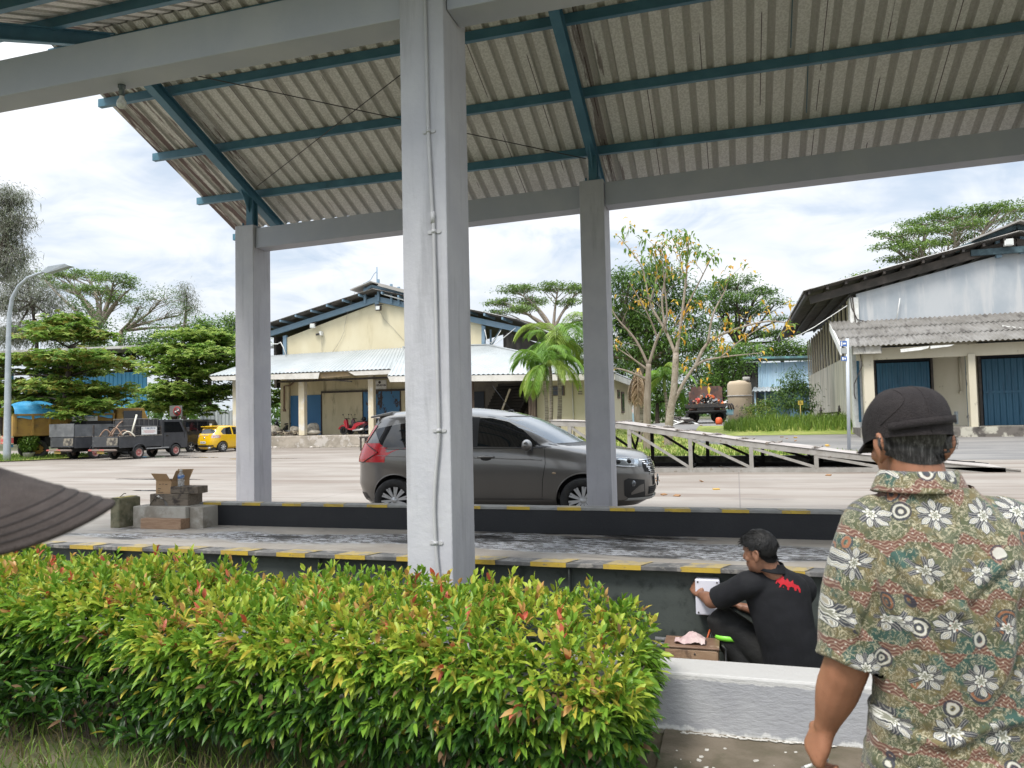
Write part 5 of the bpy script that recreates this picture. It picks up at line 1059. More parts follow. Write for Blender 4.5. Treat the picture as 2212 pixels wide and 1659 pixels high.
def wheel(parent, x, y, r, w_, rim=ALLOY, spokes=10, rr=.66, steel=None, name='wheel'):
    sd = 1 if y > 0 else -1; M = Matrix.Rotation(R(90)*-sd, 3, 'X'); c = (x, y, r)
    mb = MB(); mb.lathe([(r*.6, -w_/2), (r*.93, -w_/2), (r, -w_*.36), (r, w_*.36), (r*.93, w_/2), (r*.80, w_/2+.004), (r*rr, w_/2-.004), (r*rr*.96, -w_/2+.03)], c, 36, M); o = mb.build(name, TYRE, parent)
    mb = MB(); mb.lathe([(0, w_*.12), (r*rr*.9, w_*.10), (r*rr*.93, w_/2-.012), (r*rr, w_/2), (r*rr*1.01, w_/2-.01)], c, 36, M, 1)
    if spokes:
        mb.lathe([(0, w_/2-.008), (r*.14, w_/2-.01), (r*.16, w_*.25), (0, w_*.2)], c, 16, M, 0)
        for i in range(spokes):
            a = 2*math.pi*i/spokes+.2
            for da in (-.10, .10):
                p0 = Vector((r*.12*math.cos(a), r*.12*math.sin(a), w_*.36)); p1 = Vector((r*rr*.95*math.cos(a+da), r*rr*.95*math.sin(a+da), w_*.42)); mb.bar(Vector(c)+M @ p0, Vector(c)+M @ p1, r*.085, w_*.1, 0, up=M @ Vector((0, 0, 1)))
        mb.build('rim', [rim, UNDER], o)
    else:
        mb.lathe([(0, w_*.30), (r*.18, w_*.34), (r*.24, w_*.22), (r*.42, w_*.24), (r*rr*.9, w_*.12), (r*rr*.94, w_/2-.005)], c, 28, M, 0)
        for i in range(8): a = i*math.pi/4; mb.lathe([(0, 0), (r*.07, 0), (r*.07, .004), (0, .004)], Vector(c)+M @ Vector((r*.5*math.cos(a), r*.5*math.sin(a), w_*.215)), 8, M, 1)
        mb.lathe([(0, w_*.3), (r*.1, w_*.3), (r*.11, w_*.42), (0, w_*.45)], c, 14, M, 1); mb.build('rim', [rim, steel or UNDER], o)
    return o
def arch_cut(x, r, y, w_):
    mb = MB(); mb.lathe([(0, 0), (r, 0), (r, w_), (0, w_)], (x, y, r*.86), 36, Matrix.Rotation(R(-90), 3, 'X')); m_ = mb.mesh('cut'); b = bmesh.new(); b.from_mesh(m_); bmesh.ops.recalc_face_normals(b, faces=b.faces); b.to_mesh(m_); b.free(); return m_
def body_part(bd, wheels, half, m_, parent, archr, name='body'):
    mb = MB(); bd.mesh(mb); me = mb.mesh(name); b = bmesh.new(); b.from_mesh(me); bmesh.ops.recalc_face_normals(b, faces=b.faces); b.to_mesh(me); b.free()
    cs = []
    for x in wheels: cs += [arch_cut(x, archr, -half-.1, .42), arch_cut(x, archr, half-.32, .42)]
    me = carve(me, cs); me.materials.clear()
    try: me.set_sharp_from_angle(angle=R(38))
    except Exception: pass
    o = link(name, me, m_, parent)
    return o
# ---------------------------------------------------------------- grey people carrier beyond the kerb
GREYC = carpaint('grey_metallic_paint', (.19, .182, .170), .7, .30)
mp = thing('people_carrier', 'dark grey people carrier parked side on behind the weighbridge kerb', 'car', (0, 0, 0), world=False)
T = [(.20, .16, 4.18, .70, 4, 3.4), (.30, .08, 4.36, .80, 4, 3.2), (.42, .03, 4.40, .835, 4, 3.0), (.55, .0, 4.40, .85, 4.2, 3.0), (.70, .02, 4.385, .862, 4.4, 3.0), (.80, .03, 4.36, .866, 4.6, 2.9), (.88, .035, 4.32, .865, 4.8, 2.7), (.95, .05, 4.24, .86, 5, 2.5), (1.0, .065, 4.10, .852, 5, 2.45), (1.04, .08, 3.90, .842, 5, 2.6), (1.08, .095, 3.60, .83, 5, 3.0), (1.11, .11, 3.40, .822, 5, 3.2), (1.20, .16, 3.25, .79, 5.5, 3.3), (1.30, .21, 3.08, .755, 5.5, 3.4), (1.40, .26, 2.90, .715, 5.5, 3.4), (1.48, .30, 2.74, .68, 5.5, 3.4), (1.55, .33, 2.56, .645, 5.5, 3.2), (1.60, .36, 2.38, .60, 5, 3), (1.635, .50, 2.18, .54, 4, 3), (1.66, .72, 2.0, .45, 3.5, 3), (1.68, 1.0, 1.82, .32, 3, 3), (1.69, 1.25, 1.6, .15, 3, 3)]
bd = Body(T); WX = (.74, 3.45); body_part(bd, WX, .85, GREYC, mp, .375)
for x in WX:
    for sd in (-1, 1): wheel(mp, x, sd*.76, .315, .20, spokes=10)
    mb = MB(); mb.box((x-.36, -.56, .2), (x+.36, .56, .7)); mb.build('wheel_well', UNDER, mp)
mb = MB(); mb.box((.4, -.6, .19), (3.8, .6, .3)); mb.build('underbody', UNDER, mp)
LO = [(.30, 1.13), (.62, 1.075), (.9, 1.07), (2.6, 1.065), (2.9, 1.07)]
for sd in (-1, 1):
    mb = MB(); bd.panel(mb, 1.98, 2.86, [(1.98, 1.10), (2.62, 1.085), (2.86, 1.09)], [(1.98, 1.52), (2.14, 1.52), (2.4, 1.455), (2.62, 1.325), (2.86, 1.10)], sd); mb.build('front_window', TINT, mp)
    mb = MB(); bd.panel(mb, 1.03, 1.80, [(1.03, 1.10), (1.80, 1.10)], [(1.03, 1.50), (1.4, 1.525), (1.80, 1.525)], sd); mb.build('rear_window', TINT, mp)
    mb = MB(); bd.panel(mb, .38, .96, [(.38, 1.36), (.50, 1.16), (.58, 1.105), (.96, 1.10)], [(.38, 1.375), (.44, 1.40), (.96, 1.485)], sd); mb.build('quarter_window', TINT, mp)
    mb = MB(); bd.panel(mb, 1.80, 1.98, [(1.80, 1.09), (1.98, 1.09)], [(1.80, 1.535), (1.98, 1.535)], sd, .004, 4); bd.panel(mb, .96, 1.03, [(.96, 1.09), (1.03, 1.09)], [(.96, 1.50), (1.03, 1.51)], sd, .004, 3)
    bd.panel(mb, 2.8, 3.02, [(2.8, 1.08), (3.02, 1.075)], [(2.8, 1.17), (2.86, 1.11), (3.02, 1.082)], sd, .005, 5); mb.build('pillar_trim', BLACKP, mp)
    mb = MB(); bd.line(mb, [(.6, 1.083), (.96, 1.078), (1.9, 1.075), (2.9, 1.07)], .007, sd, .002); mb.build('window_seal', BLACKP, mp)
    mb = MB(); bd.line(mb, [(1.885, 1.54), (1.89, 1.08), (1.885, .7), (1.875, .32)], .004, sd); bd.line(mb, [(2.93, 1.07), (2.945, .85), (2.90, .6), (2.885, .36)], .004, sd); bd.line(mb, [(.95, 1.5), (.97, 1.0), (1.0, .8), (1.2, .55)], .004, sd)
    bd.line(mb, [(1.05, .33), (2.9, .33)], .004, sd); mb.build('door_gap', UNDER, mp)
    mb = MB(); bd.panel(mb, 1.0, 3.05, [(1.0, .24), (3.05, .24)], [(1.0, .325), (3.05, .325)], sd, .008, 20, 3); mb.build('sill_strip', GREYC, mp)
    mb = MB(); bd.line(mb, [(.32, .985), (1.2, .955), (2.2, .93), (2.9, .895)], .009, sd, -.003); mb.build('body_crease', GREYC, mp)
    for x in (1.99, 1.12):
        y = sd*(bd.half(x+.1, .94)+.003); mb = MB(); mb.ball((x+.12, y-sd*.004, .93), (.085, .012, .04), 14); h_ = mb.build('handle_cup', BLACKP, mp)
        mb = MB(); mb.tube([(x, y+sd*.012, .945), (x+.06, y+sd*.03, .95), (x+.2, y+sd*.03, .95), (x+.24, y+sd*.008, .945)], [.014, .016, .016, .012], 8); mb.build('door_handle', GREYC, h_)
    # swept two-part tail lamp
    mb = MB(); bd.panel(mb, .05, .46, [(.05, .88), (.2, .88), (.46, 1.01)], [(.05, 1.17), (.2, 1.185), (.46, 1.05)], sd, .020, 20); bd.endpanel(mb, sd*.56, sd*.82, .88, 1.17, False, .020, 10, 8); mb.add([], []); t_ = mb.build('tail_lamp', REDL, mp)
    mb = MB(); bd.panel(mb, .10, .40, [(.10, 1.17), (.23, 1.17), (.36, 1.37), (.40, 1.43)], [(.10, 1.18), (.17, 1.26), (.27, 1.43), (.40, 1.445)], sd, .016, 20); mb.build('tail_lamp_upper', REDL, mp)
    mb = MB(); bd.line(mb, [(.06, .90), (.2, .875), (.47, 1.03), (.2, 1.19)], .007, sd, .018); mb.build('lamp_edge', BLACKP, t_)
    # headlamp
    mb = MB(); bd.panel(mb, 3.72, 4.24, [(3.72, .82), (3.95, .79), (4.24, .765)], [(3.72, .875), (3.95, .90), (4.12, .885), (4.24, .865)], sd, .007, 16); hl = mb.build('headlamp', LAMPG, mp)
    mb = MB(); bd.line(mb, [(3.74, .88), (3.95, .905), (4.24, .87)], .008, sd, .008); bd.line(mb, [(3.8, .815), (3.98, .785), (4.14, .77)], .007, sd, .009); mb.build('lamp_strip', LED, hl)
    for xx in (3.92, 4.06): mb = MB(); mb.ball((xx, sd*(bd.half(xx, .84)-.018), .84), .04, 12); mb.build('reflector', UNDER, hl)
    # fog lamp recess
    mb = MB(); bd.panel(mb, 4.0, 4.27, [(4.0, .36), (4.08, .30), (4.27, .33)], [(4.0, .58), (4.05, .61), (4.27, .575)], sd, .008, 10); fg = mb.build('fog_lamp_recess', BLACKP, mp)
    mb = MB(); bd.panel(mb, 4.09, 4.26, [(4.09, .37), (4.26, .41)], [(4.09, .40), (4.2, .50), (4.26, .52)], sd, .013, 8); mb.build('recess_blade', GREYC, fg)
    mb = MB(); mb.ball((4.12, sd*(bd.half(4.12, .52)+.004), .53), (.035, .02, .045), 12); mb.build('fog_lamp', LAMPG, fg)
    # mirror
    mb = MB(); mb.ball((2.72, sd*1.0, 1.115), (.075, .115, .085), 18); mr = mb.build('door_mirror', GREYC, mp); mb = MB(); mb.bar((2.74, sd*.82, 1.06), (2.73, sd*.95, 1.06), .07, .05); mb.build('mirror_arm', BLACKP, mr)
    mb = MB(); y = sd*(bd.half(3.06, .70)+.004); mb.ball((3.06, y, .705), (.03, .01, .016), 10); mb.build('side_repeater', mat('amber_lens', (.4, .3, .2), .2), mp)
    for x_ in WX: mb = MB(); mb.tube([(x_+.375*math.cos(a), sd*(bd.half(x_+.375*math.cos(a), max(.3, .3225+.375*math.sin(a)))+.0), .3225+.375*math.sin(a)) for a in np.linspace(.02, 3.12, 24)], .010, 6); mb.build('arch_lip', GREYC, mp)
for q in ((3.02, .90),):
    for i, ch in enumerate('GHS'): lettering('badge_letter', ch, .045, mp, Matrix.Translation((3.06+i*.05, -(bd.half(3.08, .89)+.004), .89)) @ Matrix.Rotation(R(90), 4, 'X'), CHROME, .004, .004) if False else None
mb = MB(); bd.endpanel(mb, -.66, .66, 1.13, 1.52, True, .005, 24, 14); mb.build('windscreen', mat('windscreen_glass', (.30, .33, .36), .06, spec=.8), mp)
mb = MB(); bd.endpanel(mb, -.60, .60, 1.2, 1.5, False, .006); mb.build('rear_screen', TINT, mp)
mb = MB(); bd.endpanel(mb, -.68, .68, 1.525, 1.545, True, .006, 20, 1); mb.build('screen_edge', BLACKP, mp)
mb = MB(); bd.endpanel(mb, -.70, .70, 1.085, 1.125, True, .004, 20, 3); mb.build('cowl', BLACKP, mp)
mb = MB(); bd.endpanel(mb, -.46, .46, lambda y: .63+.06*abs(y)/.46, lambda y: .86+.01*abs(y)/.46, True, .004, 24, 8); gl = mb.build('grille', UNDER, mp)
for z in (.855, .80, .75, .70, .645):
    w2 = .46-.09*(.855-z)/.2; mb = MB(); bd.endpanel(mb, -w2, w2, z, z+.013, True, .014, 24, 1)
    mb.build('grille_bar', CHROME, gl)
for z in (.775, .725, .825, .672):
    w2 = .44-.09*(.855-z)/.2
    mb = MB(); [bd.endpanel(mb, y, y+.05, z, z+.016, True, .010, 2, 1) for y in np.arange(-w2, w2-.04, .085)]; tag(mb.build('grille_dashes', CHROME, gl), kind='stuff')
mb = MB(); bd.endpanel(mb, -.07, .07, .70, .81, True, .02, 6, 4); mb.build('emblem', CHROME, gl)
mb = MB(); bd.endpanel(mb, -.40, .40, .36, .47, True, .006, 20, 4); lg = mb.build('lower_grille', UNDER, mp)
for z in (.385, .415, .445): mb = MB(); bd.endpanel(mb, -.39, .39, z, z+.008, True, .015, 20, 1); mb.build('grille_slat', BLACKP, lg)
mb = MB(); bd.endpanel(mb, -.62, .62, .285, .325, True, .03, 24, 2); mb.build('front_lip', mat('silver_lip', (.5, .52, .52), .3, metal=.6), mp)
fp = MB(); fp.box((4.425, -.215, .47), (4.44, .215, .61)); fpo = fp.build('number_plate', BLACKP, mp); fp = MB(); fp.box((4.4405, -.205, .48), (4.444, .205, .60)); fp.build('plate_face', PLATEW, fpo)
lettering('plate_text', 'BP 1458 UQ', .075, fpo, Matrix.Translation((4.4445, 0, .553)) @ Matrix.Rotation(R(90), 4, 'Z') @ Matrix.Rotation(R(90), 4, 'X'), BLACKP, .002, .001)
mb = MB(); mb.ball((2.30, 0, 1.625), (.05, .03, .02), 10); an_ = mb.build('aerial_base', BLACKP, mp); mb = MB(); mb.tube([(2.30, 0, 1.63), (2.02, 0, 2.03)], [.006, .004], 6); mb.build('aerial_rod', BLACKP, an_)
mb = MB(); mb.prism([(.27, -.56, 1.555), (.62, -.56, 1.60), (.62, -.56, 1.655), (.27, -.56, 1.585)], (0, 1.12, 0)); mb.build('rear_spoiler', GREYC, mp, .012)
mb = MB(); bd.endpanel(mb, -.6, .6, .28, .40, False, .01, 16, 3); mb.build('rear_lip', BLACKP, mp)
mp.scale = (1.05, 1.02, 1.0); mp.location = (-5.81, 11.0, 0); mp.rotation_euler = (0, 0, R(4.5))
# ---------------------------------------------------------------- yellow hatchback
YC = carpaint('yellow_car_paint', (.72, .43, .005), 0, .3)
hb = thing('hatchback', 'bright yellow hatchback with silver wheels parked beside the black pickup', 'car', (0, 0, 0), world=False)
T = [(.18, .12, 3.5, .66, 4, 3.4), (.28, .03, 3.6, .80, 4, 3.2), (.45, 0, 3.62, .825, 4.2, 3.2), (.62, .03, 3.6, .835, 4.4, 3), (.78, .08, 3.5, .835, 4.6, 2.8), (.88, .12, 3.35, .83, 4.8, 2.6), (.95, .14, 3.0, .82, 5, 2.8), (1.0, .17, 2.75, .80, 5, 3), (1.15, .28, 2.5, .745, 5, 3.4), (1.3, .38, 2.25, .69, 5, 3.4), (1.4, .42, 2.02, .64, 5, 3.2), (1.45, .42, 1.85, .58, 5, 3), (1.48, .6, 1.65, .45, 4, 3), (1.5, .9, 1.4, .2, 3, 3)]
bh = Body(T); body_part(bh, (.66, 3.1), .82, YC, hb, .345)
for x in (.66, 3.1):
    for sd in (-1, 1): wheel(hb, x, sd*.74, .29, .19, spokes=8)
    mb = MB(); mb.box((x-.32, -.54, .2), (x+.32, .54, .64)); mb.build('wheel_well', UNDER, hb)
mb = MB(); mb.box((.15, -.64, .16), (3.4, .64, .3)); mb.build('underbody', UNDER, hb)
mb = MB(); bh.endpanel(mb, -.56, .56, lambda y: 1.04+.03*abs(y), lambda y: 1.31-.10*(abs(y)/.56)**2, False, .008); mb.build('rear_screen', TINT, hb)
mb = MB(); mb.box((.30, -.55, 1.40), (.62, .55, 1.45)); mb.build('rear_spoiler', YC, hb, .02)
mb = MB(); mb.ball((.55, 0, 1.46), (.07, .03, .06), 8); mb.build('aerial_fin', YC, hb)
for sd in (-1, 1):
    mb = MB(); bh.panel(mb, .13, .40, [(.13, .80), (.22, .79), (.40, .92)], [(.13, .97), (.30, .985), (.40, .95)], sd, .008, 10); bh.endpanel(mb, sd*.50, sd*.78, lambda y: .80, lambda y: .97-.1*(.78-abs(y)), False, .009, 8, 4); mb.build('tail_lamp', mat('clear_tail_lamp', (.55, .45, .43), .15, (.5, .12, .1), 9, .5, .62, coat=1), hb)
    mb = MB(); bh.panel(mb, .58, 1.28, [(.58, 1.14), (.66, 1.0), (1.28, .97)], [(.58, 1.17), (.8, 1.33), (1.28, 1.40)], sd); mb.build('rear_window', TINT, hb)
    mb = MB(); bh.panel(mb, 1.38, 2.3, [(1.38, .97), (2.3, .97)], [(1.38, 1.40), (1.8, 1.36), (2.3, 1.02)], sd); mb.build('front_window', TINT, hb)
    mb = MB(); bh.panel(mb, .98, 2.75, [(.98, .2), (2.75, .2)], [(.98, .27), (2.75, .27)], sd, .02, 16, 2); mb.build('side_skirt', YC, hb)
mb = MB(); bh.endpanel(mb, -.62, .62, lambda y: .30+.05*abs(y), lambda y: .42-.02*abs(y), False, .02, 16, 3); mb.build('diffuser', BLACKP, hb)
mb = MB(); mb.box((-.025, -.2, .5), (0, .2, .62)); np_ = mb.build('number_plate', PLATEW, hb)
lettering('plate_text', 'BP 1276 DI', .07, np_, Matrix.Translation((-.027, 0, .56)) @ Matrix.Rotation(R(-90), 4, 'Z') @ Matrix.Rotation(R(90), 4, 'X'), BLACKP, .001, .001)
mb = MB(); mb.lathe([(0, 0), (.06, 0), (.06, .01), (0, .01)], (.08, 0, .8), 14, Matrix.Rotation(R(-90), 3, 'Y')); mb.build('emblem', CHROME, hb)
mb = MB(); mb.tube([(-.06, -.48, .26), (.1, -.48, .26)], .05, 10); mb.build('exhaust', ALLOY, hb)
hb.location = (-28.2, 34.2, 0); hb.rotation_euler = (0, 0, R(80)); hb.scale = (1, 1, 1)
# ---------------------------------------------------------------- old black pickups
BLK2 = mat('faded_black_paint', (.035, .037, .042), .5, (.05, .052, .058), 3, .4, .7, (.12, .12, .12), 5, .62, .72, coat=.3); RUSTW = mat('scraped_white_patch', (.24, .215, .17), .8, (.06, .055, .05), 5, .45, .6)
PINK = mat('pink_steel_rim', (.45, .16, .15), .6, (.32, .1, .09), 9); HOSE = mat('brown_hose', (.19, .11, .07), .6, (.3, .2, .14), 6); IRONB = mat('black_iron_frame', (.025, .025, .027), .55, (.06, .045, .035), 8)
def cab(mb, x0, x1, w_, z0, zb, zt, lean):
    mb.prism([(x0, -w_, z0), (x1, -w_, z0), (x1+.02, -w_, zb-.25), (x1-.05, -w_, zb), (x1-lean, -w_+.0, zt), (x0, -w_, zt)], (0, 2*w_, 0))
def pickup(name, label, loc, rot, extras):
    t = thing(name, label, 'pickup', (0, 0, 0), world=False, group='old black pickups')
    mb = MB(); cab(mb, 2.45, 4.1, .81, .42, 1.18, 1.83, .5); me = mb.mesh('cab'); b = bmesh.new(); b.from_mesh(me); bmesh.ops.recalc_face_normals(b, faces=b.faces); b.to_mesh(me); b.free()
    me = carve(me, [arch_cut(3.35, .36, -.95, .4), arch_cut(3.35, .36, .55, .4)]); link('cab', me, BLK2, t, .04)
    for sd in (-1, 1):
        y = sd*.815; f = lambda pts, m_, nm, th=.006: (lambda mb_: (mb_.prism([(x, y, z) for x, z in pts], (0, sd*th, 0)), mb_.build(nm, m_, t)))(MB())
        f([(2.62, 1.2), (3.86, 1.2), (3.55, 1.72), (2.62, 1.72)], TINT, 'door_window'); f([(2.56, .5), (2.572, .5), (2.572, 1.78), (2.56, 1.78)], UNDER, 'door_gap'); f([(3.9, .9), (3.912, .9), (3.912, 1.2), (3.9, 1.2)], UNDER, 'door_gap')
        f([(2.7, 1.03), (2.88, 1.03), (2.88, 1.075), (2.7, 1.075)], CHROME, 'door_handle', .02)
        mb = MB(); mb.obox((3.98, sd*.96, 1.32), (.05, .16, .22)); mb.build('door_mirror', IRONB, t, .01)
    mb = MB(); mb.prism([(4.06, -.7, 1.2), (3.62, -.68, 1.76), (3.62, .68, 1.76), (4.06, .7, 1.2)], (.02, 0, .02)); mb.build('windscreen', TINT, t)
    mb = MB(); mb.box((0, -.83, .62), (2.4, .83, .68)); mb.build('bed_floor', BLK2, t)
    for sd in (-1, 1):
        mb = MB(); mb.box((.02, sd*.83-.03, .55), (2.42, sd*.83+.03, 1.08)); me = mb.mesh('bed_side'); b = bmesh.new(); b.from_mesh(me); bmesh.ops.recalc_face_normals(b, faces=b.faces); b.to_mesh(me); b.free()
        me = carve(me, [arch_cut(1.12, .38, sd*.83-.2, .4)]); link('bed_side', me, BLK2, t, .012)
        mb = MB(); mb.box((.02, sd*.83-.045, 1.08), (2.42, sd*.83+.045, 1.105)); mb.build('bed_rail', mat('worn_rail', (.35, .32, .27), .7, (.1, .09, .08), 9), t)
        mb = MB(); mb.tube([(1.12+.39*math.cos(a), sd*.87, .33+.39*math.sin(a)) for a in np.linspace(.1, 3.05, 18)], .02, 6); mb.build('arch_lip', BLK2, t)
        mb = MB(); mb.box((1.55, sd*.8-.03, .44), (2.9, sd*.8+.04, .5)); mb.build('side_step', mat('grey_step', (.25, .25, .25), .6), t)
    mb = MB(); mb.box((-.03, -.8, .6), (.03, .8, 1.08)); tg = mb.build('tailgate', BLK2, t, .01); mb = MB(); mb.box((-.036, -.78, .68), (-.031, -.1, 1.02)); mb.build('paint_patch', RUSTW, tg)
    mb = MB(); mb.box((.1, -.45, .36), (3.9, .45, .56)); mb.build('chassis', UNDER, t)
    mb = MB(); mb.tube([(-.16, -.85, .46), (-.16, .85, .46)], .045, 8); mb.build('rear_bar', mat('bar_red_ends', (.22, .17, .14), .7, (.42, .1, .09), 1.6, .5, .55), t)
    mb = MB(); mb.box((-.12, -.05, .30), (-.1, .4, .42)); pl_ = mb.build('number_plate', mat('yellow_plate', (.45, .33, .07), .6, (.3, .22, .08), 8), t)
    for x in (1.12, 3.35):
        for sd in (-1, 1): wheel(t, x, sd*.74, .30, .18, PINK, 0, .62, mat('rim_hub', (.5, .38, .34), .6))
    extras(t); t.location = loc; t.rotation_euler = (0, 0, rot); return t
def ex1(t):
    TK = mat('black_water_tank', (.03, .03, .033), .5, (.05, .05, .052), 4)
    mb = MB()
    mb.grid(lambda u, v: (1.0+1.35*u+.03*math.sin(u*44), -.62, .70+1.15*v), 44, 2); mb.box((1.0, -.6, .69), (2.38, .6, 1.84)); mb.build('water_tank', TK, t, .03)
    for sd in (-1, 1):
        mb = MB()
        for z in (1.12, 1.3, 1.5): mb.bar((.86, sd*.83, z), (2.4, sd*.83, z), .03, .05)
        for x in (.88, 1.4, 1.9, 2.38): mb.bar((x, sd*.83, 1.08), (x, sd*.83, 1.53), .05, .05)
        mb.build('stake_side', IRONB, t)
    mb = MB()
    for x in (1.0, 1.28, 1.56, 1.84, 2.12, 2.37): mb.tube([(x, -.64, 1.1), (x, -.64, 1.88), (x, .64, 1.88), (x, .64, 1.1)], .018, 5, sm=False)
    for z in (1.2, 1.55, 1.88): mb.tube([(.98, -.65, z), (2.4, -.65, z), (2.4, .65, z), (.98, .65, z), (.98, -.65, z)], .016, 5, sm=False)
    mb.build('tank_cage', mat('grey_cage_bar', (.13, .125, .12), .5), t)
    mb = MB(); mb.bar((.02, .78, 1.08), (.02, .78, 1.62), .06, .05); mb.build('corner_post', IRONB, t)
    mb = MB(); mb.box((1.22, -.868, 1.13), (2.12, -.855, 1.50)); sb = mb.build('name_board', PLATEW, t)
    M = lambda x, z: Matrix.Translation((x, -.8685, z)) @ Matrix.Rotation(R(90), 4, 'X')
    lettering('board_text', 'PT. PRIMA QUEEN STAR', .13, sb, M(1.72, 1.42), mat('navy_text', (.03, .06, .14), .6), .002, .001, stretch=.46)
    mb = MB()
    for z, w_ in ((1.32, .24), (1.285, .2), (1.25, .26), (1.215, .17)): mb.box((1.67-w_*1.5, -.8695, z-.008), (1.67+w_*1.5, -.8682, z+.008))
    tag(mb.build('small_red_print', mat('faded_red_text', (.55, .3, .28), .6), sb), kind='stuff')
    mb = MB(); mb.lathe([(.022, 0), (.036, 0), (.036, .002), (.022, .002)], (1.28, -.8685, 1.42), 14, Matrix.Rotation(R(90), 3, 'X')); mb.build('emblem', mat('navy_text', (.03, .06, .14), .6), sb)
def hose(t, pts, r, m_=HOSE, nm='hose'): mb = MB(); mb.tube(pts, r, 8); return mb.build(nm, m_, t)
pk = pickup('pickup_truck', 'old black pickup with pink wheel rims carrying a caged black water tank', (-27.85, 27.25, 0), R(86), ex1)
def onpk(x, y, z): return Vector(pk.location)+Matrix.Rotation(R(86), 3, 'Z') @ Vector((x, y, z))
hs = thing('suction_hose', 'coiled brown hose arching over the tail of the pickup with the water tank', 'hose', onpk(.5, 0, .68))
arc = lambda x0, z0, x1, z1, h, y: [onpk(x0+(x1-x0)*i/12, y, z0+(z1-z0)*i/12+h*math.sin(math.pi*i/12)) for i in range(13)]
mb = MB(); mb.tube(arc(.35, 1.0, 1.5, 1.72, .38, .1), .035, 8); mb.tube(arc(1.5, 1.72, 2.2, 1.7, .05, .1), .035, 8); mb.build('hose_arch', HOSE, hs)
for y, x0, x1, h in ((.45, .05, .55, .35), (-.1, .1, .6, .42), (-.35, .35, .9, .3), (-.5, .4, .95, .24)):
    mb = MB(); mb.tube([onpk(x0+(x1-x0)*i/12*.6, y-.5*i/12, .72+.33+h*math.sin(math.pi*i/12)) for i in range(13)], .032, 8); mb.build('hose_coil', HOSE if y > -.4 else mat('pale_hose', (.5, .46, .38), .6), hs)
pp = MB(); pp.tube([onpk(.75, -.72, 1.08), onpk(1.02, -.78, 2.08)], .04, 8); single(pp, 'plastic_pipe', mat('cream_pipe', (.62, .6, .5), .5), 'pale plastic pipe leaning upright in the bed of the tank pickup', 'pipe')
def ex2(t):
    GB = mat('grey_sheet_side', (.10, .105, .11), .6, (.16, .165, .17), 2, .4, .65, (.1, .095, .09), 3, .58, .7)
    for y in (-.86, .86): mb = MB(); mb.box((.0, y-.015, 1.1), (2.4, y+.015, 1.68)); mb.build('sheet_side', GB, t)
    mb = MB(); mb.box((-.05, -.86, 1.1), (-.02, .86, 1.72)); mb.build('sheet_tail', GB, t)
    mb = MB(); mb.box((.8, -.6, .7), (2.2, .6, 1.85)); mb.build('dark_load', UNDER, t, .05)
pk2 = pickup('pickup_truck', 'black pickup with tall grey sheet sides parked beside the dump truck', (-30.9, 27.7, 0), R(84), ex2)
# ---------------------------------------------------------------- black van partly hidden behind the pickup
vn = thing('minivan', 'black boxy van half hidden between the black pickup and the yellow hatchback', 'van', (0, 0, 0), world=False)
mb = MB(); mb.prism([(0, -.8, .4), (3.7, -.8, .4), (3.75, -.8, .95), (3.3, -.8, 1.1), (2.75, -.8, 1.85), (.1, -.8, 1.88), (0, -.8, 1.2)], (0, 1.6, 0)); mb.build('body', carpaint('van_black_paint', (.012, .013, .015), 0, .3), vn, .06)
for a, c, nm in ((.35, 1.2, 'rear_window'), (1.3, 2.0, 'middle_window')): mb = MB(); mb.box((a, -.812, 1.22), (c, -.8, 1.72)); mb.build(nm, TINT, vn)
mb = MB(); mb.prism([(2.1, -.812, 1.22), (3.05, -.812, 1.22), (2.7, -.812, 1.72), (2.1, -.812, 1.72)], (0, .012, 0)); mb.build('front_window', TINT, vn)
mb = MB(); mb.box((2.2, -.816, 1.35), (2.4, -.813, 1.6)); mb.build('window_sticker', PLATEW, vn)
for x in (.75, 3.0):
    for sd in (-1, 1): wheel(vn, x, sd*.72, .3, .18, ALLOY, 5)
vn.location = (-30.6, 34.4, 0); vn.rotation_euler = (0, 0, R(88))
# ---------------------------------------------------------------- dump truck with a yellow bed and blue tarpaulin
dt = thing('dump_truck', 'mustard yellow dump truck bed behind the almond tree trunk and potted plant', 'truck', (0, 0, 0), world=False)
MUST = mat('dirty_mustard_paint', (.33, .20, .045), .75, (.26, .15, .04), 1.3, .4, .65, (.12, .085, .045), 2, .55, .7)
mb = MB(); mb.box((0, -1.1, 1.15), (4.6, 1.1, 1.28)); [mb.box((0, sd*1.1-.03, 1.28), (4.6, sd*1.1+.03, 2.2)) for sd in (-1, 1)]; mb.box((0, -1.07, 1.28), (.06, 1.07, 2.2)); mb.box((4.54, -1.07, 1.28), (4.6, 1.07, 2.4)); mb.build('dump_bed', MUST, dt)
for i in range(7):
    x = .03+i*.745; mb = MB(); mb.prism([(x, -1.13, 1.2), (x+.1, -1.13, 1.2), (x+.1, -1.13, 2.2), (x, -1.13, 2.2)], (0, -.08, 0)); mb.build('bed_rib', MUST, dt)
mb = MB(); mb.box((-.02, -1.2, 2.18), (4.62, -1.12, 2.27)); mb.box((-.02, -1.18, 1.18), (4.62, -1.12, 1.3)); mb.build('bed_rail', MUST, dt)
mb = MB(); mb.box((-.1, -1.12, .78), (.02, 1.12, 1.2)); mb.build('tail_panel', mat('tail_red_cream', (.5, .42, .3), .7, (.5, .08, .08), 1.2, .5, .52, st=(.2, .2, 3)), dt)
mb = MB(); mb.box((.1, -.5, .75), (6.4, .5, 1.15)); mb.box((1.4, -1.0, .6), (4.2, -.5, 1.1)); mb.build('chassis', UNDER, dt)
for x in (1.1, 5.3):
    for sd in (-1, 1): wheel(dt, x, sd*.88, .48, .34, MUST, 0, .55)
mb = MB(); cab(mb, 4.75, 6.5, 1.0, .7, 1.75, 2.55, .35); mb.build('cab', MUST, dt, .06)
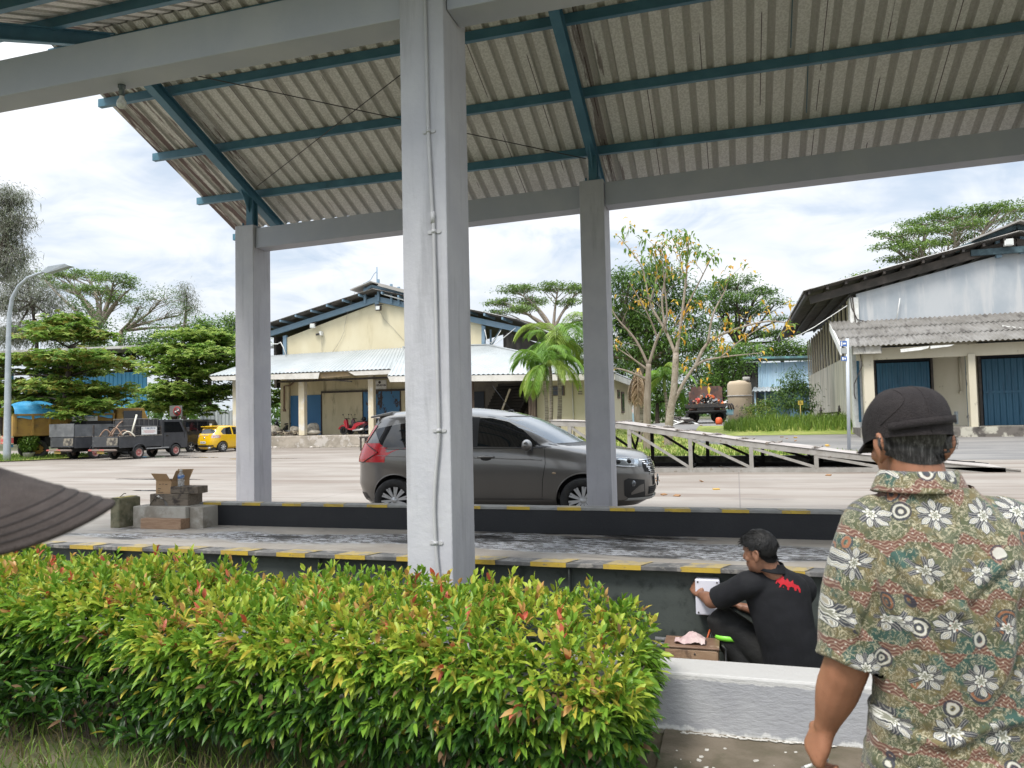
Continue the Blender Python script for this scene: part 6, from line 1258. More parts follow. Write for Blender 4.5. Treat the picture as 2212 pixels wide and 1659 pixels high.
mb = MB(); mb.box((5.1, -1.012, 1.75), (6.05, -1.0, 2.4)); mb.build('cab_window', TINT, dt)
mb = MB(); mb.box((2.55, -1.235, 1.78), (3.75, -1.215, 2.12)); sb = mb.build('name_board', PLATEW, dt)
M = lambda x, z: Matrix.Translation((x, -1.2365, z)) @ Matrix.Rotation(R(90), 4, 'X')
lettering('board_text', 'PT. PRIMA QUEEN STAR', .12, sb, M(3.25, 2.03), mat('navy_text', (.03, .06, .14), .6), .002, .001, stretch=.62)
mb = MB(); mb.box((2.95, -1.2375, 1.92), (3.6, -1.236, 1.935)); mb.box((2.7, -1.2375, 1.86), (3.65, -1.236, 1.872)); mb.build('small_print', mat('faded_text', (.3, .28, .28), .6), sb)
mb = MB(); mb.lathe([(.04, 0), (.085, 0), (.085, .002), (.04, .002)], (2.74, -1.2365, 2.0), 16, Matrix.Rotation(R(90), 3, 'X')); mb.build('emblem', mat('navy_text', (.03, .06, .14), .6), sb)
dt.location = (-35.2, 28.4, 0); dt.rotation_euler = (0, 0, R(62))
tp = thing('tarpaulin', 'bright blue tarpaulin heaped over the mustard dump truck bed', 'tarpaulin', (0, 0, 0), world=False)
mb = MB(); mb.grid(lambda u, v: (.05+4.5*u, -1.19+2.38*v, 2.26+.62*math.sin(math.pi*min(1, max(0, v)))**.5*(.8+.3*math.sin(u*7))+.04*math.sin(u*31+v*9)-(.22 if v < .02 or v > .98 else 0)), 60, 24); mb.build('sheet', mat('blue_tarp', (.05, .29, .55), .4, (.08, .36, .62), 3), tp)
tp.location = dt.location; tp.rotation_euler = dt.rotation_euler
# ---------------------------------------------------------------- motor scooters on the porch
REDP = carpaint('red_scooter_paint', (.38, .012, .025), 0, .3)
def scooter(label, p, rot, body=REDP, flip=1):
    t = thing('motor_scooter', label, 'scooter', (0, 0, 0), world=False, group='scooters on the warehouse porch')
    for x in (0, 1.25): wheel(t, x, 0.045, .27, .09, ALLOY, 5, .62)
    mb = MB(); mb.prism([(.30, -.09, .33), (.75, -.13, .27), (.95, -.13, .36), (1.0, -.12, .5), (1.5, -.10, .68), (1.62, -.07, .78), (1.1, -.12, .80), (.85, -.12, .68), (.6, -.11, .36), (.42, -.11, .42)], (0, .24, 0)); mb.build('rear_body', body, t, .035)
    mb = MB(); mb.prism([(.22, -.13, .42), (.36, -.13, .38), (.27, -.1, .95), (.17, -.1, 1.0), (.05, -.11, .8)], (0, .25, 0)); mb.build('front_shield', body, t, .035)
    mb = MB(); mb.tube([(-.27+.33*math.cos(a)+.27, .0, .27+.31*math.sin(a)) for a in np.linspace(.5, 2.9, 12)], .06, 8); mb.build('front_mudguard', body, t)
    mb = MB(); mb.tube([(0, .0, .27), (.17, 0, .7), (.24, 0, 1.0)], [.035, .04, .035], 8); mb.build('fork', IRONB, t)
    mb = MB(); mb.tube([(.3, -.32, .99), (.22, -.1, 1.02), (.22, .1, 1.02), (.3, .32, .99)], .022, 8); hb_ = mb.build('handlebar', IRONB, t)
    for sd in (-1, 1): mb = MB(); mb.tube([(.24, sd*.2, 1.02), (.2, sd*.3, 1.24)], .009, 5); mb.ball((.19, sd*.33, 1.27), (.02, .065, .045), 10); mb.build('mirror', IRONB, hb_)
    mb = MB(); mb.prism([(.72, -.13, .72), (1.4, -.12, .79), (1.5, -.1, .82), (1.3, -.12, .88), (1.0, -.13, .82), (.8, -.13, .80)], (0, .25, 0)); mb.build('seat', mat('black_seat', (.015, .015, .015), .6), t, .03)
    mb = MB(); mb.tube([(.75, -.12, .27), (1.3, -.17, .3), (1.55, -.17, .36)], [.04, .06, .07], 10); mb.build('exhaust', ALLOY, t)
    mb = MB(); mb.box((.85, -.1, .2), (1.3, .1, .42)); mb.build('engine', IRONB, t, .03)
    mb = MB(); mb.ball((.10, 0, .86), (.05, .09, .06), 10); mb.build('headlamp', LAMPG, t)
    t.location = p; t.rotation_euler = (0, 0, rot); return t
zp = .72
q = at(742, 936, 41.6); sc1 = scooter('red scooter parked in front of the sliding cream door on the porch', (q.x, 41.6, zp), R(-3))
q = at(757, 930, 42.6); sc2 = scooter('dark red scooter with a black helmet on its seat behind the red scooter', (q.x, 42.6, zp), R(8), carpaint('dark_scooter_paint', (.10, .012, .02), 0, .35))
q = at(592, 930, 42.5); sc3 = scooter('black scooter half hidden behind the sacks beside the far grey column', (q.x, 42.5, zp), R(60), carpaint('black_scooter_paint', (.015, .015, .017), 0, .35))
hm = MB(); c = Vector(sc2.location)+Vector((1.0, -.05, .98)); hm.ball(c, (.15, .13, .14), 16); hm.box((c.x-.17, c.y-.1, c.z-.06), (c.x-.06, c.y+.1, c.z+.0)); single(hm, 'helmet', BLACKP, 'black helmet resting on the seat of the dark red scooter', 'helmet')
# ---------------------------------------------------------------- junk truck at the back
jt = thing('flatbed_truck', 'dark flatbed lorry seen from behind with a tall rusty headboard', 'truck', (0, 0, 0), world=False)
RUST = mat('rusty_board', (.10, .055, .045), .85, (.16, .09, .07), 1.5, .4, .65, (.05, .045, .045), 1.2)
mb = MB(); mb.box((-1.15, 0, .95), (1.15, 4.4, 1.1)); mb.box((-1.2, -.1, .98), (1.2, 0, 1.2)); mb.build('flatbed', IRONB, jt)
mb = MB(); mb.prism([(-.85, 4.4, 1.1), (1.15, 4.4, 1.1), (1.15, 4.4, 2.3), (1.0, 4.4, 2.42), (-.75, 4.4, 2.42), (-.85, 4.4, 2.3)], (0, .1, 0)); mb.build('headboard', RUST, jt)
mb = MB(); mb.tube([(-1.2, -.15, .72), (1.2, -.15, .72)], .07, 8); mb.box((-.5, -.1, .6), (.5, 4.5, .95)); mb.build('chassis', UNDER, jt)
mb = MB(); mb.box((-1.0, 4.7, .8), (1.0, 6.2, 2.1)); mb.build('cab', RUST, jt, .08)
for y in (.9, 5.3):
    for sd in (-1, 1): wheel(jt, sd*.8, y, .42, .3, UNDER, 0)
for ch in list(jt.children):
    if ch.name.startswith('wheel'):
        pass
jt.location = (at(1525, 900, 46).x, 46, g(-1.7, 46)); jt.rotation_euler = (0, 0, R(3))
jm = [mat('junk_'+n_, c_, .7) for n_, c_ in (('white', (.55, .54, .5)), ('red', (.45, .05, .03)), ('tan', (.4, .3, .2)), ('black', (.02, .02, .02)), ('grey', (.2, .2, .21)), ('orange', (.6, .15, .03)))]
rj = random.Random(4); jl = Vector(jt.location)
jk = MB()
for i in range(170):
    s_ = rj.uniform(.06, .2); x = rj.gauss(.1, .45); x = max(-1, min(1, x)); z = 1.12+rj.uniform(0, .62)*(1-abs(x)/1.3); jk.obox((jl.x+x, jl.y+rj.uniform(.15, 3.2), jl.z+z), (s_*2, s_, s_*rj.uniform(.4, 1)), (rj.uniform(0, 3), rj.uniform(0, 3), rj.uniform(0, 3)), rj.choice([0, 0, 1, 2, 3, 3, 4, 5]))
o = link('scrap_pile', jk.mesh('scrap_pile'), jm); o['kind'] = 'stuff'
# ================================================================ steel loading ramp
rp = thing('loading_ramp', 'long grey steel truss ramp with a worn sheet top sloping down to the right', 'ramp', (0, 19.9, 0))
RS = mat('grey_ramp_steel', (.26, .245, .22), .6, (.34, .325, .30), 4, .35, .7, (.16, .12, .09), 6, .58, .72); RSD = mat('black_ramp_steel', (.012, .011, .010), .7, (.03, .026, .022), 5)
RTOP = mat('worn_ramp_plate', (.31, .275, .25), .65, (.40, .365, .335), 1.4, .35, .7, (.22, .15, .11), 2.4, .55, .7, (1, 1, 1), (.6, 2, 1), bump=.3)
F, Bk = 19.9, 22.2
xt = [at(px, py, F) for px, py in ((1190, 909), (1329, 913), (1619, 954), (1753, 970), (1875, 984), (2204, 1019))]
xt = [Vector((p.x, F, p.z)) for p in xt]; xt[-1].z = .03
def topz(x): return float(np.interp(x, [p.x for p in xt], [p.z for p in xt]))
x0, x1 = xt[0].x-.4, xt[-1].x
for y, m_ in ((F, RS), (Bk, RSD)):
    for a, b_ in zip(xt[:-1], xt[1:]):
        mb = MB(); mb.bar((a.x, y, a.z-.07), (b_.x, y, b_.z-.07 if b_ is not xt[-1] else .0), .07, .14); mb.build('top_chord', m_, rp)
    mb = MB(); mb.bar((x0, y, .06), (x1-.3, y, .06), .07, .12); mb.build('bottom_chord', m_, rp)
    ps = [at(px, 990, F).x for px in (1232, 1361, 1492, 1623, 1763)]+[at(1900, 990, F).x]
    off = .35 if y == Bk else 0
    for i, x in enumerate(ps):
        mb = MB(); mb.box((x+off-.05, y-.035, .12), (x+off+.05, y+.035, topz(x+off)-.14)); mb.build('post', m_, rp)
        if i+1 < len(ps): mb = MB(); mb.bar((x+off+.05, y, topz(x)-.17), (ps[i+1]+off-.05, y, .14), .045, .07); mb.build('diagonal', m_, rp)
for x in [at(px, 990, F).x for px in (1361, 1492, 1623, 1763)]:
    mb = MB(); mb.bar((x, F, .1), (x, Bk, topz(x)-.2), .05, .05); mb.bar((x, Bk, .1), (x, F, topz(x)-.2), .05, .05); mb.bar((x, F, .08), (x, Bk, .08), .06, .06); mb.build('cross_brace', RSD, rp)
xsn = sorted([p.x for p in xt]+list(np.linspace(x0, x1, 14)))
mb = MB()
def top(u, v):
    x = x0+(x1-x0)*u; return (x, F-.06+(Bk-F+.12)*v, topz(x)+.012+.012*math.sin(x*2.7)*math.sin(v*5))
mb.grid(top, 60, 8); mb.build('deck_plate', RTOP, rp, recalc=False)
mb = MB(); mb.grid(lambda u, v: (x0+(x1-x0)*u, F-.02+(Bk-F)*v, topz(x0+(x1-x0)*u)-.02), 40, 2); mb.build('deck_underside', RSD, rp, recalc=False)
for i, px in enumerate((1300, 1400, 1460, 1520, 1590, 1655, 1752, 1850)):
    x = at(px, 940, F).x; mb = MB(); mb.tube([(x+(.5*v), F-.06+(Bk-F+.1)*v, topz(x+.5*v)+.03+.02*math.sin(v*9+i)) for v in np.linspace(0, 1, 8)], [.025+.015*math.sin(i*3+j) for j in range(8)], 5); mb.build('weld_seam', mat('dark_seam', (.17, .13, .1), .7, (.35, .33, .3), 9), rp)
rl = random.Random(2); mb = MB()
for i in range(40): mb.obox((rl.uniform(-3, 4), 20.1+rl.random()*1.9, .02), (.1, .06, .015), (rl.uniform(-.4, .4), 0, rl.uniform(0, 3)), rl.choice([0, 1]))
o = link('ground_litter', mb.mesh('ground_litter'), [mat('pale_litter', (.4, .38, .34), .8), mat('dry_leaf', (.28, .15, .05), .8)]); o['kind'] = 'stuff'
rl = random.Random(8); mb = MB()
for i in range(46):
    p = gnd(rl.uniform(1290, 2050), rl.choice([rl.uniform(1022, 1075), rl.uniform(930, 985), rl.uniform(960, 985)])); mb.obox((p.x, p.y, p.z+(.3 if p.y > 22.6 and p.x < 3 else .02)), (.13, .07, .02), (rl.uniform(-.5, .5), 0, rl.uniform(0, 3)), rl.choice([0, 1, 1]))
o = link('fallen_leaves', mb.mesh('fallen_leaves'), [mat('yellow_fallen_leaf', (.5, .3, .05), .8), mat('brown_fallen_leaf', (.25, .13, .05), .8)]); o['kind'] = 'stuff'
# ================================================================ people
from mathutils import noise as mnoise
def skinmat(n, c, c2):
    m, nt, b = newmat(n); v = coords(nt); k = mixc(nt, noise(nt, v, 14, 5).ss(.35, .7), c, c2); k = mixc(nt, noise(nt, v, 90, 3).ss(.55, .75)*.35, k, tuple(q*.7 for q in c))
    setcol(nt, b, k); b.inputs['Roughness'].default_value = .5; b.inputs['Subsurface Weight'].default_value = .08; b.inputs['Subsurface Radius'].default_value = (.02, .008, .004)
    bumpit(nt, b, noise(nt, v, 260, 4), .25, .002); return m
SKIN = skinmat('tanned_skin', (.30, .135, .075), (.36, .165, .095)); SKIN2 = skinmat('brown_skin', (.24, .115, .07), (.30, .145, .09))
def ringloft(mb, rings, n=24, e=2.3):
    # rings: centre, half width vector, half depth vector; a closed body of rounded sections
    vs = []
    for c, a, b_ in rings:
        for j in range(n):
            t = 2*math.pi*j/n; ct, st = math.cos(t), math.sin(t); vs.append(Vector(c)+Vector(a)*math.copysign(abs(ct)**(2/e), ct)+Vector(b_)*math.copysign(abs(st)**(2/e), st))
    k = len(rings); mb.add(vs, [(i*n+j, i*n+(j+1) % n, (i+1)*n+(j+1) % n, (i+1)*n+j) for i in range(k-1) for j in range(n)]+[tuple(range(n))[::-1], tuple(range((k-1)*n, k*n))], 0, True)
def limb(mb, pts, rs, flat=1.0, up=None, n=14, k=5, tip=True):
    q, r_ = [], []
    pts = [Vector(p) for p in pts]
    for i in range(len(pts)-1):
        a0, a1, a2, a3 = pts[max(i-1, 0)], pts[i], pts[i+1], pts[min(i+2, len(pts)-1)]
        for j in range(k):
            t = j/k; q.append(.5*((2*a1)+(a2-a0)*t+(2*a0-5*a1+4*a2-a3)*t*t+(3*a1-a0-3*a2+a3)*t**3)); r_.append(rs[i]+(rs[i+1]-rs[i])*(t*t*(3-2*t)))
    q.append(pts[-1]); r_.append(rs[-1]); mb.tube(q, r_, n, flat=flat, up=up)
    if flat == 1.0: mb.ball(pts[0], rs[0], 12); tip and mb.ball(pts[-1], rs[-1], 12)
def head_shapes(mb, H):
    # H maps head space (x right, y forward, z up, origin between the ears) to the world
    rot = H.to_3x3(); f = lambda *p: H @ Vector(p)
    mb.ball(f(0, .005, .045), (.073, .094, .085), 24, M=rot); mb.ball(f(0, .035, -.03), (.058, .062, .075), 20, M=rot); mb.ball(f(0, .07, -.075), (.03, .026, .026), 14, M=rot); mb.ball(f(0, .03, .01), (.066, .07, .07), 20, M=rot)
    limb(mb, [f(0, .088, .03), f(0, .108, -.012), f(0, .094, -.02)], [.010, .014, .010]); limb(mb, [f(-.03, .085, .04), f(0, .094, .042), f(.03, .085, .04)], [.010, .010, .010])
    limb(mb, [f(-.022, .088, -.048), f(0, .097, -.046), f(.022, .088, -.048)], [.006, .009, .006]); limb(mb, [f(-.02, .088, -.058), f(0, .096, -.058), f(.02, .088, -.058)], [.006, .009, .006])
    for s in (-1, 1):
        R_ = rot @ Matrix.Rotation(s*-.5, 3, 'Z') @ Matrix.Rotation(-.2, 3, 'X')
        mb.ball(f(s*.078, -.008, .0), (.008, .021, .034), 14, M=R_); limb(mb, [f(s*.082, .002, .026), f(s*.088, -.02, .028), f(s*.091, -.03, .008), f(s*.086, -.022, -.018), f(s*.078, -.002, -.034)], [.005, .007, .007, .006, .007])
        mb.ball(f(s*.045, .062, -.018), (.02, .02, .018), 12, M=rot)
def eyes(H, parent):
    mb = MB(); [mb.ball(H @ Vector((s*.03, .080, .022)), (.012, .010, .008), 12, M=H.to_3x3()) for s in (-1, 1)]; mb.build('eyes', mat('eye_white', (.6, .57, .52), .2, (.03, .02, .015), 60, .5, .55), parent)
def hand_shapes(mb, wr, kn, nrm, curl, thumb_side, s=1.0, spread=.0, grip=1):
    # palm from wrist to knuckles; four unequal bent fingers and a thumb from the side of the palm
    wr, kn, nrm = Vector(wr), Vector(kn), Vector(nrm).normalized(); d = (kn-wr).normalized(); side = d.cross(nrm).normalized()*thumb_side; nrm = (nrm-d*nrm.dot(d)).normalized()
    ringloft(mb, [(wr-d*.02*s, side*.027*s, nrm*.020*s), (wr+d*.012*s, side*.029*s, nrm*.019*s), (wr+(kn-wr)*.5, side*.040*s, nrm*.017*s), (kn-d*.004*s, side*.043*s, nrm*.015*s), (kn+d*.008*s, side*.038*s, nrm*.010*s)], 18, 2.6)
    tips = []
    for i, (o, ln) in enumerate(((.031, .072), (.010, .080), (-.011, .074), (-.031, .058))):
        p = kn+side*o*s-d*.004*s; dd = d+side*(o*spread*8); c = curl[i]; pts = [p]; ax = side*thumb_side
        for k_, fr in enumerate((.45, .32, .23)):
            ang = c*(.75 if k_ == 0 else 1.0); dn = (dd*math.cos(ang)-nrm*math.sin(ang)*grip).normalized(); nn = (nrm*math.cos(ang)+dd*math.sin(ang)*grip); p = p+dn*ln*fr*s; pts.append(p); dd, nrm_ = dn, nn; nrm2 = nn
            nrm_keep = nrm; nrm = nrm2
        nrm = nrm_keep if False else Vector(nrm)
        nrm = (Vector(kn-wr).normalized().cross(side*thumb_side)*-1).normalized() if False else nrm
        mb_r = [.0098*s, .0092*s, .0082*s, .0068*s]; limb(mb, pts, mb_r, n=10, k=4); tips.append(pts)
        nrm = hand_shapes.n0
    t0 = wr+d*.028*s+side*.026*s; t1 = t0+(side*.75+d*.55-hand_shapes.n0*.35*grip).normalized()*.036*s; t2 = t1+(side*.15+d*.9-hand_shapes.n0*.55*grip).normalized()*.030*s; t3 = t2+(d*.8-side*.25-hand_shapes.n0*.6*grip).normalized()*.024*s
    limb(mb, [t0, t1, t2, t3], [.015*s, .0125*s, .0105*s, .008*s], n=10, k=4); return tips
hand_shapes.n0 = Vector((0, 0, 1))
def hand(mb, wr, kn, nrm, curl, thumb_side, s=1.0, spread=0, grip=1):
    d = (Vector(kn)-Vector(wr)).normalized(); n_ = Vector(nrm).normalized(); hand_shapes.n0 = (n_-d*n_.dot(d)).normalized(); return hand_shapes(mb, wr, kn, hand_shapes.n0, curl, thumb_side, s, spread, grip)
def crumple(me, amp, scale, st=(1, 1, 1), seed=0):
    nb = [v_.normal.copy() for v_ in me.vertices]
    for v_, nn in zip(me.vertices, nb):
        p = Vector((v_.co.x*scale*st[0]+seed, v_.co.y*scale*st[1], v_.co.z*scale*st[2])); h = mnoise.fractal(p, 1.0, 2.0, 3); r_ = 1-abs(mnoise.noise(p*.7+Vector((7, 3, 1))))*2; v_.co += nn*amp*(h*.6+r_*.5)
    me.update()
def opened(me, cut):
    b = bmesh.new(); b.from_mesh(me); bmesh.ops.delete(b, geom=[f for f in b.faces if cut(f.calc_center_median())], context='FACES'); b.to_mesh(me); b.free(); return me
# patterned shirt cloth: white six-armed kite stars, brick patches, olive and teal scrollwork
m, nt, b = newmat('patterned_cloth'); v0 = coords(nt, 'Object', (1, 1, 1), (0, 0, 0), (0, 0, R(-10)))
dn = noise(nt, v0, 9, 3, .5, 0, True); nx, ny, nz = sep(nt, dn); ux, uy, uz = sep(nt, v0)
u = ux+(nx-.5)*.03+uy*.25; vv = uz+(nz-.5)*.03
Pw, Ph = .096, .116; row = (vv/Ph).floor(); u2 = u/Pw+(row % 2.0)*.5
fu = (u2 % 1.0)-.5; fv = ((vv/Ph) % 1.0)-.5; Xc, Yc = fu*Pw, fv*Ph
col_ = u2.floor(); hs = ((row*12.9898+col_*78.233).sin()*43758.5).m('FRACT')
r_ = (Xc*Xc+Yc*Yc).sqrt()*(hs*.42+.88); th = Yc.atan2(Xc)+hs*6.28
def arms(off):
    a = ((((th+off)/(math.pi/3)) % 1.0)-.5)*(math.pi/3); return r_*a.cos(), (r_*a.sin()).abs()
px1, py1 = arms(math.pi/2+math.pi/6); px2, py2 = arms(math.pi/2)
kw = ((px1-.012)*.72).min((.037-px1)*.9).min(.0062); gone = (((th*1.0).sin()*1.3+(hs*9.0).sin()) > .9); kw = kw-gone*1.0; kite = py1 < kw; kin = (py1 < (kw-.0021))*(py1 > (kw-.0034)); dot = (py1 < (kw-.0050))
bar = (px2 > .011)*(px2 < .034)*(py2 < .0052); bin_ = (px2 > .011)*(px2 < .034)*(py2 > .0018)*(py2 < .003)
star = (r_ < (th*6.0).cos()*.0035+.0105); ste = (r_ < (th*6.0).cos()*.003+.007)
bgn = noise(nt, v0, 16, 5, .6); bgn2 = noise(nt, coords(nt, 'Object', (1, 1, 1), (4, 2, 9)), 11, 4, .6)
c = mixc(nt, bgn.ss(.4, .6), (.065, .075, .032), (.145, .112, .045)); c = mixc(nt, bgn2.ss(.54, .62), c, (.028, .075, .058)); c = mixc(nt, bgn2.ss(.36, .46)*-1.0+1.0, c, (.095, .105, .06))
ve = (noise(nt, v0, 46, 3, .6, 1.5)-.5).abs(); c = mixc(nt, (ve < .022)*.8, c, (.42, .38, .26)); c = mixc(nt, ((ve-.05).abs() < .012)*.7, c, (.03, .04, .03))
brick = ((fu.abs()+fv.abs()+(bgn-.5)*.5) > .70)*1.0
wl_ = ((vv*760.0+(u*420.0).sin()*2.2).sin()); br = mixc(nt, (wl_ > .55)*.8, (.115, .045, .03), (.30, .22, .155)); dts = ((u*450.0).sin()*(vv*310.0).sin()) > .86; br = mixc(nt, dts*1.0, br, (.48, .45, .38))
c = mixc(nt, brick, c, br)
vd, vc = voronoi(nt, v0, 17.0, 'F1', .8); vx, vy, vz = sep(nt, vc); sw = ((vd*34.0+(vx*9.0)+(noise(nt, v0, 30, 2)*7.0)).sin()); pz = (vx > .66)*(vd < .40)*1.0
tone = mixc(nt, vy > .5, (.24, .085, .04), (.48, .465, .41)); tone = mixc(nt, (sw < -.1)*1.0, tone, (.022, .024, .040)); c = mixc(nt, pz*(sw.abs() > .25)*.9, c, tone)
c = mixc(nt, bar*1.0, c, (.03, .032, .042)); c = mixc(nt, bin_*1.0, c, (.28, .27, .24)); c = mixc(nt, ((py1 < (kw+.002))*(px1 > .010)*(px1 < .040))*1.0, c, (.03, .032, .04))
c = mixc(nt, kite*1.0, c, (.54, .53, .475)); c = mixc(nt, kin*1.0, c, (.06, .06, .065)); c = mixc(nt, dot*1.0, c, (.30, .27, .20)); c = mixc(nt, star*1.0, c, (.64, .63, .58)); c = mixc(nt, ste*1.0, c, (.20, .2, .15))
setcol(nt, b, c); b.inputs['Roughness'].default_value = .8; b.inputs['Sheen Weight'].default_value = .15; bumpit(nt, b, noise(nt, v0, 300, 3), .2, .002)
BATIK = m
CAPF = mat('brown_wool_felt', (.0135, .010, .0105), .95, (.020, .0155, .0155), 30, bump=.5, bs=260); TROU = mat('dark_trousers', (.03, .03, .035), .9, bump=.2, bs=80); SHOE = mat('black_shoe', (.02, .02, .02), .5)
m, nt, b = newmat('grey_short_hair'); v = coords(nt); c = mixc(nt, noise(nt, coords(nt, 'Object', (160, 160, 22)), 1, 4, .7).ss(.45, .7), (.020, .018, .017), (.13, .125, .12)); setcol(nt, b, c); b.inputs['Roughness'].default_value = .6; bumpit(nt, b, noise(nt, coords(nt, 'Object', (260, 260, 40)), 1, 3), .6, .004); GHAIR = m
def hairshell(H, grow, keep, nu=48, nv=28, rough=.0):
    mb = MB(); rot = H.to_3x3(); vs = {}; fs = []; vl = []
    P_ = [[Vector(((.073+grow)*math.sin(math.pi*i/nv)*math.sin(2*math.pi*j/nu), .005+(.094+grow)*math.sin(math.pi*i/nv)*math.cos(2*math.pi*j/nu), .045+(.085+grow)*math.cos(math.pi*i/nv))) for j in range(nu)] for i in range(nv+1)]
    for i in range(nv+1):
        for j in range(nu):
            p = P_[i][j]
            if p.z < .02: p = Vector((p.x*.93, p.y+(.012 if p.y < 0 else 0), p.z))
            p = p*(1+rough*mnoise.noise(p*38)); vl.append(H @ p)
    for i in range(nv):
        for j in range(nu):
            if keep((P_[i][j]+P_[i+1][(j+1) % nu])/2): fs.append((i*nu+j, i*nu+(j+1) % nu, (i+1)*nu+(j+1) % nu, (i+1)*nu+j))
    mb.add(vl, fs, 0, True); return mb
def strands(mb, H, pts, ln, wd, down):
    for p in pts:
        q = H @ p; d = (H.to_3x3() @ down(p)).normalized(); s_ = d.cross(Vector((random.random(), random.random(), random.random()))).normalized()*wd; mb.add([q-s_, q+s_, q+d*ln*random.uniform(.6, 1.3)], [(0, 1, 2)])
def shell_pts(n, keep, grow=.004):
    o = []
    while len(o) < n:
        u = Vector((random.gauss(0, 1), random.gauss(0, 1), random.gauss(0, 1))).normalized(); p = Vector((u.x*(.073+grow), .005+u.y*(.094+grow), .045+u.z*(.085+grow)))
        if p.z < .02: p = Vector((p.x*.93, p.y+(.012 if p.y < 0 else 0), p.z))
        if keep(p): o.append(p)
    return o
def folds(me, F_, stoop):
    # long soft creases running down from the armpits and across the waist
    inv = F_.inverted(); bs = F_ @ Vector((0, 0, 0)); nb = [v_.normal.copy() for v_ in me.vertices]
    for v_, nn in zip(me.vertices, nb):
        p = inv @ v_.co; h = 0
        for ax_, az_, dx, dz, ln, wd_, am in ((-.11, 1.34, .35, -1, .30, .011, .010), (-.09, 1.36, .75, -.75, .22, .010, .009), (.16, 1.34, -.3, -1, .32, .012, .010), (.14, 1.36, -.8, -.7, .2, .010, .008), (-.13, .98, 1, -.12, .2, .010, .008), (.18, 1.02, -1, -.25, .24, .011, .009), (-.13, .88, 1, .1, .26, .010, .008), (.17, .90, -1, .12, .2, .009, .007), (.02, 1.40, .05, -1, .3, .012, .006), (-.175, 1.36, -.08, -1, .2, .010, .009), (-.19, 1.22, .5, -.6, .12, .008, .008), (-.15, 1.26, -.2, -1, .15, .008, .008)):
            l_ = math.hypot(dx, dz); dx, dz = dx/l_, dz/l_; a = (p.x-ax_)*dx+(p.z-az_)*dz; c_ = -(p.x-ax_)*dz+(p.z-az_)*dx+.012*math.sin(a*22)
            if -.03 < a < ln: h += am*math.exp(-(c_/wd_)**2)*min(1, (a+.03)*18, (ln-a)*14)-am*.7*math.exp(-((c_-wd_*2)/wd_)**2)*min(1, (a+.03)*18, (ln-a)*14)
        v_.co += nn*h
    me.update()
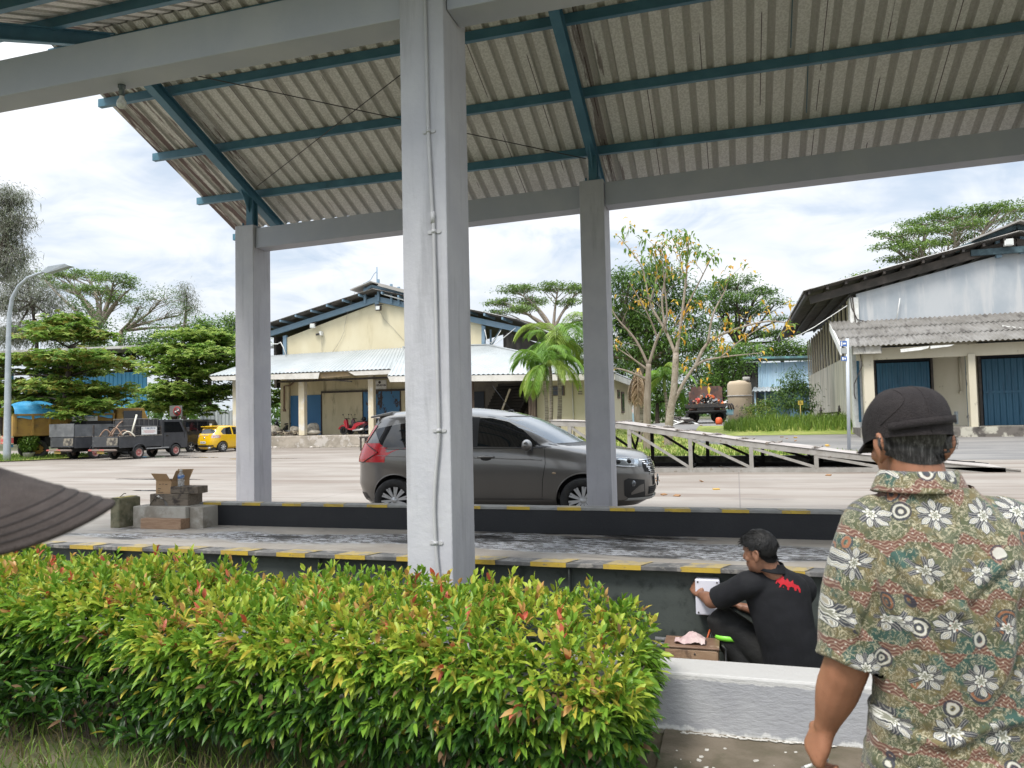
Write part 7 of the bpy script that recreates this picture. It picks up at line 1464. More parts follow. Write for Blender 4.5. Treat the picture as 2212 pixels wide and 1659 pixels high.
def standing(label, F_, head_yaw, shirt, skin, arm_fwd=.06, head_pitch=0, seed=0, beefy=1.0, stoop=0.0, roll=0.0):
    # F_ maps the figure's own space (x to its right, y the way it faces, z up, origin on the ground below the neck) to the world
    base = F_ @ Vector((0, 0, 0)); t = thing('person', label, 'person', base); f = lambda x, y, z: F_ @ Vector((x, y-stoop*(min(1.60, 1.62)-max(.82, min(z, 1.6)))-(stoop*.16 if z < 1.55 else 0)-(0 if z > .8 else -stoop*.25*(1-z/.8)), z)); rt = F_.to_3x3(); ax = rt @ Vector((1, 0, 0)); ay = rt @ Vector((0, 1, 0))
    H = F_ @ Matrix.Translation((-.019, .015, 1.602)) @ Matrix.Rotation(head_yaw, 4, 'Z') @ Matrix.Rotation(roll, 4, 'Y') @ Matrix.Rotation(head_pitch, 4, 'X')
    body = MB(); head_shapes(body, H); limb(body, [f(.0, -.01, 1.46), f(-.010, .0, 1.53), f(-.019, .005, 1.60)], [.072, .062, .060])
    R_ = [(.022, .78, .165, .115), (.03, .90, .150, .11), (.04, 1.05, .145, .11), (.04, 1.18, .152, .115), (.035, 1.30, .155, .115), (.03, 1.39, .15, .10), (.02, 1.47, .10, .075)]
    ringloft(body, [(f(x, .0, z), ax*w_, ay*d_) for x, z, w_, d_ in R_])
    for s in (-1, 1): limb(body, [f(.03+s*.085, 0, .84), f(.03+s*.095, .01, .47), f(.03+s*.10, -.01, .07)], [.085, .056, .04]); limb(body, [f(.03+s*.10, -.02, .05), f(.03+s*.11, .14, .03)], [.035, .03])
    hp = {}
    for s in (-1, 1):
        sh = f(.030+s*.150, 0, 1.395); el = f(.03+s*(.212 if s < 0 else .195), -.025, 1.105); wr = f(.03+s*(.262 if s < 0 else .23), arm_fwd, .905); kn = f(.03+s*(.292 if s < 0 else .236), arm_fwd+.02, .822)
        limb(body, [sh, sh.lerp(el, .5)+ax*s*.004, el, el.lerp(wr, .45), wr], [.058, .054*beefy, .047*beefy, .046*beefy, .029])
        nrm = (ax*s*.95-ay*.30); hp[s] = (hand(body, wr, kn, nrm, (.75, .7, .85, .95), (1 if s < 0 else -1), 1.10), wr, kn)
    me = fused(body, 'body', .0052, 4); o = link('body', me, skin, t); eyes(H, t)
    # shirt: torso and short sleeves in one cloth, open at hem, cuffs and neck
    sm_ = MB(); S_ = [(.022, .74, .188, .140), (.022, .82, .180, .138), (.03, .92, .172, .134), (.04, 1.03, .167, .132), (.042, 1.15, .170, .136), (.036, 1.26, .171, .138), (.033, 1.35, .180, .132), (.029, 1.410, .165, .116), (.021, 1.452, .128, .10), (.008, 1.500, .094, .084), (-.004, 1.53, .080, .074)]
    ringloft(sm_, [(f(x, .0-.012*math.sin((z-.7)*3), z), ax*w_, ay*d_) for x, z, w_, d_ in S_], 32, 2.35)
    cuffs = []
    for s in (-1, 1):
        sh = f(.030+s*.143, 0, 1.395); el = f(.03+s*.200, -.025, 1.12); lo_ = f(.03+s*.208, -.03, 1.085); limb(sm_, [f(.035+s*.10, 0, 1.42), sh, sh.lerp(el, .5)+ax*s*.012, el, lo_], [.062, .078, .080, .078, .081], n=20, tip=False); cuffs.append((lo_, (lo_-sh).normalized()))
    me = fused(sm_, 'shirt', .0065, 5); zb, zt = base.z+.765, base.z+1.505
    iv = F_.inverted(); me = opened(me, lambda c_: c_.z < zb or c_.z > zt or any(-.006 < (c_-q).dot(n_) < .02 and (c_-q).length < .088 and (((iv @ c_).x-.04)/.176)**2+((iv @ c_).y/.142)**2 > 1.25 for q, n_ in cuffs))
    folds(me, F_, stoop); crumple(me, .0095, 6, (1, 1, .55), seed); crumple(me, .004, 17, (1, 1, .6), seed+3); link('shirt', me, shirt, t)
    # folded collar
    cl_ = MB()
    def col(u, v_):
        a = -math.pi*.5+(u-.5)*1.72*math.pi; rr = 1+.0*v_; k_ = math.sin(v_*math.pi)
        q = (v_-.32)/.68 if v_ > .32 else 0; up_ = v_/.32 if v_ <= .32 else 1-q*1.25
        return f(-.010+(.079+.020*q+.004)*math.cos(a), .0-.006+(.074+.024*q)*math.sin(a), 1.508+.038*up_-.016*math.cos(a)*0-.02*max(0, math.sin(a)))
    cl_.grid(col, 40, 12); c_o = cl_.build('collar', shirt, t, recalc=False); sd_ = c_o.modifiers.new('thick', 'SOLIDIFY'); sd_.thickness = .003
    tr_ = MB(); ringloft(tr_, [(f(.022, 0, .70), ax*.172, ay*.128), (f(.025, 0, .85), ax*.168, ay*.122), (f(.03, 0, .98), ax*.158, ay*.12)])
    for s in (-1, 1): limb(tr_, [f(.03+s*.085, 0, .82), f(.03+s*.095, .015, .47), f(.03+s*.10, -.01, .08)], [.098, .075, .065])
    me = fused(tr_, 'trousers', .012, 3); crumple(me, .006, 9, (1, 1, .5), seed+1); link('trousers', me, TROU, t)
    for s in (-1, 1): mb = MB(); mb.ball(f(.03+s*.105, .06, .045), (.048, .14, .05), 16, M=rt); mb.build('shoe', SHOE, t)
    return t, H, hp
def fold_matrix(origin, fwd):
    fwd = Vector(fwd); fwd.z = 0; fwd.normalize(); r0 = Vector((fwd.y, -fwd.x, 0)); return Matrix(((r0.x, fwd.x, 0, origin.x), (r0.y, fwd.y, 0, origin.y), (0, 0, 1, origin.z), (0, 0, 0, 1)))
# the man in the patterned shirt, seen from behind
v = ray(1985, 885); p0 = CAM+v*1.78; F1 = fold_matrix(Vector((p0.x, p0.y, -.190)), Matrix.Rotation(R(13), 3, 'Z') @ v)
man, H1, hp1 = standing('man in a patterned shirt and dark flat cap seen from behind, holding a cigarette', F1, R(20), BATIK, SKIN, .05, R(-6), 2.0, 1.12)
def hairwrap(H, body, zlo, zhi, off, amax=1.75, nstr=0, sl=.012, sw=.0006):
    # hair laid over the skull: every point is found on the head's own surface and lifted by the hair's thickness
    bb = bmesh.new(); bb.from_mesh(body.data); bv = BVHTree.FromBMesh(bb); bb.free(); ob = BASE[body.name]; mb = MB()
    def sp(a, z, o):
        d = Vector((math.sin(a), -math.cos(a), 0)); hit = bv.ray_cast(H @ (d*.3+Vector((0, 0, z)))-ob, H.to_3x3() @ -d, .4); p = hit[0]+ob if hit[0] else H @ (d*.07+Vector((0, 0, z))); return p+(H.to_3x3() @ d)*o
    mb.grid(lambda u, v_: (lambda a: sp(a, zlo(a)+(zhi-zlo(a))*v_, off*min(1, .15+v_*2.2)*min(1, (1-abs(u-.5)*2)*6+.2)))((u-.5)*2*amax), 60, 20)
    for _ in range(nstr):
        a = random.uniform(-amax, amax); z = random.uniform(zlo(a)+.006, zhi); p = sp(a, z, off*.8); q = sp(a+random.gauss(0, .05), z-sl*random.uniform(.6, 1.4), off*.9); s_ = (q-p).cross(Vector((random.random(), random.random(), random.random()))).normalized()*sw; mb.add([p-s_, p+s_, q], [(0, 1, 2)])
    return mb
bod1 = [c_ for c_ in man.children if c_.name.startswith('body')][0]
hairwrap(H1, bod1, lambda a: -.048+.03*min(1, abs(a)/1.5)**2, .040, .006, 1.27, 1500).build('hair', GHAIR, man, recalc=False)
# flat cap: low dome swelling forward into a short peak, rear strap with a buckle
def capmesh(H, parent):
    def dome(u, v_):
        a = 2*math.pi*u; t_ = v_*math.pi/2; ca, sa = math.cos(a), math.sin(a); fr = max(0, ca); w_ = .089+.006*math.sin(t_*1.6); d_ = .112+.022*fr
        rr = math.cos(t_)**.62; bul = 1+.035*math.sin(t_*2); x = sa*w_*rr*bul; y = .006+ca*d_*rr*bul; z = .026+.020*fr*-.3+(.118-.03*fr)*math.sin(t_)**.85-.010*fr*(1-v_)
        return H @ Vector((x, y, z))
    mb = MB(); mb.grid(dome, 64, 22); o = mb.build('cap', CAPF, parent, recalc=False)
    mb = MB()
    def peak(u, v_):
        a = (u-.5)*2.1; x = math.sin(a)*(.088+.0*v_); y = .006+math.cos(a)*.128+.045*v_*math.cos(a)**.7; return H @ Vector((x, y, .022-.022*v_-.012*(math.sin(a)**2)))
    mb.grid(peak, 24, 6); pk_ = mb.build('peak', CAPF, o, recalc=False); sd_ = pk_.modifiers.new('t', 'SOLIDIFY'); sd_.thickness = .006
    mb = MB()
    for a0, a1, zl in ((math.pi*.62, math.pi*1.33, .034),):
        mb.grid(lambda u, v_: (lambda a: H @ Vector((math.sin(a)*.0970, .006+math.cos(a)*.1190, zl+.018*v_+.018*(1-u))))(a0+(a1-a0)*u), 30, 2)
    st_ = mb.build('cap_strap', CAPF, o, recalc=False); sd_ = st_.modifiers.new('t', 'SOLIDIFY'); sd_.thickness = .0015
    a = math.pi*.66; mb = MB(); mb.obox(H @ Vector((math.sin(a)*.1005, .006+math.cos(a)*.1225, .062)), (.004, .012, .030), (0, 0, math.atan2((H.to_3x3() @ Vector((0, 1, 0))).y, (H.to_3x3() @ Vector((0, 1, 0))).x)+R(35))); mb.build('buckle', mat('grey_buckle', (.12, .14, .15), .4), o)
    for pts in ([dome(.5+.02, q/14) for q in range(14)], [dome(.70-.10*math.sin(q/14*3), .10+q/14*.7) for q in range(14)]): mb = MB(); mb.tube(pts, .0016, 5); mb.build('seam', CAPF, o)
    mb = MB(); mb.grid(lambda u, v_: dome(u, .0)+(H.to_3x3() @ Vector((0, 0, -.006+.012*v_))), 64, 2); mb.build('cap_band', CAPF, o, recalc=False)
capmesh(H1, man)
tips, wr, kn = hp1[-1]; ci, cm_ = tips[0], tips[1]; q = (ci[2]+cm_[2])/2; dd = (Vector(CR)*-1+Vector((0, 0, -.22))-Vector(CF)*.15).normalized()
ct = thing('cigarette', 'lit white cigarette between the fingers of the man in the patterned shirt', 'cigarette', q)
mb = MB(); mb.tube([q-dd*.02, q+dd*.048], .0040, 10); mb.build('paper', WHITEP, ct); mb = MB(); mb.tube([q+dd*.048, q+dd*.056], [.0041, .0032], 10); mb.build('ash_tip', mat('ash', (.1, .1, .1), .9, (.4, .39, .38), 300), ct)
# the person in the brown peaked cap at the left edge
fw = Vector(CR); fw.z = 0; v = ray(-318, 1012); p2 = CAM+v*.80
F2 = fold_matrix(Vector((p2.x, p2.y, p2.z-1.632)), fw)
PLAIN = mat('brown_work_shirt', (.12, .09, .07), .85, (.15, .11, .09), 6, bump=.2, bs=120)
gu, H2, _ = standing('person just outside the frame whose brown ribbed cap peak pokes in', F2, 0, PLAIN, SKIN2, .05, R(-6), 5.0, 1.0, .62, R(13))
KNIT = mat('brown_cap_cloth', (.036, .0265, .022), .95, (.047, .035, .030), 40, bump=.6, bs=300)
mb = MB(); mb.grid(lambda u, v_: (lambda a, t_: H2 @ Vector((math.sin(a)*.086*math.cos(t_)**.5, .004+math.cos(a)*.106*math.cos(t_)**.9, .026+.085*math.sin(t_)**1.25)))(2*math.pi*u, v_*math.pi/2), 56, 16); cpo = mb.build('cap', KNIT, gu, recalc=False)
def visor(u, v_, lift=0):
    a = (u-.5)*2.5; w_ = math.cos(a*1.02)**.17
    rid = .0003*max(0, math.sin((v_-.30)*math.pi*2*6.2)) if v_ > .30 else 0
    return H2 @ Vector((math.sin(a)*(.087+.006*v_), .006+math.cos(a)*.107+.132*v_*w_, .028-.024*v_-.030*abs(math.sin(a))**1.9*(.40+.60*v_)+rid+lift))
mb = MB(); mb.grid(visor, 60, 60); mb.grid(lambda u, v_: visor(u, v_, -.005), 60, 10); mb.tube([visor(i/50, 1, -.0025) for i in range(51)], .0036, 8); mb.build('cap_peak', KNIT, cpo, recalc=False)
for v_ in (.58, .70, .81, .91): mb = MB(); mb.tube([visor(i/50, v_, .0001) for i in range(3, 48)], .0011, 5); mb.build('stitch_line', mat('dark_stitch', (.02, .016, .015), .95), cpo)
# ---------------------------------------------------------------- the man crouching at the girder
def q3(px, py, z): return CAM+ray(px, py)*z
BLKC = mat('black_polo_cloth', (.0045, .005, .0075), .85, (.007, .0075, .011), 6, bump=.25, bs=200); BLKT = mat('black_work_trousers', (.008, .008, .0085), .8, (.014, .014, .0135), 5, bump=.25, bs=90)
cb = q3(1700, 1440, 4.35); cr = thing('person', 'crouching man in a black shirt with a red print working at a white box', 'person', (cb.x, cb.y, -.2))
hz = Vector(CR); hz.z = 0; hz.normalize(); hy = Vector(ray(1660, 1200)); hy.z = 0; hy.normalize(); hx = Vector((hy.y, -hy.x, 0))
hd = q3(1645, 1197, 4.27); face = (hy*math.cos(R(62))-hx*math.sin(R(62))).normalized(); H3 = fold_matrix(hd, face) @ Matrix.Rotation(R(-9), 4, 'X')
body = MB(); head_shapes(body, H3); limb(body, [q3(1674, 1240, 4.28), q3(1662, 1222, 4.27), q3(1650, 1200, 4.27)], [.056, .054, .056])
PX = 4.3/FPX
SR = [(1677, 1262, 46, .075), (1680, 1300, 55, .10), (1692, 1350, 54, .105), (1706, 1395, 55, .11), (1718, 1440, 60, .12), (1726, 1490, 56, .12)]
ringloft(body, [(q3(x, y, 4.33), hx*w_*PX, hy*d_) for x, y, w_, d_ in SR])
shL, elL, wrL, knL = q3(1614, 1262, 4.32), q3(1541, 1299, 4.50), q3(1516, 1285, 4.72), q3(1501, 1268, 4.79)
limb(body, [shL, shL.lerp(elL, .5), elL, elL.lerp(wrL, .45), wrL], [.056, .05, .043, .041, .027])
hand(body, wrL, knL, (-hx*.5-hy*.6+Vector((0, 0, .5))), (.25, .35, .45, .55), 1, 1.0, .15)
shR, elR, wrR, knR = q3(1736, 1272, 4.38), q3(1700, 1335, 4.66), q3(1600, 1310, 4.76), q3(1575, 1296, 4.82)
limb(body, [shR, shR.lerp(elR, .5), elR, elR.lerp(wrR, .45), wrR], [.056, .05, .043, .041, .027]); hand(body, wrR, knR, (hx*.3+Vector((0, 0, 1))), (.3, .4, .45, .5), -1, 1.0)
kL, kR = q3(1556, 1334, 4.58), q3(1650, 1345, 4.86); aL, aR = q3(1612, 1470, 4.50), q3(1690, 1460, 4.80); aL.z = aR.z = -.10; hpL, hpR = q3(1700, 1452, 4.42), q3(1735, 1456, 4.46)
for hp_, k_, a_ in ((hpL, kL, aL), (hpR, kR, aR)): limb(body, [hp_, hp_.lerp(k_, .5), k_, k_.lerp(a_, .45), a_], [.085, .075, .058, .055, .04]); limb(body, [a_-Vector((0, 0, .05)), a_-Vector((0, 0, .07))+face*.16], [.036, .028])
link('body', fused(body, 'body', .0055, 4), SKIN2, cr); eyes(H3, cr)
sm_ = MB(); SR2 = [(1664, 1221, 27, .074), (1666, 1228, 30, .078), (1671, 1239, 50, .090), (1673, 1252, 64, .10), (1675, 1268, 69, .112), (1681, 1300, 66, .122), (1693, 1350, 63, .128), (1707, 1395, 64, .132), (1719, 1440, 67, .14), (1728, 1490, 66, .14)]
ringloft(sm_, [(q3(x, y, 4.33), hx*w_*PX, hy*d_) for x, y, w_, d_ in SR2], 32, 2.3)
limb(sm_, [q3(1640, 1258, 4.32), shL, shL.lerp(elL, .45), shL.lerp(elL, .82)], [.075, .074, .072, .071], n=18); limb(sm_, [q3(1715, 1265, 4.36), shR, shR.lerp(elR, .5), shR.lerp(elR, .85)], [.075, .075, .072, .07], n=18)
me = fused(sm_, 'shirt', .007, 5); cL, nL = shL.lerp(elL, .86), (elL-shL).normalized(); cR, nR = shR.lerp(elR, .88), (elR-shR).normalized(); zt = q3(1664, 1223, 4.33).z; zl = q3(1719, 1478, 4.33).z
me = opened(me, lambda c_: c_.z > zt or c_.z < zl or ((c_-cL).dot(nL) > -.004 and (c_-cL).length < .12) or ((c_-cR).dot(nR) > -.004 and (c_-cR).length < .12)); crumple(me, .007, 8, (1, 1, .8), 4)
sh_o = link('shirt', me, BLKC, cr)
mb = MB(); mb.grid(lambda u, v_: q3(1663, 1224, 4.30)+hx*(.072+.016*v_)*math.cos(-math.pi*.5+(u-.5)*5.2)+hy*(.070+.018*v_)*math.sin(-math.pi*.5+(u-.5)*5.2)+Vector((0, 0, .032-.052*v_-.035*math.cos(-math.pi*.5+(u-.5)*5.2)*.4)), 36, 6); co = mb.build('collar', BLKC, cr, recalc=False); sd_ = co.modifiers.new('t', 'SOLIDIFY'); sd_.thickness = .004
tr_ = MB()
for hp_, k_, a_ in ((hpL, kL, aL), (hpR, kR, aR)): limb(tr_, [hp_, hp_.lerp(k_, .55), k_, k_.lerp(a_, .35), a_+Vector((0, 0, .06))], [.115, .098, .080, .080, .070], n=18)
me = fused(tr_, 'trousers', .009, 4); crumple(me, .011, 7, (1, 1, 1), 9); link('trousers', me, BLKT, cr)
mb = MB(); c0 = kL.lerp(aL, .30); dl = (aL-kL).normalized(); ringloft(mb, [(c0+dl*o_, hx*.089, hy*.089) for o_ in (-.016, .016)], 24, 2); bd_ = mb.build('reflective_band', mat('lime_reflective', (.25, .75, .06), .4), cr)
for a_ in (aL, aR): mb = MB(); mb.ball(a_+face*.07-Vector((0, 0, .055)), (.045, .13, .045), 16, M=H3.to_3x3()); mb.build('shoe', SHOE, cr)
kp = lambda p: (p.z > .050+.25*max(0, p.y-.03)) or (p.y < .03 and p.z > .032)
mb = hairshell(H3, .015, kp, 60, 44, .03); bod3 = [c_ for c_ in cr.children if c_.name.startswith('body')][0]; h2 = hairwrap(H3, bod3, lambda a: -.052+.05*min(1, abs(a)/1.45)**2, .060, .013, 1.22, 900, .02, .0009); mb.add(h2.v, h2.f, 0, True)
strands(mb, H3, shell_pts(1500, kp, .014), .024, .0010, lambda p: Vector((p.x*7, p.y*3+.25, p.z*3-.45))); mb.build('hair', mat('black_hair', (.0035, .0035, .004), .6, (.007, .0065, .0065), 40, bump=.3, bs=180), cr, recalc=False)
# red print on the back of the shirt, cut to follow the cloth
bmv = bmesh.new(); bmv.from_mesh(sh_o.data); bv = BVHTree.FromBMesh(bmv); bmv.free(); ob = BASE[sh_o.name]
PR = [[(1145, 655), (1165, 650), (1180, 672), (1205, 668), (1222, 690), (1250, 700), (1285, 716), (1312, 730), (1335, 738), (1350, 765), (1353, 800), (1340, 790), (1332, 764), (1318, 758), (1322, 780), (1306, 778), (1296, 752), (1276, 748), (1262, 752), (1256, 776), (1246, 772), (1243, 748), (1222, 730), (1205, 728), (1188, 752), (1178, 750), (1186, 726), (1164, 706), (1156, 724), (1148, 716), (1160, 694), (1143, 672)], [(1196, 672), (1205, 655), (1218, 676)], [(1232, 696), (1244, 676), (1256, 702)], [(1268, 710), (1290, 692), (1296, 720)], [(1206, 748), (1216, 744), (1214, 758)], [(1090, 600), (1100, 596), (1098, 606)], [(1122, 604), (1146, 598), (1150, 612), (1130, 614)]]
def inside(x, y, poly):
    r_ = False; j = len(poly)-1
    for i in range(len(poly)):
        (xi, yi), (xj, yj) = poly[i], poly[j]
        if (yi > y) != (yj > y) and x < (xj-xi)*(y-yi)/(yj-yi)+xi: r_ = not r_
        j = i
    return r_
mb = MB(); hits = {}
def hit(ix, iy):
    if (ix, iy) not in hits:
        d_ = ray(1371.5+ix*4*.2646, 1069.8+iy*4*.2646).normalized(); h_ = bv.ray_cast(CAM-ob, d_); hits[ix, iy] = h_[0]+ob-d_*.003 if h_[0] else None
    return hits[ix, iy]
for ix in range(270, 342):
    for iy in range(147, 202):
        if any(inside(ix*4+2, iy*4+2, p_) for p_ in PR):
            c_ = [hit(ix, iy), hit(ix+1, iy), hit(ix+1, iy+1), hit(ix, iy+1)]
            if all(c_): mb.add(c_, [(0, 1, 2, 3)])
mb.build('red_print', mat('red_shirt_print', (.50, .008, .018), .7, (.4, .01, .02), 60), cr, recalc=False)
# ================================================================ small things
# junction box on the girder
a, c_ = q3(1502, 1252, 4.80), q3(1557, 1330, 4.80); Yb = 5.03
def bp(px, py): return at(px, py, 4.93)
pa, pc = bp(1502, 1252), bp(1556, 1330); jb = thing('junction_box', 'white junction box with corner screws on the dark girder by the crouching man', 'junction box', ((pa.x+pc.x)/2, 4.98, pc.z))
mb = MB(); mb.box((pa.x, 4.955, pc.z), (pc.x, 5.03, pa.z)); mb.build('box_body', mat('pale_plastic', (.62, .62, .68), .4), jb, .006)
mb = MB(); mb.box((pa.x-.003, 4.93, pc.z-.003), (pc.x+.003, 4.953, pa.z+.003)); mb.build('lid', mat('white_plastic_lid', (.70, .70, .78), .35), jb, .008)
for x in (pa.x+.014, pc.x-.014):
    for z in (pc.z+.014, pa.z-.014): mb = MB(); mb.tube([(x, 4.926, z), (x, 4.935, z)], .0055, 8); mb.build('screw', RODD, jb)
for z, nm in ((at(1600, 1391, 4.9).z, 'upper'), (at(1600, 1404, 4.9).z, 'lower')):
    mb = MB(); mb.tube([(-.55, 4.9, z), (3.5, 4.9, z)], .0125 if nm == 'upper' else .017, 10); single(mb, 'steel_pipe', mat('galvanised_pipe', (.45, .45, .46), .35, (.35, .35, .36), 9, metal=.6), ('slimmer ' if nm == 'upper' else 'thicker ')+'silver pipe running along the foot of the girder behind the crouching man'+(', upper one' if nm == 'upper' else ', lower one'), 'pipe', 'pipes along the girder')
# wooden tool box with a rubber strap, rag and cable
A_, B_ = q3(1462, 1424, 4.42), q3(1541, 1432, 4.36); d_ = (B_-A_); d_.z = 0; L_ = d_.length+.10; cen = (A_+B_)/2; hb_ = .14; zt_ = q3(1500, 1400, 4.40).z
tb = thing('tool_box', 'scuffed wooden box with a black rubber strap beside the crouching man', 'box', (cen.x, cen.y+.08, -.2)); ang = math.atan2(d_.y, d_.x)
WD = mat('scuffed_brown_wood', (.27, .165, .10), .6, (.36, .24, .15), 5, .35, .65, (.14, .085, .055), 7, .55, .68, (1, 3, 3), bump=.3)
mb = MB(); mb.obox((cen.x-.02, cen.y+.09, zt_-.095), (L_, .20, .19), (0, 0, ang)); mb.build('box_body', WD, tb, .012)
mb = MB(); mb.obox((cen.x-.02, cen.y+.09, zt_+.006), (L_+.012, .212, .012), (0, 0, ang)); mb.build('lid', mat('brown_lid', (.19, .11, .075), .45, (.25, .16, .11), 6, .4, .65, (.4, .3, .22), 9, .6, .7), tb, .004)
e = Vector((math.cos(ang), math.sin(ang), 0)); c0 = Vector((cen.x-.02, cen.y+.09, 0))+e*(L_/2+.02); mb = MB()
mb.tube([c0+Vector((0, 0, zt_+.004)), c0+e*.02+Vector((0, 0, zt_-.02)), c0+e*.018+Vector((0, -.03, zt_-.12)), c0-e*.05+Vector((0, -.115, zt_-.19)), c0-e*.16+Vector((0, -.12, zt_-.205)), c0-e*.3+Vector((0, -.12, zt_-.17)), c0-e*.38+Vector((0, -.12, zt_-.09))], .018, 8, flat=.45); mb.build('rubber_strap', BLACKP, tb)
for s in (-.16, .02, .15): mb = MB(); p = Vector((cen.x-.02, cen.y+.09, 0))+e*s+Vector((e.y, -e.x, 0))*.101; mb.ball((p.x, p.y, zt_-.16 if s > .1 else zt_-.03), .006, 8); mb.build('nail', RODD, tb)
rg = MB(); rr = random.Random(6)
def rag(u, v_): x, y = (u-.5)*.18, (v_-.5)*.11; p = Vector((x*9, y*12, 3)); return (cen.x-.03+x, cen.y+.07+y, zt_+.016+.055*max(0, 1-(abs(u-.62)*2.2)**2)*max(0, 1-(abs(v_-.5)*2)**2)+.028*abs(mnoise.noise(p*1.4))+.012*abs(mnoise.noise(p*4)))
rg.grid(rag, 44, 30); single(rg, 'rag', mat('pale_pink_cloth', (.50, .36, .36), .9, (.58, .46, .44), 20, .4, .65, (.26, .15, .16), 25, .58, .7), 'crumpled pale pink rag on the wooden box lid', 'rag')
cb_ = MB(); w0 = q3(1528, 1378, 4.62); cb_.tube([w0+Vector((0, 0, -.06)), w0, q3(1533, 1362, 4.65), q3(1544, 1351, 4.7), q3(1556, 1349, 4.75), q3(1566, 1356, 4.8), q3(1572, 1375, 4.85)], .006, 8); single(cb_, 'orange_cable', mat('orange_rubber', (.5, .09, .02), .5), 'thin orange cable looping up behind the wooden box', 'cable')
cb_ = MB(); cb_.tube([w0+Vector((.02, 0, -.07)), q3(1535, 1372, 4.64), q3(1546, 1358, 4.68), q3(1558, 1353, 4.76), q3(1568, 1360, 4.82)], .005, 8); single(cb_, 'black_cable', BLACKP, 'thin black cable beside the orange one behind the wooden box', 'cable')
# things on the far side of the deck at the left
Zd = .506
def onD(px, py): return atZ(px, py, Zd)
CONC = mat('grey_block_concrete', (.33, .31, .27), .9, (.40, .38, .34), 5, .35, .65, (.24, .215, .18), 3, .5, .65, bump=.3, bs=40); MOSS = mat('mossy_block', (.20, .185, .12), .95, (.10, .10, .06), 8, .4, .62, (.28, .26, .2), 5, .55, .68, bump=.5, bs=30)
TIM = mat('old_timber', (.13, .105, .08), .9, (.19, .155, .12), 9, .35, .65, (.05, .04, .035), 6, .55, .68, (1, 6, 6), bump=.5, bs=40); TIMB = mat('brown_timber', (.26, .165, .105), .85, (.33, .22, .145), 8, .35, .65, (.16, .10, .065), 4, .55, .7, (1, 6, 6), bump=.4, bs=40)
mb = MB(); a, c_ = onD(287, 1139), onD(415, 1139); zt_ = at(350, 1094, a.y+.02).z; mb.box((a.x, a.y, Zd-.01), (c_.x, a.y+.36, zt_)); single(mb, 'concrete_block', CONC, 'long smooth grey concrete block at the end of the black kerb', 'block', bevel=.008)
gb = a
mb = MB(); c2 = onD(424, 1127); mb.box((c_.x+.005, a.y+.05, Zd-.01), (c_.x+.16, a.y+.33, zt_-.005)); single(mb, 'end_block', CONC, 'short grey concrete end piece between the long block and the black kerb', 'block', bevel=.008)
ms = thing('mossy_block', 'square mossy concrete block with chipped yellow paint beside the cap peak', 'block', onD(250, 1140)); a, c_ = onD(238, 1140), onD(279, 1137); zt_ = at(255, 1077, a.y).z
mb = MB(); mb.obox(((a.x+c_.x)/2, a.y+.13, (Zd-.01+zt_)/2), (c_.x-a.x, .26, zt_-Zd+.01), (0, 0, R(-5))); mb.build('block', MOSS, ms, .015)
mb = MB(); mb.obox(((a.x+c_.x)/2-.01, a.y+.12, zt_+.004), (c_.x-a.x-.03, .24, .006), (0, 0, R(-5))); mb.obox((a.x-.003, a.y+.14, (Zd+zt_)/2), (.006, .22, zt_-Zd-.03), (0, 0, R(-5))); mb.build('yellow_chips', mat('chipped_yellow', (.50, .42, .16), .8, (.2, .185, .12), 8, .45, .55), ms)
mb = MB(); mb.tube([at(256, 1076, a.y+.1), at(268, 1066, a.y+.1), at(272, 1066, a.y+.1)], .004, 5); mb.build('wire_stub', RODD, ms)
def timber(px0, px1, py0, py1, Y, d_, m_, lab, rz=0):
    a, c_ = at(px0, py1, Y), at(px1, py1, Y); t_ = at(px0, py0, Y); mb = MB(); mb.obox(((a.x+c_.x)/2, Y+d_/2, (a.z+t_.z)/2), (c_.x-a.x, d_, t_.z-a.z), (0, 0, rz)); return single(mb, 'timber', m_, lab, 'timber', 'timber baulks on the weighbridge', .006)
q = onD(305, 1142); timber(303, 390, 1120, 1142.5, q.y, .24, TIMB, 'reddish brown timber baulk lying on the deck before the grey block')
Yt = gb.y+.08; timber(324, 404, 1067, 1093.5, Yt, .22, TIM, 'dark weathered timber baulk lowest of the stack on the grey block', R(2)); timber(368, 425, 1051, 1066.5, Yt+.02, .16, TIM, 'dark split timber on top of the stack holding the bottle', R(3))
cx_ = thing('cardboard_box', 'open brown cardboard box standing on the weathered timber', 'box', at(365, 1066, Yt+.1))
KB = mat('brown_cardboard', (.36, .23, .125), .9, (.41, .27, .155), 3, bump=.1); a, c_, t_ = at(341, 1070, Yt+.05), at(372, 1070, Yt+.05), at(345, 1037, Yt+.05); r_ = at(396, 1066, Yt+.22)
mb = MB(); th_ = .005; w_, h_ = c_.x-a.x, t_.z-a.z; bx, by, bz = a.x, Yt+.03, a.z-.01; L2 = .26
mb.box((bx, by, bz), (bx+w_, by+th_, bz+h_)); mb.box((bx, by+L2, bz), (bx+w_, by+L2+th_, bz+h_)); mb.box((bx-th_, by, bz), (bx, by+L2, bz+h_)); mb.box((bx+w_, by, bz), (bx+w_+th_, by+L2, bz+h_)); mb.box((bx, by, bz), (bx+w_, by+L2, bz+.005)); mb.build('carton', KB, cx_)
mb = MB(); mb.prism([(bx+w_, by+.01, bz+h_), (bx+w_, by+L2, bz+h_), (bx+w_+.035, by+L2, bz+h_+.10), (bx+w_+.035, by+.03, bz+h_+.10)], (.004, 0, .003)); mb.build('flap', KB, cx_); mb = MB(); mb.prism([(bx, by, bz+h_), (bx+w_, by, bz+h_), (bx+w_-.01, by-.05, bz+h_+.075), (bx-.02, by-.05, bz+h_+.08)], (0, .004, .002)); mb.build('flap', KB, cx_)
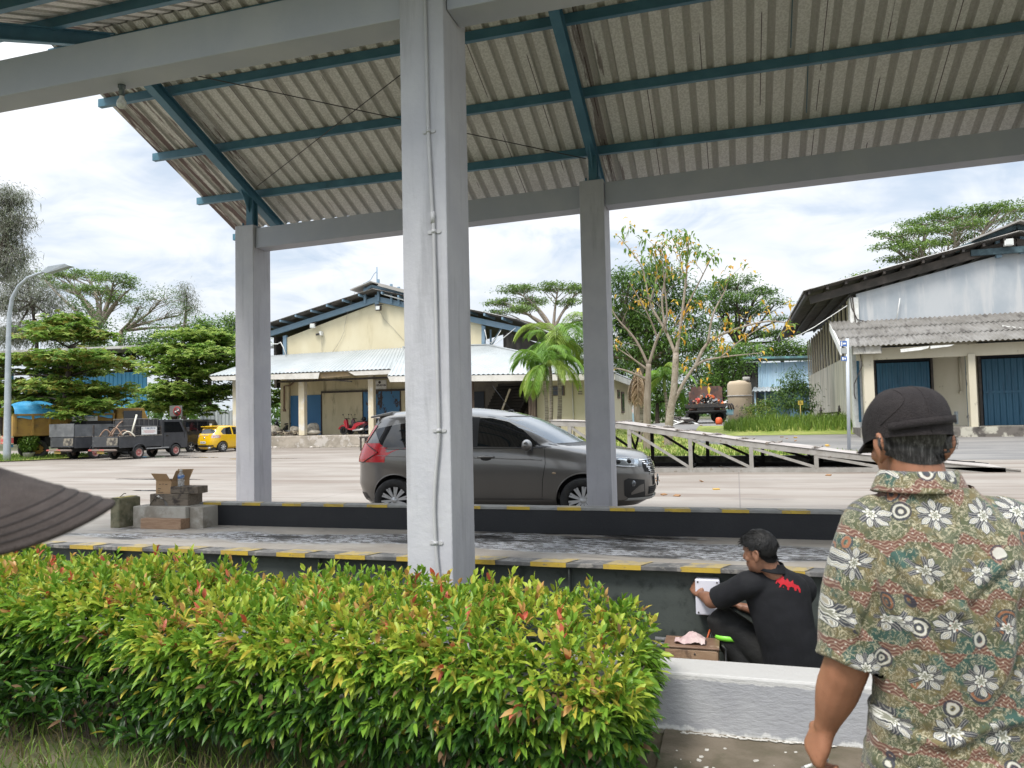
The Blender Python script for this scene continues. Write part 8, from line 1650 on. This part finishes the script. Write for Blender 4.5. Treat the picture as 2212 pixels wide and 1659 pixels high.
mb = MB(); mb.prism([(bx, by+L2, bz+h_), (bx+w_, by+L2, bz+h_), (bx+w_+.02, by+L2+.04, bz+h_+.10), (bx, by+L2+.04, bz+h_+.10)], (0, .004, .002)); mb.build('flap', KB, cx_)
mb = MB()
for i, (x, z, w2) in enumerate(((.2, .78, .12), (.42, .80, .1), (.62, .78, .16), (.12, .5, .2), (.12, .36, .14), (.12, .26, .36), (.12, .14, .34))): mb.box((bx+w_*x, by-.002, bz+h_*z), (bx+w_*(x+w2), by-.001, bz+h_*(z+.035)))
tag(mb.build('printed_marks', RODD, cx_), kind='stuff')
bt = thing('water_bottle', 'clear plastic water bottle with a blue label standing on the timber', 'bottle', at(391, 1051, Yt+.08)); q = at(391, 1051.5, Yt+.08); k = dep(q)/FPX
m, nt, b = newmat('clear_bottle'); b.inputs['Base Color'].default_value = (.85, .88, .9, 1); b.inputs['Transmission Weight'].default_value = .75; b.inputs['Roughness'].default_value = .08; b.inputs['IOR'].default_value = 1.2
mb = MB(); mb.lathe([(0, 0), (6.2*k, 0), (6.6*k, 2*k), (6.2*k, 8*k), (6.6*k, 12*k), (6.2*k, 20*k), (6.4*k, 24*k), (4.5*k, 29*k), (2.5*k, 32*k), (2.5*k, 34*k), (0, 34*k)], q, 18); mb.build('bottle_body', m, bt)
mb = MB(); mb.lathe([(6.5*k, 18*k), (6.7*k, 18*k), (6.7*k, 25*k), (6.4*k, 25*k)], q, 18); mb.build('label_band', mat('blue_label', (.04, .16, .45), .4, (.5, .55, .65), 30, .5, .6), bt)
mb = MB(); mb.lathe([(0, 34*k), (3*k, 34*k), (3*k, 37*k), (0, 37*k)], q, 14); mb.build('cap', WHITEP, bt)
rg = MB(); q = at(338, 1070, Yt-.01)
rg.grid(lambda u, v_: (q.x-.09+.22*u, Yt-.02+.10*v_, q.z-.05+.085*math.sin(math.pi*u)*(1-.3*v_)+.03*mnoise.noise(Vector((u*7, v_*5, 1)))-.05*(1-v_)), 36, 16); single(rg, 'rag', mat('striped_rag', (.42, .40, .36), .9, (.16, .15, .14), 12, .45, .55), 'grey dirty rag hanging over the weathered timber under the cardboard box', 'rag')
# street lamp, floodlight pole, signs, power line
sl0 = gnd(15, 997); lp = thing('street_lamp', 'tall grey street lamp with a curved arm on the left verge', 'street lamp', sl0); GALV = mat('galvanised_post', (.33, .37, .40), .5, (.40, .44, .47), 3, metal=.3)
pts = [at(x, y, sl0.y) for x, y in ((17, 850), (18, 740), (20, 680), (26, 645), (40, 618), (60, 600), (85, 590), (106, 585))]
mb = MB(); mb.tube([sl0, sl0+Vector((0, 0, .4))]+pts, [.16, .16, .14, .11, .095, .085, .075, .07, .06, .055], 12); mb.build('pole', GALV, lp)
mb = MB(); a, c_ = at(92, 587, sl0.y), at(146, 575, sl0.y); mb.prism([a+Vector((0, -.12, -.03)), a+Vector((.5, -.16, .2)), c_+Vector((0, -.16, .1)), c_+Vector((.25, -.1, -.02)), a+Vector((.4, -.14, -.12))], (0, .3, 0)); mb.build('lamp_head', GALV, lp, .02)
fl = gnd(86, 985); fl = Vector((at(86, 800, 36).x, 36, 0)); fp = thing('floodlight_pole', 'slim pole with a square white floodlight above the almond tree', 'floodlight', fl)
mb = MB(); mb.tube([fl, at(86, 695, 36)], .05, 8); mb.build('pole', GALV, fp); a = at(84, 683.5, 36); k = dep(a)/FPX; mb = MB(); mb.box((a.x-7*k, 35.9, a.z-5*k), (a.x+7*k, 36.1, a.z+5*k)); mb.build('lamp_housing', WHITEP, fp, .03); mb = MB(); mb.box((a.x-3.5*k, 35.88, a.z-2.6*k), (a.x+3.5*k, 35.9, a.z+2.6*k)); mb.build('lamp_glass', mat('pale_glass', (.5, .5, .52), .2), fp)
mb = MB(); A_, B_ = at(-60, 575, 31), at(352, 762, 43); mb.tube([A_.lerp(B_, i/24)-Vector((0, 0, .35*math.sin(math.pi*i/24))) for i in range(25)], .022, 5); single(mb, 'power_cable', BLACKP, 'black cable sagging from the left edge past the street lamp', 'cable')
ns = thing('no_smoking_sign', 'white board with a round red no smoking sign behind the pickup', 'sign', at(374, 900, 37.5)); p = at(383, 888, 37.5); k = dep(p)/FPX
mb = MB(); mb.box((p.x-20*k, 37.5, p.z-11*k), (p.x+12*k, 37.54, p.z+12*k)); mb.build('board', mat('dull_board', (.13, .13, .125), .7), ns)
Mx = Matrix.Rotation(R(90), 3, 'X'); mb = MB(); mb.lathe([(0, 0), (9.5*k, 0), (9.5*k, .01), (0, .01)], (p.x, 37.49, p.z), 28, Mx); mb.build('disc', mat('dark_disc', (.05, .045, .045), .6), ns); mb = MB(); mb.lathe([(8*k, 0), (10*k, 0), (10*k, .012), (8*k, .012)], (p.x, 37.487, p.z), 28, Mx); mb.bar((p.x-6*k, 37.475, p.z+6*k), (p.x+6*k, 37.475, p.z-6*k), .012, 1.6*k); mb.build('red_ring', mat('sign_red', (.30, .02, .02), .6), ns)
mb = MB(); mb.bar((p.x-6*k, 37.48, p.z-2*k), (p.x+5*k, 37.48, p.z+3*k), .012, 2*k); mb.build('cigarette_mark', WHITEP, ns); mb = MB(); mb.box((p.x-.04, 37.55, 0), (p.x+.04, 37.6, p.z-10*k)); mb.build('post', RODD, ns)
sp0 = gnd(1834, 972); sp = thing('street_sign', 'grey pole with two small blue street name signs beside the weathered warehouse', 'street sign', sp0); yS = sp0.y
mb = MB(); mb.tube([sp0-Vector((0, 0, .1)), at(1830, 731, yS)], .06, 10); mb.build('pole', mat('pale_grey_pole', (.45, .48, .52), .5), sp)
BS = mat('blue_sign', (.03, .11, .38), .5)
for y0, y1, x0, txt in ((735, 749, 1814, 'JL. BAWAL'), (768.5, 780.5, 1817, 'JL. HIU')):
    a, c_ = at(x0, y0+2, yS-.05), at(1829.5, y1-1.5, yS-.05); mb = MB(); mb.box((a.x, yS-.06, c_.z), (c_.x, yS-.035, a.z)); bo = mb.build('sign_plate', BS, sp); mb = MB(); zc = (a.z+c_.z)/2; mb.box((a.x+.03, yS-.063, c_.z+.02), (a.x+.08, yS-.0605, a.z-.02)); mb.box((a.x+.10, yS-.063, zc-.03), (c_.x-.03, yS-.0605, zc+.03)); tag(mb.build('sign_lettering', WHITEP, bo), kind='stuff')
a, c_ = at(1816, 752, yS-.05), at(1829.5, 763, yS-.05); mb = MB(); mb.box((a.x, yS-.06, c_.z), (c_.x, yS-.035, a.z)); mb.build('bare_plate', mat('bare_sign_plate', (.3, .31, .31), .6), sp)
ys = Vector((at(1729, 880, 41).x, 41, g(3, 41))); yb = thing('notice_sign', 'small yellow notice on a thin post in the grass before the dark shrub', 'sign', ys); a, c_ = at(1723.5, 865.5, 41), at(1735, 874.5, 41)
mb = MB(); mb.box((a.x, 40.98, c_.z), (c_.x, 41, a.z)); mb.build('board', mat('yellow_board', (.48, .37, .06), .6), yb); mb = MB(); [mb.box((a.x+.05, 40.978, c_.z+z), (c_.x-.05-j*.03, 40.979, c_.z+z+.02)) for j, z in enumerate((.06, .11, .16))]; tag(mb.build('notice_text', RODD, yb), kind='stuff')
mb = MB(); mb.tube([ys, Vector((ys.x, 41, c_.z))], .025, 6); mb.build('post', mat('yellow_post', (.4, .3, .08), .6), yb)
# black steel trestle by the warehouse corner
t0 = gnd(1786, 922); tz = thing('steel_trestle', 'black steel trestle frame on the grass by the warehouse corner', 'trestle', t0); k = dep(t0)/FPX
P0 = {n_: at(x, y, t0.y) for n_, (x, y) in {'bl': (1760, 924), 'br': (1806, 919), 'tl': (1772, 894), 'tr': (1812, 891), 'm': (1792, 893), 'mb': (1797, 918), 'br2': (1815, 917)}.items()}; dy = Vector((0, .9, 0))
for a, b_ in (('bl', 'tl'), ('tl', 'tr'), ('tr', 'br2'), ('bl', 'br'), ('m', 'mb'), ('mb', 'tr')): mb = MB(); mb.bar(P0[a], P0[b_], .08, .08); mb.build('frame_bar', RODD, tz)
for n_ in ('tl', 'tr', 'bl', 'br'): mb = MB(); mb.bar(P0[n_], P0[n_]+dy, .07, .07); mb.build('cross_bar', RODD, tz)
for n_ in ('tl', 'tr'): p = P0[n_]+Vector((.05, .2, 0)); mb = MB(); mb.lathe([(0, 0), (.09, 0), (.06, .1), (.08, .18), (.04, .22), (.05, .28), (.02, .36), (0, .37)], p, 10); mb.build('top_pin', RODD, tz)
# sacks and scrap on the warehouse porch
SACK = mat('dirty_sack', (.33, .30, .25), .9, (.42, .39, .33), 3, .35, .65, (.17, .14, .11), 4, .5, .65, bump=.4)
def sack(px, py, w_, h_, lab, Y=41.7, m_=SACK, n_=1):
    p = at(px, py, Y); k = dep(p)/FPX; mb = MB(); mb.ball((p.x, Y, .72+h_*k/2), (w_*k/2, w_*k*.38, h_*k/2), 18); b_ = mb.mesh('sack'); rs_ = random.Random(px)
    for v_ in b_.vertices: v_.co += Vector((mnoise.noise(v_.co*3.1), 0, mnoise.noise(v_.co*2.7+Vector((9, 0, 0)))))*.07; v_.co.z = max(v_.co.z, .722)
    c = Vector((p.x, Y, .72)); b_.transform(Matrix.Translation(-c)); o = link('sack', b_, m_); o.location = c; return tag(o, lab, 'sack', 'sacks on the warehouse porch')
sack(637, 930, 24, 22, 'upright tied grey sack in front of the blue door by the wall corner')
sack(590, 925, 34, 24, 'pale lumpy sack lying on the scrap heap beside the far grey column', 41.5)
for i, (px, w_, h_, lab) in enumerate(((672, 44, 12, 'flat grey sack at the bottom of the small pile right of the first porch post'), (668, 38, 20, 'middle grey sack of the small pile right of the first porch post'), (676, 30, 27, 'pale folded sack on top of the pile right of the first porch post'))): sack(px, 930, w_, h_, lab, 41.4+.25*i)
sj = random.Random(12); mb = MB()
for i in range(70): p = at(sj.uniform(560, 645), 935, 41+sj.random()*.7); mb.bar((p.x, p.y, .76+sj.random()*.3), (p.x+sj.uniform(-.6, .6), p.y+sj.uniform(-.2, .2), .76+sj.random()*.3), .06, .05, sj.choice([0, 1, 2]))
o = link('scrap_heap', mb.mesh('scrap_heap'), [TIM, RODD, mat('pale_scrap', (.35, .3, .22), .9)]); o['kind'] = 'stuff'
# small black steel stool behind the people carrier
st0 = gnd(779, 974); stt = thing('steel_stand', 'small black steel stand on the yard behind the tail of the people carrier', 'stand', st0); k = dep(st0)/FPX
for dx in (0, 14):
    for dy in (0, .5): mb = MB(); mb.box((st0.x+dx*k-.04, st0.y+dy, 0), (st0.x+dx*k+.04, st0.y+dy+.06, .66)); mb.build('leg', RODD, stt)
mb = MB(); mb.box((st0.x-.05, st0.y-.03, .66), (st0.x+14*k+.05, st0.y+.6, .74)); mb.build('top', RODD, stt)
# junk yard machine beside the tank
ld = thing('yard_machine', 'grey and teal lifting machine parked beside the concrete tank', 'machine', (at(1578, 895, 52).x, 52, 1)); 
mb = MB(); rect(mb, 1568, 884, 1585, 897, 52, 1.2); mb.build('body', mat('faded_teal', (.13, .28, .33), .7, (.3, .34, .34), 2), ld, .05)
mb = MB(); rect(mb, 1549, 868, 1555, 898, 52, .3); rect(mb, 1546, 866, 1572, 869, 52, .4); mb.build('mast', RODD, ld)
for x in (1573, 1578, 1583): mb = MB(); mb.tube([at(x+2, 884, 52), at(x, 876, 52), at(x-4, 871, 52)], .06, 6); mb.build('lever', RODD, ld)
orr = MB(); q = at(1553, 908, 44); orr.lathe([(0, 0), (.17, 0), (.2, .15), (.18, .33), (.12, .4), (0, .42)], (q.x, 44, g(q.x, 44)), 14); single(orr, 'orange_drum', mat('orange_plastic', (.62, .10, .025), .5), 'orange plastic drum beside the junk truck', 'drum')
rl = random.Random(9); mb = MB()
for i in range(40): p = at(rl.uniform(1460, 1500), 908, 45+rl.random()*3); mb.obox((p.x, p.y, g(p.x, p.y)+rl.uniform(.03, .35)), (rl.uniform(.3, 1.0), .3, .06), (rl.uniform(-.4, .4), rl.uniform(-.4, .4), rl.uniform(0, 3)), rl.choice([0, 1, 2]))
o = link('scrap_sheets', mb.mesh('scrap_sheets'), [TOPROOF, RODD, WHITEP]); o['kind'] = 'stuff'
